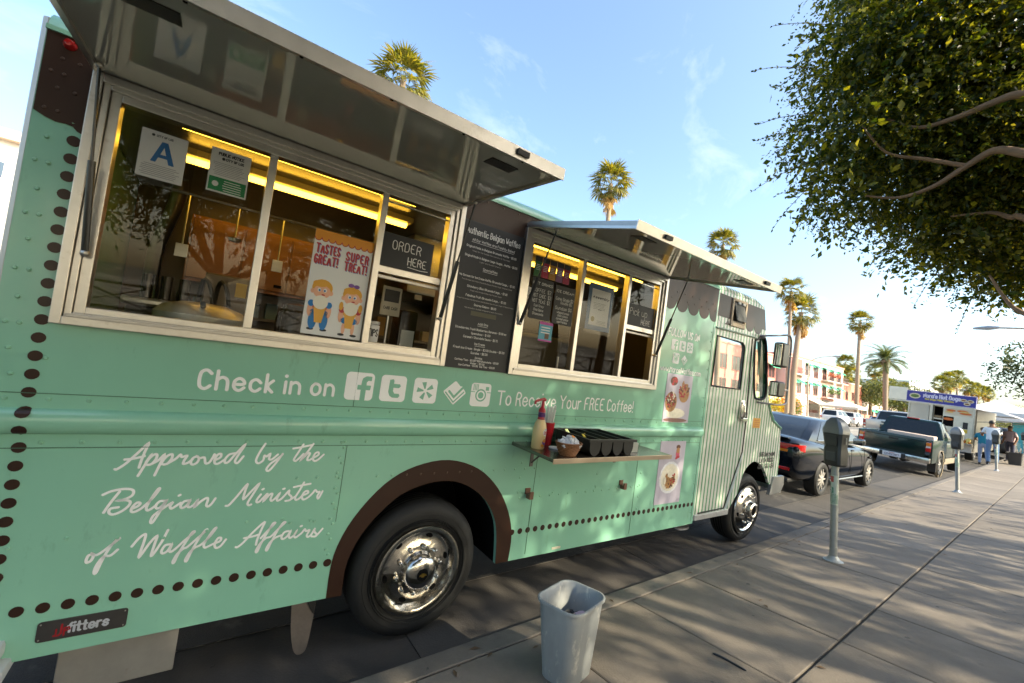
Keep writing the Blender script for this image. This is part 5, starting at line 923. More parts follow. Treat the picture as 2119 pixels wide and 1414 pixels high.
for i, (x, y, h, R_) in enumerate([(-4.6, -9.3, 8.0, 3.8), (-.3, -8.6, 8.2, 3.8), (3.6, -9.0, 8.2, 3.8), (7.2, -8.8, 7.8, 3.5), (11.0, -10.0, 6.2, 3.0), (-9.5, -12.5, 8.0, 3.2), (1.8, -13.0, 9.6, 3.2), (15.2, -15.0, 7.4, 3.2), (17.5, -13.5, 7.0, 2.6), (-4.0, -15.2, 5.8, 3.3), (.4, -15.8, 5.5, 3.2), (4.9, -15.0, 5.8, 3.3), (9.4, -15.8, 5.5, 3.2)]):
    park_tree(x, y, h, R_, 50+i, ['park tree at the left end of the row, mirrored in the rear pane', 'park tree mirrored in the middle of the big window', 'park tree mirrored beside the ORDER HERE board', 'park tree mirrored in the small window', 'park tree mirrored beside the certificate', 'back row park tree mirrored low in the rear pane', 'back row park tree mirrored behind the menu board', 'back row park tree beyond the fig tree', 'slim park tree throwing stripes over the far sidewalk', 'low back row tree mirrored in the left pane', 'low back row tree mirrored behind the waffle iron', 'low back row tree mirrored beside the poster', 'low back row tree mirrored in the small window'][i], nt=[6500, 7400, 7400, 1500, 460, 2500, 3000, 380, 380, 1500, 1500, 1500, 1300][i], lsz=[.15, .15, .15, .16, .19, .21, .21, .19, .19, .16, .16, .16, .16][i])
fe = empty('park_fence', S(0, -17.5, .28), (0, 0, YAW), label='dark wooden cross rail fence along the park edge mirrored in the windows', cat='fence'); WOODF = mat('fence_wood', (.05, .04, .03), .8)
po = MB().box(-.06, .06, -.06, .06, 0, 1.15).build('post', WOODF, fe); rl = MB(); rl.box(.06, 1.94, -.03, .03, .98, 1.06); rl.box(.06, 1.94, -.03, .03, .12, .2); rl.tube([(.06, 0, .2), (1.94, 0, .98)], .03, 5); rl.tube([(.06, .0, .98), (1.94, .0, .2)], .03, 5); rl = rl.build('rail_panel', WOODF, fe)
for k in range(-9, 15):
    for src in (po, rl):
        o = src if k == -9 else src.copy()
        if k != -9: COL.objects.link(o)
        o.location = (2*k, 0, 0)
# ------------------------------------------------------------------ palms
PTR = mat('palm_trunk', (.25, .19, .135), .9, noise=(12, .4), bump=(18, .6), stretch=(1, 1, 2.5)); PTR2 = mat('palm_skirt', (.42, .27, .10), .9, noise=(12, .4))
PLF = leafmat('palm_green', (.08, .095, .015), (.27, .22, .045), .4, .5); PLD = leafmat('palm_dead', (.34, .22, .08), (.48, .33, .13), .4, .7); PLG = leafmat('date_green', (.05, .075, .03), (.12, .13, .05), .35, .5)
def fan_frond(L_=1.0, n=15, seed=0, dead=False):
    """petiole plus a pleated, drooping fan of leaflets, along +x"""
    r = random.Random(seed); vs_ = []; fs = []; k0 = Vector((L_*.48, 0, 0))
    def tri(a, b_, c): i = len(vs_); vs_.extend([a, b_, c]); fs.append((i, i+1, i+2))
    w = .012*L_; tri(Vector((0, -w, 0)), Vector((0, w, 0)), k0+Vector((0, 0, .02)))
    for i in range(n):
        a = (-1+2*i/(n-1))*(1.35 if not dead else .55); ln_ = L_*(.60-.10*abs(a)/1.35)*r.uniform(.9, 1.08); d = Vector((math.cos(a), math.sin(a), 0)); s_ = Vector((-d.y, d.x, 0))*.038*L_
        m = k0+d*ln_*.55+Vector((0, 0, .03 if i % 2 else -.01)); e = k0+d*ln_+Vector((0, 0, -.16*L_*r.uniform(.4, 1.5))); i0 = len(vs_); vs_.extend([k0.copy(), m+s_, m-s_, e]); fs.extend([(i0, i0+1, i0+2), (i0+1, i0+3, i0+2)])
    return vs_, fs
def frond_mesh(kind, seed):
    if kind == 'feather':
        vs_, fs = [], []; r = random.Random(seed); n = 26
        def pt(u): return Vector((u*.75+.25*math.sin(u*1.4), 0, .42*u-1.0*u*u*.78))
        for i in range(n):
            u = .12+.88*i/n
            for sgn in (-1, 1):
                p, q = pt(u), pt(u+.03); ln_ = .30*math.sin(PI*min(.97, u*.9+.1))**.6; d = Vector((.55, sgn*.75, -.25)); i0 = len(vs_); vs_.extend([p, q, p+d*ln_]); fs.append((i0, i0+1, i0+2))
        i0 = len(vs_); pts = [pt(i/8) for i in range(9)]
        for a, b_ in zip(pts[:-1], pts[1:]): i0 = len(vs_); w = Vector((0, .018, 0)); vs_.extend([a-w, a+w, b_+w, b_-w]); fs.append((i0, i0+1, i0+2, i0+3))
    else: vs_, fs = fan_frond(1., 15 if kind == 'fan' else 9, seed, kind == 'dead')
    me = bpy.data.meshes.new('frond'); me.from_pydata(vs_, [], fs); me.materials.append({'fan': PLF, 'dead': PLD, 'feather': PLG}[kind]); return me
FAN = [frond_mesh('fan', i) for i in range(4)]; DEAD = [frond_mesh('dead', i) for i in range(3)]; FEA = [frond_mesh('feather', i) for i in range(3)]
def palm(x, y, zb, h, cr, label, seed, nf=34, nd=16, tr=.22, lean=(0, 0), merged=False, feather=False, group='palms lining the far side of the street'):
    r = random.Random(seed); t = empty('palm_tree', (x, y, zb), label=label, cat='palm tree', group=group); H = h-zb
    pts = catmull([(-lean[0], -lean[1], -.1), (-lean[0]*.9, -lean[1]*.9, H*.33), (-lean[0]*.5, -lean[1]*.5, H*.68), (0, 0, H)], 6); k = len(pts); MB().tube(pts, [tr*(1.25-.55*i/(k-1)) if not feather else tr*(1.0+.02*i) for i in range(k)], 10).build('trunk', PTR, t, smooth=True)
    if feather: MB().lathe([(tr*1.3, -1.4), (tr*1.9, -1.0), (tr*2.1, -.4), (tr*1.5, .1), (0, .2)], 14, Matrix.Translation((0, 0, H))).build('boss', PTR, t, smooth=True)
    out = []
    for i in range(nf):
        u = (i+.5)/nf; az = i*2.39996+r.uniform(-.2, .2); el = math.radians(78-125*u**.85+r.uniform(-8, 8)) if not feather else math.radians(70-95*u+r.uniform(-6, 6)); s_ = cr*r.uniform(.85, 1.1); out.append((FAN if not feather else FEA, az, el, s_, H+.25-.5*u*cr*.5))
    for i in range(nd):
        az = i*2.39996+1; el = math.radians(r.uniform(-86, -58)); out.append((DEAD, az, el, cr*r.uniform(.6, .95), H-.1-r.random()*.55*cr))
    mm = MB(); mats = []
    for src, az, el, s_, z in out:
        M = Matrix.Translation((0, 0, z)) @ Matrix.Rotation(az, 4, 'Z') @ Matrix.Rotation(-el, 4, 'Y') @ Matrix.Rotation(r.uniform(-.5, .5), 4, 'X') @ Matrix.Scale(s_, 4); me = r.choice(src)
        if merged: mm.mi = 0 if src is not DEAD else 1; mm.add([M @ v.co for v in me.vertices], [tuple(p.vertices) for p in me.polygons])
        else: o = mesh_obj('frond' if src is not DEAD else 'dead_frond', me, t); o.matrix_local = M
    if merged: mm.build('crown', [PLF if not feather else PLG, PLD], t, fix=False, kind='stuff')
    return t
palm(7.0, 19.2, .3, 17.3, 1.75, 'tall fan palm rising right behind the big serving hatch', 1)
palm(24.3, 19.7, .3, 17.9, 1.75, 'tall fan palm rising above the small serving hatch', 2, nd=26)
palm(42.3, 20.2, .3, 17.9, 1.8, 'tall fan palm whose trunk shows through the cab door window', 3)
palm(60.3, 20.7, .3, 16.8, 2.0, 'taller slim fan palm of the pair beside the mirrors', 4, lean=(.6, .2))
palm(64.0, 20.8, .3, 14.6, 2.5, 'stout shaggy fan palm of the pair beside the mirrors', 5, nd=34, tr=.38, lean=(2.2, 0))
palm(90.2, 21.5, .3, 17.6, 2.2, 'lone fan palm on a long straight trunk right of the pink hotel', 6, tr=.3, lean=(1.2, 0))
palm(107.3, 22.0, .3, 13.0, 3.7, 'broad feather leaved date palm with a thick trunk', 7, nf=44, nd=0, tr=.36, feather=True)
for i, (x, y, h) in enumerate([(168, 23.7, 12.4), (181.5, 24.1, 14.8), (193.3, 24.4, 16.5), (214, 25, 15), (226, 25.3, 15.2), (242, 25.8, 15.9), (263, 26.4, 16.6), (278, 26.8, 16.2)]):
    palm(x, y, .3, h, 2.9, ['first', 'second', 'third', 'fourth', 'fifth', 'sixth', 'seventh', 'eighth'][i]+' palm from the left in the distant row above the hot dog truck', 20+i, nf=30, nd=10, tr=.3, merged=True, group='distant palm row')
for i, (x, y, h, lb) in enumerate([(163, 44.6, 17.6, 'small distant palm on a thin trunk beside the lone palm'), (158.6, 44.4, 14.0, 'low distant palm over the roof of the pink hotel'), (169, 44.7, 14.5, 'low distant palm left of the lone palm trunk'), (196, 45.5, 18.4, 'small distant palm left of the date palm trunk'), (204, 45.7, 16.0, 'lower small palm beside the date palm trunk'), (216.6, 46.1, 14.5, 'distant palm just right of the date palm trunk'), (240, 46.7, 14.8, 'distant palm behind the folded steel flap of the hot dog truck')]):
    palm(x, y, .3, h, 3.3, lb, 40+i, nf=30, nd=10, tr=.35, merged=True, group='distant palms behind the hotel')
# leafy background trees and a nearer dark tree at the right edge
def bush_tree(name, x, y, zb, R_, h, seed, label, m, nt=500, lsz=.5, cat='tree', group=None, trunk=True):
    r = np.random.default_rng(seed); t = empty(name, (x, y, zb), label=label, cat=cat, group=group); bl = [(R_*.7*r.normal()*.6, R_*.7*r.normal()*.6, h-R_*r.uniform(.3, 1.0), R_*r.uniform(.4, .65)) for _ in range(8)]
    c, d, *_ = crown_leaves(bl, nt, 7, lsz, r, shell=.2, droop=.1); v, f = leaf_arrays(c, d, lsz, r); leaf_mesh('crown', v, f, m, t)
    if trunk: MB().tube([(0, 0, -.1), (.05, 0, h*.35), (0, 0, h-R_)], [R_*.09, R_*.07, R_*.05], 8).build('trunk', BARK, t, smooth=True)
LEAF3 = leafmat('far_leaf', (.06, .085, .025), (.17, .17, .06), .3, .6)
for i, (x, y, R_, h) in enumerate([(118, 27, 4.5, 9), (128, 30, 5, 10), (140, 26, 5, 9.5), (150, 30, 6, 11), (175, 34, 7, 11), (205, 34, 7, 12), (130, 40, 6, 12), (235, 24, 8, 11), (268, 17, 8, 12), (300, 20, 9, 12), (330, 12, 10, 13)]):
    bush_tree('street_tree', x, y, .2, R_, h, 70+i, ['broad grey green tree left of the date palm', 'second grey green tree behind the date palm', 'olive tree right of the date palm trunk', 'olive tree behind the folded steel flap', 'far olive tree behind the sign of the hot dog truck', 'far olive tree above the white awnings', 'tall olive tree behind the salmon house', 'far tree left of the blue canopy', 'far tree behind the blue canopy', 'far tree at the end of the street', 'farthest tree at the end of the street'][i], LEAF3, group='street trees far down the road')
bush_tree('dark_tree', 61.5, -1.2, .2, 4.2, 8.8, 95, 'dark dense tree cut by the right edge of the picture', LEAF2, nt=1500, lsz=.3)
# ------------------------------------------------------------------ vehicles
CARG = mat('car_glass', (.010, .013, .016), .03, spec=.5); RUB = MATS['black_rubber']; ALLOY = mat('alloy', (.60, .57, .53), .28, .45); REDL = mat('tail_red', (.42, .008, .008), .12, coat=.8); AMBL = mat('tail_amber', (.60, .19, .02), .15, coat=.8); CLRL = mat('tail_clear', (.6, .58, .55), .12, coat=.8)
def apply_mods(o):
    dg = bpy.context.evaluated_depsgraph_get(); me = bpy.data.meshes.new_from_object(o.evaluated_get(dg)); old = o.data; o.modifiers.clear(); o.data = me; bpy.data.meshes.remove(old)
def lower_body(L_, W_, st, root, m, wheels, wr, crown=.03, cut=True, name='body'):
    """st: (x, z bottom, z top, width factor); smooth loft with cut wheel arches"""
    rings = []
    for x, zb, zt, wf in st:
        w = W_/2*wf; h = zt-zb; half = [(0, zb), (.8*w, zb), (.955*w, zb+.05), (w, zb+.30*h), (w*.995, zb+.60*h), (w*.965, zt-.14*h), (w*.88, zt-.02*h), (w*.55, zt+crown*.7), (0, zt+crown)]
        rings.append([(x, y, z) for y, z in half]+[(x, -y, z) for y, z in reversed(half[1:-1])])
    mb = MB(); mb.loft(rings); o = mb.build(name, m, root, smooth=60); s_ = o.modifiers.new('s', 'SUBSURF'); s_.levels = 2; s_.render_levels = 2
    if cut:
        c = MB()
        for x in wheels:
            for y0, y1 in ((-W_, -W_*.5+.26), (W_*.5-.26, W_)): c.lathe([(0, y0), (wr*1.13, y0), (wr*1.13, y1), (0, y1)], 28, Matrix.Translation((x, 0, wr)) @ Matrix.Rotation(-PI/2, 4, 'X'))
        co = c.build('cut', m, root); b_ = o.modifiers.new('b', 'BOOLEAN'); b_.object = co; b_.operation = 'DIFFERENCE'; b_.solver = 'EXACT'; bpy.context.view_layer.update(); apply_mods(o); bpy.data.objects.remove(co)
        o.data.polygons.foreach_set('use_smooth', [True]*len(o.data.polygons)); o.data.set_sharp_from_angle(angle=math.radians(38))
    else: bpy.context.view_layer.update(); apply_mods(o)
    return o
def cabin(root, G, m, bulge=.05, side_split=(.02, .45, .50, .97), glass_m=None, v0=.10, v1=.86, rear_in=.90, roofm=None):
    """G: list of (v, x rear, x front, half width rear, half width front, z) from belt to roof"""
    gm = glass_m or CARG
    def lv(v):
        for a, b_ in zip(G[:-1], G[1:]):
            if v <= b_[0]: k = (v-a[0])/(b_[0]-a[0]); return [a[i]+(b_[i]-a[i])*k for i in range(1, 6)]
        return list(G[-1][1:])
    def rear(s_, v, e=0): xr, xf, hr, hf, z = lv(v); q = 2*s_-1; return Vector((xr-bulge*(1-q*q)-e, q*hr, z+e*.4))
    def front(s_, v, e=0): xr, xf, hr, hf, z = lv(v); q = 1-2*s_; return Vector((xf+bulge*1.6*(1-q*q)+e, q*hf, z+e*.4))
    def side(s_, v, sg, e=0): xr, xf, hr, hf, z = lv(v); y = hr+(hf-hr)*s_+.03*math.sin(PI*s_)+e; return Vector((xr+(xf-xr)*s_, sg*y, z+e*.3))
    vsn = [g[0] for g in G]; vv = sorted(set(vsn+[(a+b_)/2 for a, b_ in zip(vsn[:-1], vsn[1:])]))
    rings = []
    for v in vv: rings.append([rear(i/8, v) for i in range(8)]+[side(i/8, v, 1) for i in range(8)]+[front(i/8, v) for i in range(8)]+[side(1-i/8, v, -1) for i in range(8)])
    mb = MB(); mb.loft(rings); o = mb.build('cabin', m, root, smooth=50)
    def patch(fn, s0, s1, a, b_, name, n=8, k=6):
        vs_ = [fn(s0+(s1-s0)*i/n, a+(b_-a)*j/k) for j in range(k+1) for i in range(n+1)]; MB().add(vs_, [(j*(n+1)+i, j*(n+1)+i+1, (j+1)*(n+1)+i+1, (j+1)*(n+1)+i) for j in range(k) for i in range(n)]).build(name, gm, root, smooth=True)
    patch(lambda s_, v: rear(s_, v, .006), 1-rear_in, rear_in, v0, v1, 'rear_window'); patch(lambda s_, v: front(s_, v, .006), .06, .94, v0, v1, 'windscreen')
    for sg in (1, -1):
        for a, b_ in ((side_split[0], side_split[1]), (side_split[2], side_split[3])):
            def fn(s_, v, sg=sg): return side(s_, v, sg, .006)
            patch(fn, a, b_, v0+.02, v1, 'side_window')
    return rear, side, front
def car_wheel(root, x, y, r, w, spokes=10, m=ALLOY, rimr=.68, off=0):
    g = empty('wheel'); g.parent = root; g.location = (x, y, r); sg = 1 if y > 0 else -1; MY = Matrix.Rotation(-sg*PI/2, 4, 'X')
    MB().lathe([(r*rimr, .0), (r*.76, .012), (r*.90, .008), (r*.985, -.02), (r, -.05), (r, -w+.05), (r*.985, -w+.02), (r*.7, -w)], 36, MY).build('tyre', TYRE, g, smooth=35)
    MB().lathe([(r*rimr, -.01), (r*rimr*.97, .004), (r*rimr*.92, -.01), (r*rimr*.88, -.06), (r*.2, -.07), (0, -.07)], 32, MY).build('rim', mat('rim_barrel', (.05, .05, .05), .4, .8), g, smooth=35)
    sp = None
    for i in range(spokes):
        if sp is None: sp = MB(); sp.add([MY @ Vector(p) for p in ((r*.1, -r*.05, .0), (r*.1, r*.05, .0), (r*rimr*.93, r*.035, -.012), (r*rimr*.93, -r*.035, -.012), (r*.1, -r*.05, -.03), (r*.1, r*.05, -.03), (r*rimr*.93, r*.035, -.04), (r*rimr*.93, -r*.035, -.04))], [(0, 1, 2, 3), (4, 7, 6, 5), (0, 3, 7, 4), (1, 5, 6, 2)]); sp = sp.build('spoke', m, g); o = sp
        else: o = sp.copy(); COL.objects.link(o)
        o.rotation_euler = (0, 2*PI*i/spokes, 0)
    MB().lathe([(r*.16, -.02), (r*.15, .004), (0, .008)], 16, MY).build('hub', m, g, smooth=True)
def plate(root, x, y0, y1, z0, z1, s_, tilt=0):
    p = MB().bbox(x-.012, x-.003, y0, y1, z0, z1, .002).build('licence_plate', mat('plate_white', (.66, .64, .66), .4), root); mb = MB(); text(mb, s_, 0, 0, (z1-z0)*.42, .010, lambda u, v, t: (x-.0135+t, (y0+y1)/2-u, z0+(z1-z0)*.24+v), 0, width=(y1-y0)*.8, center=True); mb.build('plate_number', mat('plate_blue', (.05, .05, .14), .5), p)
    MB().box(x-.0135, x-.0125, (y0+y1)/2-.06, (y0+y1)/2+.06, z1-.03, z1-.015).build('plate_state', RED, p)
# black sedan, right behind the truck's nose
def lane_thing(name, x, y, label, cat, **k): return empty(name, T(x, y, 0), (TILT, 0, 0), label=label, cat=cat, **k)
sedan = lane_thing('parked_sedan', 9.45, 1.545, 'glossy black sedan parked directly ahead of the food truck', 'car')
BLKP = mat('black_car_paint', (.003, .004, .007), .08, spec=.5)
wx = (.98, 3.80); wr = .325
lower_body(4.62, 1.80, [(-.02, .45, .86, .76), (.02, .36, .98, .86), (.12, .30, 1.05, .93), (.35, .26, 1.075, .97), (.75, .24, 1.06, 1.0), (1.3, .22, 1.0, 1.0), (2.3, .2, .95, .995), (3.3, .2, .93, .99), (3.9, .22, .86, .975), (4.35, .26, .76, .92), (4.55, .32, .64, .82), (4.62, .40, .54, .66)], sedan, BLKP, wx, wr)
rear, side, front = cabin(sedan, [(0, .52, 3.55, .74, .78, .98), (.12, .60, 3.40, .735, .775, 1.03), (.5, 1.02, 2.95, .66, .69, 1.24), (.85, 1.48, 2.52, .56, .59, 1.40), (.94, 1.62, 2.38, .52, .55, 1.425), (1, 1.75, 2.25, .40, .42, 1.44)], BLKP, side_split=(.13, .46, .49, .93), v0=.13, v1=.84)
MB().bbox(-.01, .14, -.62, .62, 1.052, 1.072, .006).build('trunk_lip', BLKP, sedan, smooth=True)
for sg in (1, -1):
    mb = MB(); rings = []
    for k, (yy, xx) in enumerate(((.40, -.012), (.55, .0), (.70, .045), (.80, .13), (.84, .24))): rings.append([(xx-.016, sg*yy, .80+.012*k), (xx-.022, sg*yy, .88), (xx-.016, sg*yy, .955+.004*k), (xx+.05, sg*(yy-.03), .95), (xx+.05, sg*(yy-.03), .80)])
    mb.loft(rings); tl = mb.build('tail_light', REDL, sedan, smooth=50)
    mb = MB(); mb.loft([[(xx-.024, sg*yy, .81), (xx-.026, sg*yy, .855), (xx+.02, sg*(yy-.03), .855), (xx+.02, sg*(yy-.03), .81)] for yy, xx in ((.50, -.006), (.62, .016), (.76, .088))]); mb.build('indicator', AMBL, tl)
    mb = MB(); mb.loft([[(-.034, sg*yy, .878), (-.034, sg*yy, .892), (-.01, sg*yy, .892), (-.01, sg*yy, .878)] for yy in (.30, .42)]); mb.build('reverse_lamp', CLRL, tl)
    MB().bbox(-.012, .03, sg*.60-.09, sg*.60+.09, .475, .53, .006).build('rear_reflector', REDL, sedan)
    mh = MB().bbox(2.72, 2.86, sg*.93-.10, sg*.93+.10, .98, 1.12, .035).build('door_mirror', BLKP, sedan, smooth=60); MB().bbox(2.712, 2.722, sg*.93-.085, sg*.93+.085, .995, 1.105, .004).build('mirror_glass', MATS['mirror_glass'], mh)
    for xx in (1.52, 2.42): MB().bbox(xx, xx+.16, sg*.905-.012, sg*.905+.012, .845, .875, .006).build('door_handle', BLKP, sedan, smooth=True)
    MB().tube([(1.45, sg*.872, .27), (3.40, sg*.872, .27)], .018, 6).build('sill_trim', mat('chrome_dark', (.4, .35, .3), .2, 1.), sedan)
    MB().tube(catmull([(side(s_, .14, sg, .010)) for s_ in (.13, .3, .5, .7, .93)], 3), .008, 5).build('window_trim', MATS['chrome_dark'], sedan)
    mb = MB()
    for xx in (1.50, 2.52, 3.36): mb.tube([(xx, sg*.8935, .36), (xx, sg*.9015, .62), (xx-.01, sg*.892, .86)], .004, 4)
    mb.build('door_shut_line', DARK, sedan)
    for x in wx: car_wheel(sedan, x, sg*.90, wr, .22)
MB().bbox(-.05, .35, -.7, .7, .26, .34, .03).build('rear_diffuser', RUB, sedan)
mb = MB(); text(mb, 'IS250', 0, 0, .03, .007, lambda u, v, t: (-.022+t, -.30-u, .76+v), 0, width=.13); mb.build('badge', CHROME, sedan)
# dark green pickup
pick = lane_thing('green_pickup', 18.3, 1.37, 'dark green pickup truck parked ahead of the black sedan', 'pickup'); GRP = mat('pickup_green', (.004, .017, .015), .14, spec=.5)
wx = (1.12, 3.95); wr = .36
lower_body(4.75, 1.74, [(1.86, .34, 1.06, .97), (1.92, .32, 1.09, .985), (2.6, .30, 1.08, 1.0), (3.3, .30, 1.06, 1.0), (3.9, .32, 1.02, .99), (4.45, .34, .92, .95), (4.68, .38, .80, .88), (4.75, .45, .68, .76)], pick, GRP, (wx[1],), wr, name='cab_body')
for sg in (1, -1):
    o = MB().bbox(.01, 1.88, sg*.865-.035 if sg > 0 else -.90, .90 if sg > 0 else sg*.865+.035, .40, 1.10, .03).build('bed_side', GRP, pick, smooth=50)
    c = MB().lathe([(0, -.2), (wr*1.15, -.2), (wr*1.15, .2), (0, .2)], 28, Matrix.Translation((wx[0], sg*.87, wr)) @ Matrix.Rotation(PI/2, 4, 'X')).build('cut', GRP, pick); b_ = o.modifiers.new('b', 'BOOLEAN'); b_.object = c; b_.solver = 'EXACT'; bpy.context.view_layer.update(); apply_mods(o); bpy.data.objects.remove(c)
    fl_ = MB().lathe([(wr*1.14, -.03), (wr*1.22, -.02), (wr*1.20, .035), (wr*1.14, .03)], 32, Matrix.Translation((wx[0], sg*.885, wr)) @ Matrix.Rotation(-sg*PI/2, 4, 'X')); fl_.v = fl_.v; fl_.build('wheel_flare', mat('pickup_beige', (.30, .24, .16), .3, coat=.5), pick, smooth=40)
    tl = MB().bbox(-.012, .10, sg*.80-.055, sg*.80+.055, .74, 1.02, .012).build('tail_light', REDL, pick, smooth=50); MB().bbox(-.016, -.0125, sg*.80-.05, sg*.80+.05, .915, 1.01, .002).build('indicator', AMBL, tl); MB().bbox(-.016, -.0125, sg*.80-.05, sg*.80+.05, .855, .91, .002).build('reverse_lamp', CLRL, tl)
    for x in wx: car_wheel(pick, x, sg*.90, wr, .24, 6)
    MB().bbox(.62, .78, sg*.80-.10, sg*.80+.10, .12, .45, .01).build('mud_flap', RUB, pick); MB().bbox(2.9, 3.02, sg*.98-.08, sg*.98+.08, 1.08, 1.26, .03).build('door_mirror', GRP, pick, smooth=50)
    MB().bbox(1.9, 3.5, sg*.872-.006, sg*.872+.006, .32, .50, .004).build('lower_cladding', MATS['pickup_beige'], pick); mb = MB(); mb.tube([(2.08, sg*.866, .42), (2.07, sg*.868, 1.04)], .004, 4); mb.tube([(3.22, sg*.872, .42), (3.24, sg*.868, 1.02)], .004, 4); mb.build('door_shut_line', DARK, pick)
tg = MB().bbox(-.005, .045, -.735, .735, .56, 1.12, .016).build('tailgate', GRP, pick, smooth=50); MB().bbox(-.012, -.0055, -.70, .70, 1.02, 1.045, .002).build('tailgate_crease', GRP, tg); MB().bbox(-.016, -.0055, -.11, .11, .94, 1.005, .004).build('tailgate_handle', RUB, tg)
MB().box(.05, 1.88, -.82, .82, .62, .66).build('bed_floor', RUB, pick); MB().box(1.84, 1.88, -.82, .82, .66, 1.08).build('bed_front', GRP, pick)
MB().bbox(1.25, 1.72, -.70, .45, 1.0, 1.17, .03).build('tool_box', mat('box_beige', (.55, .43, .36), .5), pick, smooth=50)
bp_ = MB().bbox(-.14, .02, -.88, .88, .40, .56, .025).build('rear_bumper', CHROME, pick, smooth=50); MB().bbox(-.1415, -.12, -.34, .28, .41, .55, .003).build('bumper_recess', RUB, bp_); plate(pick, -.142, -.24, .20, .415, .545, '5X45387')
rear, side, front = cabin(pick, [(0, 1.90, 3.55, .80, .80, 1.06), (.1, 1.92, 3.45, .795, .79, 1.12), (.5, 2.02, 3.12, .72, .71, 1.38), (.85, 2.10, 2.88, .64, .63, 1.60), (.95, 2.16, 2.80, .60, .59, 1.65), (1, 2.3, 2.65, .48, .47, 1.665)], GRP, bulge=.025, side_split=(.04, .14, .18, .93), v0=.14, v1=.84, rear_in=.93)
MB().bbox(2.08, 2.16, -.16, .16, 1.652, 1.68, .006).build('brake_light', REDL, pick); MB().tube([(.3, -.2, .36), (4.3, -.2, .36)], .08, 8).build('chassis', RUB, pick); MB().tube([(1.12, -.7, .36), (1.12, .7, .36)], .06, 8).build('axle', RUB, pick)
# silver pickup driving in the street
sil = empty('silver_pickup', (33.2, 5.0, .235), (0, 0, YAW), label='silver full size pickup in the driving lane beyond the green pickup', cat='pickup'); SILP = mat('silver_paint', (.42, .40, .37), .25, .5, coat=.6)
lower_body(5.6, 1.98, [(2.25, .45, 1.22, .98), (2.35, .42, 1.25, 1.0), (3.5, .42, 1.22, 1.0), (4.6, .45, 1.15, .98), (5.4, .5, 1.0, .93), (5.58, .6, .85, .85)], sil, SILP, (4.6,), .40, name='cab_body')
for sg in (1, -1):
    MB().bbox(.02, 2.27, sg*.955-.035, sg*.955+.035, .62, 1.30, .03).build('bed_side', SILP, sil, smooth=50)
    tl = MB().bbox(-.015, .1, sg*.90-.06, sg*.90+.06, .85, 1.25, .015).build('tail_light', REDL, sil); MB().bbox(-.02, -.0155, sg*.90-.05, sg*.90+.05, .96, 1.02, .002).build('reverse_lamp', CLRL, tl)
    for x in (1.2, 4.6): car_wheel(sil, x, sg*1.0, .40, .27, 6)
tg = MB().bbox(-.01, .04, -.84, .84, .70, 1.31, .02).build('tailgate', SILP, sil, smooth=50); MB().bbox(-.016, -.0105, -.15, .12, 1.13, 1.21, .003).build('tailgate_handle', RUB, tg); MB().bbox(-.016, -.0105, -.12, .10, 1.0, 1.07, .003).build('tailgate_badge', mat('gold_badge', (.5, .35, .05), .3, .8), tg)
MB().bbox(-.2, .0, -.98, .98, .52, .70, .03).build('rear_bumper', mat('bumper_white', (.6, .57, .52), .3, .6), sil, smooth=50); MB().box(.04, 2.27, -.92, .92, .70, .74).build('bed_floor', RUB, sil)
cabin(sil, [(0, 2.27, 4.3, .90, .90, 1.22), (.1, 2.29, 4.2, .89, .89, 1.28), (.5, 2.38, 3.85, .80, .80, 1.58), (.86, 2.47, 3.55, .72, .72, 1.84), (1, 2.62, 3.4, .6, .6, 1.90)], SILP, bulge=.02, v0=.12, v1=.84, side_split=(.03, .42, .46, .95), rear_in=.95)
# hot dog catering truck with an open steel rear
hd = lane_thing('hot_dog_truck', 28.6, 2.05, 'silver hot dog catering truck with a blue rooftop sign and open rear shutter', 'catering truck')
STW = mat('quilted_steel', (.55, .52, .46), .3, .9, noise=(3, .2), bump=(16, .25)); y0, y1 = -1.12, 1.12
mb = MB(); mb.box(.5, 6.2, y0, y0+.04, .45, 2.34); mb.box(.5, 6.2, y1-.04, y1, .45, 2.34); mb.box(.0, 6.2, y0, y1, 2.345, 2.40); mb.box(.5, .54, y0+.041, y1-.041, .45, 2.34); mb.box(0, 6.2, y0+.05, y1-.05, .40, .449); mb.build('box_body', STW, hd)
MB().box(.0, .05, y0, y0+.05, .40, 2.344).build('corner_post', STEEL, hd); MB().box(.0, .05, y1-.05, y1, .40, 2.344).build('corner_post', STEEL, hd)
sg_ = MB().bbox(-.10, -.02, y0-.02, y1+.08, 2.40, 2.93, .01).build('roof_sign', mat('sign_blue', (.03, .03, .24), .4, noise=(2, .15)), hd); fy = lambda u, v, t: (-.102+t, 1.05-u, v)
mb = MB(); text(mb, "Nora's Hot Dogs", .46, 2.66, .17, .042, fy, -.002, width=1.22, smooth=2); mb.build('sign_letters', mat('sign_lilac', (.62, .58, .72), .5), sg_); mb = MB(); text(mb, 'Hot Dogs Philly Cheese', .52, 2.55, .07, .02, fy, -.002, width=.95); mb.build('sign_subline', mat('sign_yellow', (.62, .52, .05), .5), sg_)
def oval(y, z, ry, rz2, m_, par, nm, x=-.1035): MB().panel([circ(1.05-y, z, ry, 18, rz2)], YZ, x-.002, x).build(nm, m_, par)
oval(.15, 2.68, .20, .13, mat('oval_cream', (.6, .52, .35), .5), sg_, 'sign_oval'); oval(.15, 2.68, .15, .08, mat('oval_green', (.10, .16, .03), .5), sg_, 'sign_oval_food', -.1060)
for yy, zz in ((1.78, 2.70), (2.0, 2.68), (1.90, 2.55)): oval(yy, zz, .11, .07, MATS['oval_cream'], sg_, 'sign_oval'); oval(yy, zz, .07, .035, mat('oval_brown', (.22, .08, .03), .5), sg_, 'sign_oval_food', -.1060)
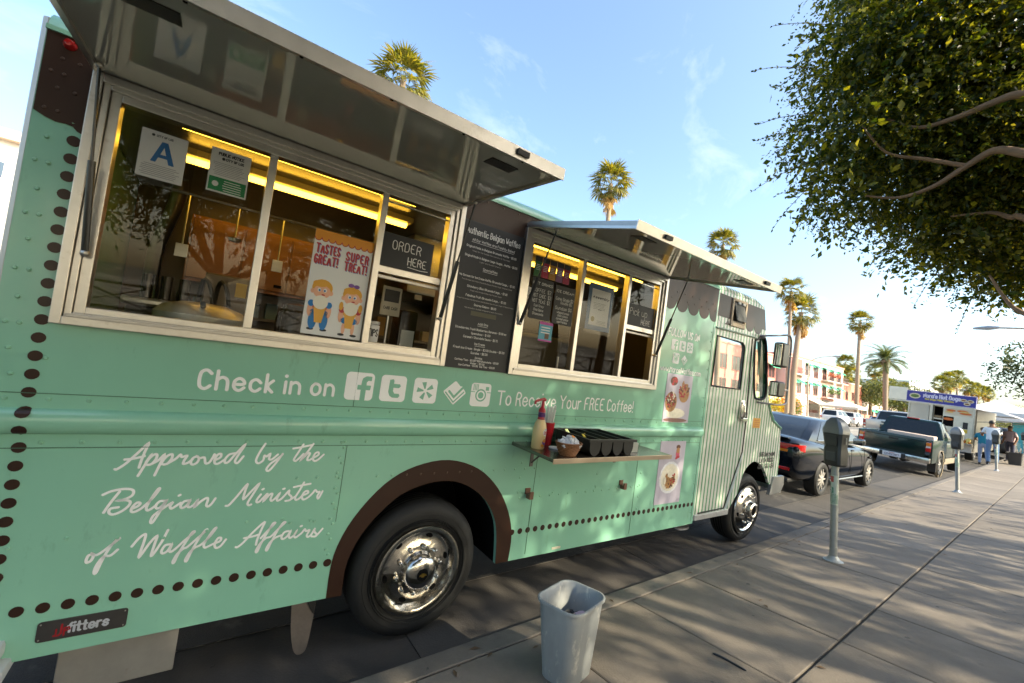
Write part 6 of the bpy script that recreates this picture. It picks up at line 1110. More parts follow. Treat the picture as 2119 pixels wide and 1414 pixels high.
mb = MB(); mb.tube([(-.103, y0-.01, 2.41), (-.103, y1+.07, 2.41), (-.103, y1+.07, 2.92), (-.103, y0-.01, 2.92), (-.103, y0-.01, 2.41)], .012, 5); mb.build('sign_border', MATS['sign_lilac'], sg_)
sh_ = MB(); 
for k in range(22): sh_.bbox(.02, .05, .38, y1-.06, .85+k*.068, .85+k*.068+.062, .006)
sh_.build('steel_shutter', mat('shutter_cream', (.50, .46, .38), .45, .4), hd); MB().box(.02, .06, .26, .36, .45, 2.34).build('door_post', STEEL, hd)
ins = MB().box(.42, .49, -.1, .26, .5, 2.3).build('dark_doorway', DARK, hd); MB().bbox(.1, .40, -.06, .22, 1.7, 1.76, .004).build('shelf', STEEL, ins); MB().bbox(.12, .4, -.04, .2, 1.4, 1.52, .004).build('shelf_tray', mat('tray_red', (.16, .05, .03), .5), ins); MB().bbox(.12, .4, -.04, .2, 1.78, 1.88, .004).build('shelf_box', mat('box_tan', (.3, .2, .1), .6), ins)
rp_ = MB(); rp_.box(.02, .06, y0+.055, -.10, .75, 2.34); rp_ = rp_.build('rear_panel', STW, hd)
MB().bbox(.010, .0195, -1.04, -.14, 1.98, 2.30, .003).build('food_banner', mat('banner_cream', (.55, .48, .36), .5), rp_)
for yy, zz, ry in ((-.35, 2.19, .16), (-.82, 2.10, .20), (-.72, 2.20, .18)): MB().panel([circ(yy, zz, ry, 16, .05)], YZ, .006, .0095).build('hot_dog_print', mat('print_sausage', (.55, .13, .02), .5), rp_)
for yy, zz, ry in ((-.30, 2.11, .14), (-.80, 2.17, .15)): MB().panel([circ(yy, zz, ry, 16, .035)], YZ, .0045, .0058).build('bun_print', mat('print_bun', (.62, .42, .14), .5), rp_)
wd = MB().bbox(.010, .0195, -.46, -.12, 1.45, 1.9, .003).build('dark_hatch', DARK, rp_); MB().panel([circ(-.28, 1.78, .16, 16, .06)], YZ, .004, .009).build('hot_dog_print', MATS['print_sausage'], wd)
MB().bbox(.008, .0195, -.92, -.76, 1.42, 1.72, .004).build('black_box', RUB, rp_); MB().bbox(.008, .0195, -.92, -.76, 1.24, 1.40, .004).build('yellow_notice', mat('notice_yellow', (.62, .42, .03), .5), rp_)
dp = MB(); dp.bbox(-.06, .06, y0, y1, .40, .748, .01); dp = dp.build('diamond_plate_bumper', mat('diamond_plate', (.50, .46, .42), .3, 1., noise=(30, .3), bump=(55, .8)), hd)
for yy in (-.66, .66): MB().bbox(-.068, -.061, yy-.2, yy+.2, .56, .68, .003).build('tail_light', REDL, dp)
for x in (1.3, 5.0):
    for yy in (-1.0, 1.0): car_wheel(hd, x, yy*1.04, .38, .28, 6)
fl2 = MB().bbox(.2, 1.0, 1.14, 1.9, 2.36, 2.40, .004).build('folded_flap', STW, hd); MB().bbox(.25, .30, 1.25, 1.95, 2.42, 3.05, .004).build('raised_steel_flap', STW, hd); MB().tube([(.28, 1.15, 2.2), (.28, 1.7, 2.5)], .015, 6).build('flap_stay', STEEL, hd)
ct = MB().bbox(-.45, .0, y0-.02, -.12, .755, .80, .005).build('rear_counter', STEEL, hd)
for k in range(9):
    c = T(28.6-.12-.1*(k % 3), 2.05-.32-.09*k, .80+.055+.07*(k % 2)); MB().ball((0, 0, 0), .065).build('orange', mat('orange_fruit', (.62, .20, .02), .5), None, smooth=True, loc=tuple(c), label='orange piled on the rear counter of the hot dog truck', cat='orange', group='oranges on the hot dog truck counter')
wa = T(28.6-.3, 2.05-1.02, .80); jj = empty('juice_jar', wa, (TILT, 0, 0), label='yellow juice jar at the right end of the rear counter', cat='jar'); MB().lathe([(0, .0), (.07, 0), (.075, .2), (.05, .24), (0, .25)], 14).build('jar', mat('juice', (.62, .45, .08), .2), jj, smooth=True)
# side awnings of the hot dog truck and the stalls beyond it
AWN = mat('awning_white', (.70, .68, .66), .8, noise=(2, .08)); AWB = mat('awning_stripe', (.16, .15, .25), .7)
sa = T(29.0, .93, 2.62); aw = empty('truck_awning', sa, (TILT, 0, 0), label='white scalloped awning along the kerb side of the hot dog truck', cat='awning')
mb = MB()
n_ = 16
top = [[(x, 0, .0) for x in np.linspace(0, 5.5, n_)], [(x, -1.55, -.52) for x in np.linspace(0, 5.5, n_)], [(x, -1.57, -.62-.09*(i % 2)) for i, x in enumerate(np.linspace(0, 5.5, n_))]]
mb.loft(top, closed=False, caps=False); mb.build('canopy', AWN, aw); mb = MB()
for k in range(5): mb.add([(.5+k*1.1, -.01, .006), (.85+k*1.1, -.01, .006), (.85+k*1.1, -1.55, -.513), (.5+k*1.1, -1.55, -.513)], [(0, 1, 2, 3)])
mb.build('canopy_stripes', AWB, aw)
for x in (.1, 5.4): MB().tube([(x, 0, -.8), (x, -1.5, -.52)], .016, 6).build('awning_arm', STEEL, aw)
def canopy(name, x, y, zb, w, d, h, m_, label, cat='canopy', peak=.8, cols=True):
    t = empty(name, (x, y, zb), (0, 0, YAW), label=label, cat=cat); mb = MB(); c = (0, 0, h+peak); q = [(-w/2, -d/2, h), (w/2, -d/2, h), (w/2, d/2, h), (-w/2, d/2, h)]; q2 = [(a, b_, h-.25) for a, b_, _ in q]
    mb.add([c]+q+q2, [(0, 1, 2), (0, 2, 3), (0, 3, 4), (0, 4, 1)]+[(1+i, 1+(i+1) % 4, 5+(i+1) % 4, 5+i) for i in range(4)]); mb.build('canopy', m_, t)
    if cols:
        for a, b_, _ in q: MB().tube([(a*.97, b_*.97, 0), (a*.97, b_*.97, h)], .03, 6).build('leg', STEEL, t)
    return t
canopy('stall_canopy', 40.5, 1.2, .15, 4.0, 3.2, 2.5, AWN, 'white peaked stall canopy right of the hot dog truck awning')
canopy('stall_canopy', 45.5, .6, .15, 4.0, 3.4, 2.3, AWN, 'white stall canopy cut by the right edge of the picture')
canopy('stall_canopy', 52, 2.9, .2, 4.6, 3.0, 2.9, mat('canopy_teal', (.03, .36, .42), .7), 'turquoise stall canopy rising behind the white canopies', peak=.5)
canopy('stall_canopy', 58, 2.4, .2, 4.0, 3.0, 2.7, mat('canopy_blue', (.25, .40, .55), .7), 'pale blue stall canopy farthest along the kerb', peak=.6)
canopy('cafe_parasol', 69.5, 17.6, .3, 4.2, 4.2, 2.3, mat('parasol_cream', (.66, .60, .50), .8), 'cream peaked parasol by the palm across the street', cat='parasol', peak=.9)
tq = canopy('stall_screen', 44, .2, .15, .12, 1.6, 2.0, mat('screen_turquoise', (.08, .42, .48), .6), 'narrow turquoise screen beside the dark sport utility car', cat='screen', peak=.02); MB().box(-.04, .04, -.75, .75, .05, 1.74).build('screen_panel', MATS['screen_turquoise'], tq)
# other cars
def simple_car(name, x, y, z, rz, label, m_, L_=4.5, W_=1.78, H=1.45, suv=False, group=None, tilt=0):
    t = empty(name, (x, y, z), (tilt, 0, rz), label=label, cat='car', group=group); bz = .95 if not suv else 1.08; wx = (.85, L_-.95)
    lower_body(L_, W_, [(-.02, .45, bz-.1, .82), (.05, .34, bz, .93), (.5, .26, bz+.02, .99), (L_*.5, .24, bz, 1.0), (L_-1.1, .24, bz-.05, .99), (L_-.35, .28, bz-.17, .93), (L_, .4, bz-.35, .74)], t, m_, wx, .33)
    xr = .12 if suv else .55; cabin(t, [(0, xr, L_-1.05, W_*.43, W_*.43, bz), (.12, xr+.05, L_-1.2, W_*.425, W_*.425, bz+.06), (.5, xr+(.25 if suv else .5), L_-1.65, W_*.38, W_*.38, (bz+H)/2), (.88, xr+(.45 if suv else .95), L_-2.05, W_*.33, W_*.33, H-.04), (1, xr+.8, L_-2.3, W_*.24, W_*.24, H)], m_, v0=.14, v1=.84)
    for sg in (1, -1):
        for q in wx: car_wheel(t, q, sg*W_*.5, .33, .2, 6)
        MB().bbox(-.01, .08, sg*W_*.38-.1, sg*W_*.38+.1, bz-.22, bz-.06, .01).build('tail_light', REDL, t); MB().bbox(L_-.28, L_-.16, sg*W_*.36-.1, sg*W_*.36+.1, bz-.36, bz-.24, .01).build('headlight', CLRL, t)
    return t
WHP = mat('white_car', (.66, .64, .60), .25, coat=.6); SIP = mat('silver_car', (.45, .45, .45), .25, .4, coat=.6)
simple_car('parked_car', 56.0, 14.9, .24, YAW, 'white estate car parked across the street, left of the row', WHP, 4.8, 1.9, 1.75, True, 'cars parked across the street')
simple_car('parked_car', 62.5, 15.2, .24, YAW, 'white van like car parked across the street, middle of the row', WHP, 4.7, 1.9, 1.7, True, 'cars parked across the street')
simple_car('parked_car', 66.5, 13.6, .25, YAW, 'silver saloon parked across the street, right of the row', SIP, 4.6, 1.8, 1.45, False, 'cars parked across the street')
simple_car('parked_suv', 36.0, 1.15, .07, YAW, 'dark sport utility car parked beyond the hot dog truck', mat('dark_suv', (.03, .03, .03), .2, coat=.7), 4.6, 1.85, 1.72, True, None, .06)
# ------------------------------------------------------------------ parking meters
GAL = mat('galvanised_post', (.34, .35, .34), .5, .6, noise=(12, .2), dirt=(20, .6, (.2, .18, .15), .5)); MTD = mat('meter_dark', (.030, .032, .032), .42, noise=(20, .3)); MTL = mat('meter_grey', (.17, .18, .19), .35, .5)
def meter(x, y, label, rz=0.0):
    t = empty('parking_meter', (x, y, sz(y)), (0, 0, rz), label=label, cat='parking meter', group='parking meters along the kerb')
    MB().lathe([(.0, .0), (.085, 0), (.088, .012), (.06, .022), (.042, .05), (.035, .06)], 20).build('base_flange', GAL, t, smooth=40); MB().tube([(0, 0, .02), (0, 0, .98)], .034, 16).build('post', GAL, t, smooth=True)
    sec = lambda z, wx_, wy: [(a*wx_, b_*wy, z) for a, b_ in ((-1, -.75), (-.75, -1), (.75, -1), (1, -.75), (1, .75), (.75, 1), (-.75, 1), (-1, .75))]
    MB().loft([sec(.965, .05, .075), sec(.985, .062, .088), sec(1.12, .065, .092), sec(1.17, .055, .088), sec(1.30, .066, .105)]).build('meter_body', MTD, t, smooth=30)
    hd_ = MB().loft([sec(1.302, .068, .108), sec(1.345, .068, .108), sec(1.42, .060, .080), sec(1.465, .040, .038), sec(1.475, .02, .018)]).build('meter_dome', MTL, t, smooth=30)
    MB().bbox(-.0725, -.066, -.06, .06, 1.18, 1.28, .003).build('coin_door', MTD, t); MB().bbox(-.0715, -.0625, -.05, .05, 1.02, 1.11, .004).build('vault_door', mat('vault_grey', (.055, .058, .06), .4), t); MB().bbox(-.004, .004, -.111, -.104, 1.2, 1.27, .002).build('key_lock', GAL, t)
    st_ = MB(); cyl = lambda u, v, tt: (-(.036-tt)*math.cos(u/.036+.5), -(.036-tt)*math.sin(u/.036+.5), v); n_ = 10; k_ = 6
    for nm, z0, z1, m_ in (('tariff_sticker', .57, .87, mat('sticker_pale', (.50, .55, .46), .5)), ('sticker_red_band', .80, .86, mat('sticker_red_band', (.40, .07, .06), .5)), ('sticker_green_band', .69, .745, mat('sticker_green', (.03, .20, .10), .5))):
        mb = MB(); of = 0 if nm == 'tariff_sticker' else -.0008; w0, w1 = (-.04, .035) if nm == 'tariff_sticker' else (-.04, -.005); mb.add([cyl(w0+(w1-w0)*i/n_, z, -.001+of) for z in (z0, z1) for i in range(n_+1)], [(i, i+1, n_+2+i, n_+1+i) for i in range(n_)]); mb.build(nm, m_, t, smooth=True)
    mb = MB(); text(mb, '3', -.035, .70, .035, .006, cyl, -.0028); mb.build('sticker_number', PAPER, t); mb = MB()
    for i in range(7): text(mb, 'HOUR PARKING'[i:i+7], -.04, .67-.014*i, .009, .002, cyl, -.002, width=.07)
    mb.build('sticker_print', MATS['sticker_green'], t)
    return t
meter(6.023, -.92, 'nearest parking meter, standing between the camera and the black sedan', -.35); meter(14.594, -.609, 'second parking meter, in front of the green pickup', -.3); meter(24.075, -.267, 'third parking meter, in front of the two people', -.3); meter(33.2, .12, 'fourth parking meter, in front of the dark sport utility car', -.3); meter(42.5, .40, 'fifth and farthest parking meter at the right edge', -.3)
# ------------------------------------------------------------------ waste basket and planter bin
BIN = mat('grey_bin_plastic', (.29, .305, .31), .45, noise=(6, .45), dirt=(17, .57, (.66, .63, .56), .9), stretch=(1, 1, .45)); wb_ = empty('waste_basket', (2.325, -.872, sz(-.87)), (0, 0, .256), label='scuffed grey plastic waste basket standing on the sidewalk by the kerb', cat='waste basket')
def rr(w, d, z, r): return [(x, y, z) for x, y in rrect(-w/2, w/2, -d/2, d/2, r, 6)]
MB().loft([rr(.24, .18, .0, .05), rr(.25, .19, .006, .055), rr(.325, .26, .375, .07), rr(.345, .28, .378, .075), rr(.348, .283, .386, .077), rr(.345, .28, .393, .075), rr(.330, .265, .394, .07), rr(.318, .253, .386, .066), rr(.245, .185, .02, .05)]).build('basket', BIN, wb_, smooth=50)
def crumple(name, c, r, m_, seed, n=2):
    bm = bmesh.new(); bmesh.ops.create_icosphere(bm, subdivisions=n, radius=1); q = random.Random(seed)
    for v in bm.verts: v.co = Vector((c[0]+v.co.x*r[0]*q.uniform(.6, 1.15), c[1]+v.co.y*r[1]*q.uniform(.6, 1.15), c[2]+v.co.z*r[2]*q.uniform(.5, 1.2)))
    return MB().bm(bm).build(name, m_, None)
o = crumple('bin_bag', (0, 0, 0), (.115, .088, .05), mat('bag_black', (.012, .012, .016), .3), 4, 3); o.location = wb_.location+Vector((0, 0, .25)); o.rotation_euler = (0, 0, .256); setp(o, label='crumpled black bag inside the waste basket', cat='bag')
o = crumple('napkin_ball', (0, 0, 0), (.05, .04, .035), mat('napkin_pink', (.55, .42, .48), .7, dirt=(22, .55, (.42, .02, .05), 1)), 8); o.location = wb_.location+Vector((.015, -.055, .305)); setp(o, label='crumpled pink and red wrapper on top of the black bag', cat='litter')
pb = empty('planter_bin', (30.0, -.24, sz(-.24)), (0, 0, 0), label='dark square tapered tub on the far sidewalk', cat='tub'); MB().loft([rr(.5, .36, 0, .04), rr(.66, .46, .50, .05), rr(.70, .50, .50, .05), rr(.70, .50, .54, .05), rr(.62, .42, .54, .05), rr(.48, .34, .06, .04)]).build('tub', mat('tub_dark', (.05, .045, .04), .6, noise=(6, .2)), pb, smooth=40)
# ------------------------------------------------------------------ people
def person(x, y, z, rz, label, shirt, legs, h=1.75, pose='stand', hairc=(.02, .014, .01), skin=(.22, .11, .06), group=None, sub=2):
    t = empty('person', (x, y, z), (0, 0, rz), label=label, cat='person', group=group); k = h/1.75
    J = {'pel': (0, 0, .93), 'sp': (0, 0, 1.12), 'ch': (.01, 0, 1.36), 'nk': (.0, 0, 1.50), 'hd': (.015, 0, 1.60), 'ht': (.005, 0, 1.70)}
    for s_, n in ((1, 'l'), (-1, 'r')):
        J.update({'sh'+n: (.0, s_*.185, 1.41), 'el'+n: (-.03, s_*.25, 1.14), 'wr'+n: (.10, s_*.24, .92), 'ha'+n: (.16, s_*.235, .84), 'hp'+n: (0, s_*.095, .90), 'kn'+n: (.03*s_+.02, s_*.11, .50), 'an'+n: (-.03*s_, s_*.12, .09), 'to'+n: (.15-.03*s_, s_*.135, .045)})
    if pose == 'lean':
        J['elr'] = (.13, -.27, 1.2); J['wrr'] = (.36, -.22, 1.22); J['har'] = (.45, -.2, 1.24); J['ell'] = (.1, .27, 1.18); J['wrl'] = (.32, .2, 1.12); J['hal'] = (.40, .18, 1.12); J['hd'] = (.05, 0, 1.60); J['ht'] = (.05, 0, 1.70)
    E = [('pel', 'sp'), ('sp', 'ch'), ('ch', 'nk'), ('nk', 'hd'), ('hd', 'ht')]
    for n in 'lr': E += [('ch', 'sh'+n), ('sh'+n, 'el'+n), ('el'+n, 'wr'+n), ('wr'+n, 'ha'+n), ('pel', 'hp'+n), ('hp'+n, 'kn'+n), ('kn'+n, 'an'+n), ('an'+n, 'to'+n)]
    Rr = {'pel': .145, 'sp': .14, 'ch': .16, 'nk': .055, 'hd': .085, 'ht': .075, 'sh': .075, 'el': .05, 'wr': .036, 'ha': .04, 'hp': .105, 'kn': .068, 'an': .05, 'to': .042}
    names = list(J); me = bpy.data.meshes.new('body'); me.from_pydata([tuple(k*c for c in J[n]) for n in names], [(names.index(a), names.index(b_)) for a, b_ in E], []); o = mesh_obj('body', me, t)
    md = o.modifiers.new('k', 'SKIN'); sv = me.skin_vertices[0].data
    for i, n in enumerate(names): r = (Rr.get(n) or Rr[n[:2]])*k; sv[i].radius = (r*(1.0 if n not in ('pel', 'sp', 'ch') else .85), r*(1.0 if n not in ('pel', 'sp', 'ch') else 1.15))
    sv[names.index('pel')].use_root = True; sb = o.modifiers.new('s', 'SUBSURF'); sb.levels = sub; sb.render_levels = sub; bpy.context.view_layer.update(); apply_mods(o); me = o.data
    for c, nm in ((skin, 'skin'), (shirt, 'shirt'), (legs, 'trousers'), ((.03, .025, .02), 'shoe')): me.materials.append(mat('%s_%.2f_%.2f_%.2f' % (nm, *c), c, .8, noise=(14, .15)))
    for p in me.polygons:
        c = p.center/k; zz, yy = c.z, abs(c.y); p.use_smooth = True
        arm = yy > .205 or (pose == 'lean' and c.x > .18 and zz > 1.0)
        p.material_index = 3 if zz < .10 else 2 if zz < .98 and not (yy > .19 and zz > .75) else 1 if zz < 1.475 and (not arm or zz > 1.24 and c.x < .2) else 0
    hb = MB(); hb.ball((-.012*k, 0, 1.665*k), (.105*k, .092*k, .095*k), 12, 8); hb.v = [(x_+(.012*k if J['hd'][0] < .03 else .045*k), y_, max(z_, 1.625*k+max(0, x_)*.8)) for x_, y_, z_ in hb.v]; hb.build('hair', mat('hair_%.2f' % hairc[0], hairc, .6), t, smooth=True)
    return t
person(27.6, .18, .165, .35, 'person in a pale blue shirt and jeans leaning at the hot dog truck', (.60, .66, .72), (.10, .17, .30), 1.82, 'lean')
person(28.3, .52, .02+.03, .1, 'person in a teal shirt standing at the kerb beside the hot dog truck', (.01, .16, .24), (.22, .26, .36), 1.62, 'lean')
person(31.5, .02, .16, 2.6, 'person in a pinkish shirt partly hidden behind the other two', (.50, .36, .36), (.05, .05, .08), 1.70)
for i, (x, y, sh_, lb) in enumerate([(73.5, 18.6, (.60, .45, .02), 'distant person in a yellow shirt across the street'), (75.2, 18.5, (.55, .03, .18), 'distant person in a magenta shirt across the street'), (77.5, 18.3, (.1, .1, .12), 'distant person in dark clothes left of the parasol'), (84.5, 18.4, (.06, .06, .08), 'distant person in dark clothes right of the parasol'), (95.5, 18.6, (.5, .3, .25), 'distant person in a peach shirt near the shops'), (99, 18.3, (.55, .5, .48), 'distant person in a white shirt near the shops')]):
    person(x, y, .33, 1.0+i, lb, sh_, (.08, .09, .14), 1.72, 'stand', group='people on the far sidewalk', sub=1)
# ------------------------------------------------------------------ buildings across the street (street frame facades)
def building(name, x0, x1, y0, depth, h, m_, label, z0=.25):
    t = empty(name, S(x0, y0, z0), (0, 0, YAW), label=label, cat='building'); MB().box(0, x1-x0, 0, depth, 0, h).build('wall', m_, t); return t
WINR = mat('hotel_window', (.05, .035, .035), .08, spec=.7); FRM = mat('hotel_frame', (.36, .13, .11), .6); GRNA = mat('green_awning', (.03, .30, .17), .7); PINK = mat('hotel_pink', (.56, .27, .22), .85, noise=(.6, .08)); CRM = mat('hotel_cream', (.66, .54, .48), .85, noise=(.5, .08)); RAIL = mat('rail_iron', (.10, .06, .06), .6); FLW = mat('flower_mix', (.45, .12, .05), .8, noise=(6, .6)); FLG = mat('flower_green', (.08, .14, .02), .8, noise=(5, .5)); TILE = mat('roof_tile', (.40, .14, .08), .8)
def win(t, x, z, w, h, awn=False, frame=FRM, rec=.12):
    f = MB(); 
    f.box(x-.1, x, -.05, .02, z-.1, z+h+.1); f.box(x+w, x+w+.1, -.05, .02, z-.1, z+h+.1); f.box(x, x+w, -.05, .02, z+h, z+h+.1); f.box(x, x+w, -.07, .02, z-.1, z); f.box(x+w/2-.04, x+w/2+.04, -.04, .02, z, z+h); fo = f.build('window', frame, t); MB().box(x+.001, x+w-.001, -.02, -.006, z+.001, z+h-.001).build('pane', WINR, fo)
    if awn: a = MB(); a.add([(x-.25, -.02, z+h+.25), (x+w+.25, -.02, z+h+.25), (x+w+.25, -.75, z+h-.28), (x-.25, -.75, z+h-.28), (x-.25, -.76, z+h-.42), (x+w+.25, -.76, z+h-.42)], [(0, 1, 2, 3), (3, 2, 5, 4)]); a.build('awning', GRNA, t)
def balcony(t, x, z, w, flowers=None):
    b_ = MB().box(x, x+w, -1.0, -.08, z-.15, z).build('balcony', CRM, t); r = MB(); r.box(x, x+w, -1.0, -.95, z+.95, z+1.02)
    for q in np.arange(x, x+w, .3): r.box(q, q+.05, -1.0, -.96, z+.001, z+.949)
    r.build('railing', RAIL, b_, kind='stuff')
    if flowers:
        rr_ = np.random.default_rng(int(x*10)); c = np.stack([rr_.uniform(x+.2, x+w-.2, 260), rr_.uniform(-1.25, -.9, 260), rr_.uniform(z+.75, z+1.35, 260)], 1); v, f = leaf_arrays(c, rr_.normal(size=(260, 3)), .28, rr_); leaf_mesh('flower_box', v, f, flowers, b_)
ht = building('hotel', 74.5, 101.5, 24, 14, 9.9, CRM, 'three storey cream and pink hotel with green awnings across the street')
MB().box(-.15, 27.15, -.15, 14.1, 9.9, 10.2).build('parapet', PINK, ht); MB().box(-.05, 27.05, -.05, -.001, 6.55, 6.75).build('string_course', PINK, ht); MB().box(-.05, 27.05, -.05, -.001, 3.55, 3.8).build('string_course', PINK, ht)
MB().box(.8, 6.0, -.03, -.002, 6.8, 9.6).build('loggia_shade_panel', mat('loggia_shade', (.30, .12, .10), .85), ht); balcony(ht, .8, 7.0, 5.2)  # flat panel; the shade inside the loggia is put into its darker colour
for i, x in enumerate((7.6, 11.2, 15.6, 19.6, 23.6)):
    win(ht, x, 7.1, 1.9, 2.0, True); win(ht, x, 4.1, 1.9, 1.9, True)
for x in (1.0, 4.0): win(ht, x, 4.1, 1.7, 1.9, True)
balcony(ht, 14.8, 7.0, 6.8, FLW); balcony(ht, 14.8, 4.0, 6.8, FLG); balcony(ht, 23.0, 7.0, 3.4)
ar = MB(); ar.panel([[(.6, 0), (6.4, 0)]+[(3.5+2.9*math.cos(a), 1.3+1.9*math.sin(a)) for a in np.linspace(0, PI, 14)]], lambda u, v, t: (u, t, v), -.06, -.002); ar.build('arched_entrance', mat('arch_orange', (.55, .16, .06), .7), ht); ar = MB(); ar.panel([[(1.2, 0), (5.8, 0)]+[(3.5+2.3*math.cos(a), 1.2+1.4*math.sin(a)) for a in np.linspace(0, PI, 14)]], lambda u, v, t: (u, t, v), -.08, -.061); ar.build('entrance_opening', mat('entry_dark', (.10, .05, .04), .7), ht)
sf = MB().box(15.5, 27.0, -.25, -.002, .1, 3.5).build('shop_front', mat('shop_dark', (.035, .025, .022), .4), ht); mb = MB(); text(mb, 'RED O', 18.5, 2.3, .95, .16, XZ, -.27, width=5.2); mb.build('shop_letters', mat('shop_letter', (.62, .40, .36), .5), sf); mb = MB(); mb.panel([circ(25.2, 2.75, .6, 18)], XZ, -.28, -.252); mb.build('shop_emblem', mat('shop_red', (.5, .04, .03), .5), sf)
a_ = MB(); a_.add([(9.0, -.05, 3.3), (15.2, -.05, 3.3), (15.2, -2.0, 2.4), (9, -2.0, 2.4), (9, -2, 2.1), (15.2, -2, 2.1)], [(0, 1, 2, 3), (3, 2, 5, 4)]); a_.build('cafe_awning', mat('cafe_cream', (.58, .50, .40), .8), ht); MB().box(9.4, 14.8, -.03, -.002, .1, 2.6).build('shop_window', WINR, ht)
wg = building('hotel_wing', 46, 74.3, 25.5, 12, 9.4, PINK, 'pink flat roofed hotel wing seen through the cab window')
for i in range(7): win(wg, 2+3.9*i, 6.0, 2.2, 1.9, i == 6)
for i in range(7): win(wg, 2+3.9*i, 2.8, 2.2, 1.8)
MB().box(-.1, 28.3, -.12, 12, 9.4, 9.65).build('parapet', PINK, wg)
gw = empty('garden_wall', S(40, 23.4, .3), (0, 0, YAW), label='low white garden wall with panels in front of the pink wing', cat='wall'); MB().box(0, 33.5, 0, .25, 0, 3.3).build('wall', CRM, gw)
for i in range(13): MB().box(.3+2.55*i, 2.3+2.55*i, -.06, -.002, .4, 3.0).build('wall_panel', mat('panel_sage', (.55, .58, .42), .8), gw)
for i, (x, c) in enumerate(((66.5, FLG), (69.5, FLW), (72.5, FLG))): 
    r = np.random.default_rng(300+i); t = empty('flowering_shrub', S(x, 22.4, .3), label=['yellow green shrub at the hotel corner', 'red flowering shrub at the hotel corner', 'green shrub beside the arched entrance'][i], cat='shrub'); c_ = r.normal(size=(700, 3))*np.array([1.1, .6, .8])+np.array([0, 0, 1.6]); v, f = leaf_arrays(c_, r.normal(size=(700, 3)), .32, r); leaf_mesh('foliage', v, f, leafmat('shrub_%d' % i, *((( .2, .2, .02), (.5, .4, .03)), ((.35, .05, .04), (.5, .2, .05)), ((.06, .1, .02), (.2, .2, .04)))[i]), t); MB().tube([(0, 0, -.05), (0, 0, 1.2)], .06, 6).build('stem', BARK, t)
sm = building('salmon_house', 103, 116, 24.5, 10, 7.6, mat('salmon', (.60, .22, .15), .85, noise=(.6, .06)), 'plain salmon coloured house right of the cream hotel'); win(sm, 2.0, 4.3, 1.4, 1.6); win(sm, 6, 4.3, 1.4, 1.6); MB().box(-.1, 13.1, -.1, 10, 7.6, 7.8).build('parapet', CRM, sm); MB().box(.5, 12.5, -.1, -.002, .1, 3.0).build('shop_window', WINR, sm)
b2 = building('shop_row', 117, 150, 25, 10, 4.6, CRM, 'low cream shop row with awnings beyond the salmon house')
for i in range(6): win(b2, 1.5+5.3*i, .4, 3.6, 2.4, True)
b3 = building('office_block', 300, 380, 48, 30, 22, mat('office_white', (.62, .62, .60), .7), 'pale office block rising far behind the distant palm row')
for fl in range(6):
    for i in range(12): win(b3, 3+6.4*i, 2+3.3*fl, 4.6, 1.8, frame=MATS['office_white'])
b4 = building('white_apartment', -30, -6.2, 24, 14, 9.35, mat('apartment_white', (.70, .66, .60), .85), 'white apartment building at the left edge behind the truck'); MB().box(-.2, 24.1, -.35, 14, 9.35, 9.75).build('roof_edge', mat('cornice_peach', (.62, .48, .38), .8), b4)
WINB = mat('balcony_glass', (.05, .08, .12), .06, spec=.8)
for fl in (1.3, 4.0, 6.9):
    for i in range(4):
        x = 19.2-5.4*i; f = MB().box(x, x+4.1, -.06, -.002, fl-.1, fl+1.6).build('window', mat('apartment_frame', (.62, .60, .56), .6), b4); MB().box(x+.1, x+4.0, -.075, -.061, fl+.85, fl+1.5).build('pane', WINB, f); MB().box(x+.1, x+4.0, -.075, -.061, fl, fl+.72).build('pane', WINB, f)
        r = MB(); r.box(x+.05, x+4.05, -.13, -.1, fl+.55, fl+.6); r.box(x+.05, x+4.05, -.13, -.1, fl+.25, fl+.3); r.build('rail', PAPER, f)
b5 = building('green_roof_hall', 230, 290, 30, 16, 9, mat('hall_tan', (.5, .44, .36), .8), 'long tan hall with a sloping olive roof far down the street'); mb = MB(); mb.add([(-1, -1, 9.001), (61, -1, 9.001), (61, 8, 12), (-1, 8, 12), (61, 17, 9.001), (-1, 17, 9.001)], [(0, 1, 2, 3), (3, 2, 4, 5), (0, 3, 5), (1, 4, 2)]); mb.build('roof', mat('olive_roof', (.30, .30, .16), .8), b5)
for i in range(12): win(b5, 2+4.9*i, 3, 2.6, 3)
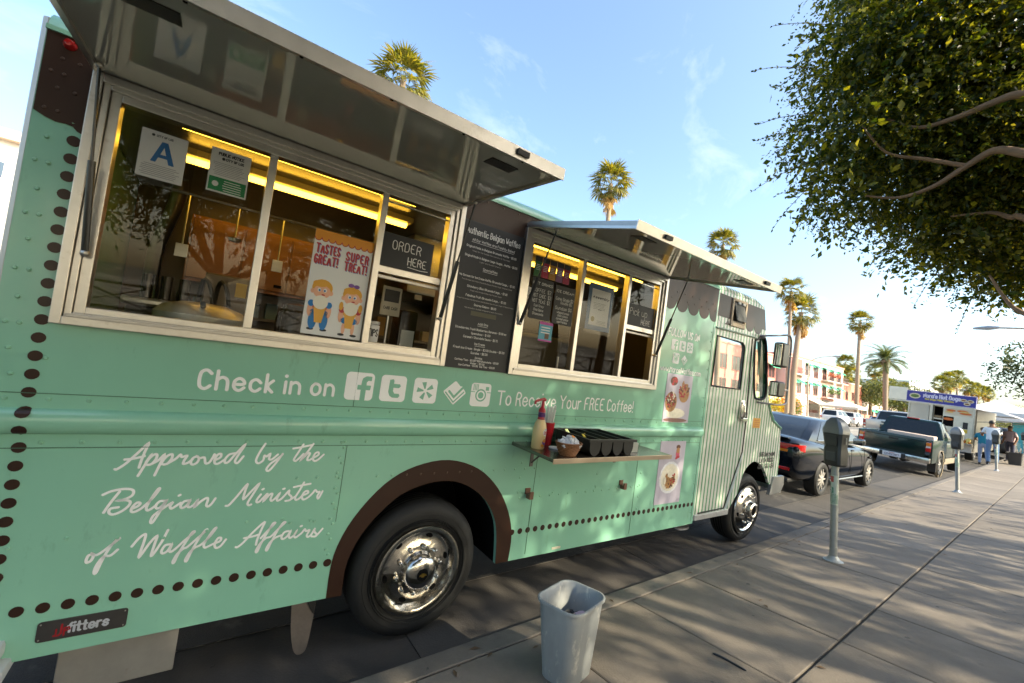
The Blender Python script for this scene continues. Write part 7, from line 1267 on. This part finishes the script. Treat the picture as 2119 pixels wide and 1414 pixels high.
# ------------------------------------------------------------------ street lamps, bins, signals
POL = mat('lamp_pole', (.42, .34, .27), .5, .3); 
def lamp(x, y, z, H, arm, label, dirx=0):
    t = empty('street_lamp', (x, y, z), label=label, cat='street lamp', group='street lamps'); MB().tube([(0, 0, 0), (0, 0, H*.5), (0, 0, H)], [.13, .10, .07], 8).build('pole', POL, t, smooth=True); e = Vector((dirx*arm, -arm if not dirx else 0, H+.9)); MB().tube(catmull([(0, 0, H-.05), tuple(Vector((0, 0, H)).lerp(e, .35)+Vector((0, 0, .35))), tuple(e)], 6), .045, 6).build('arm', POL, t, smooth=True)
    d_ = (e-Vector((0, 0, e.z))).normalized(); MB().tube([e-d_*.1, e+d_*.25, e+d_*.75], [.06, .12, .05], 8).build('lantern', mat('lantern_grey', (.35, .36, .38), .4, .5), t, smooth=True)
lamp(62.9, 18.8+.6, .3, 7.4, 2.6, 'street lamp with a curved arm in front of the cream hotel')
lamp(150, 20.5, .3, 9.0, 3.0, 'distant street lamp left of the hot dog truck sign'); lamp(30.4, -2.1, .2, 5.3, -2.4, 'street lamp reaching in from the right edge under the fig tree')
wc = empty('litter_bin', S(79.0, 17.9, .33), label='dark litter bin beside the cream parasol across the street', cat='bin'); MB().lathe([(.4, 0), (.45, .1), (.45, 1.1), (.5, 1.12), (.5, 1.2), (.3, 1.35), (0, 1.38)], 16).build('bin', mat('bin_dark', (.04, .035, .03), .6), wc, smooth=30); MB().bbox(-.2, .2, -.47, -.44, .5, .9, .01).build('bin_label', mat('bin_yellow', (.55, .4, .05), .5), wc)
for i in range(5):
    x = 86+4.5*i; t = empty('cafe_barrier', S(x, 18.0, .33), (0, 0, YAW), label=['leftmost', 'second', 'third', 'fourth', 'rightmost'][i]+' orange cafe barrier panel across the street', cat='barrier'); MB().bbox(0, 3.8, 0, .06, .9, 1.5, .02).build('panel', mat('barrier_orange', (.55, .20, .12), .7, noise=(3, .4)), t)
    for q in (.1, 3.7): MB().tube([(q, .03, 0), (q, .03, .9)], .03, 6).build('leg', STEEL, t)
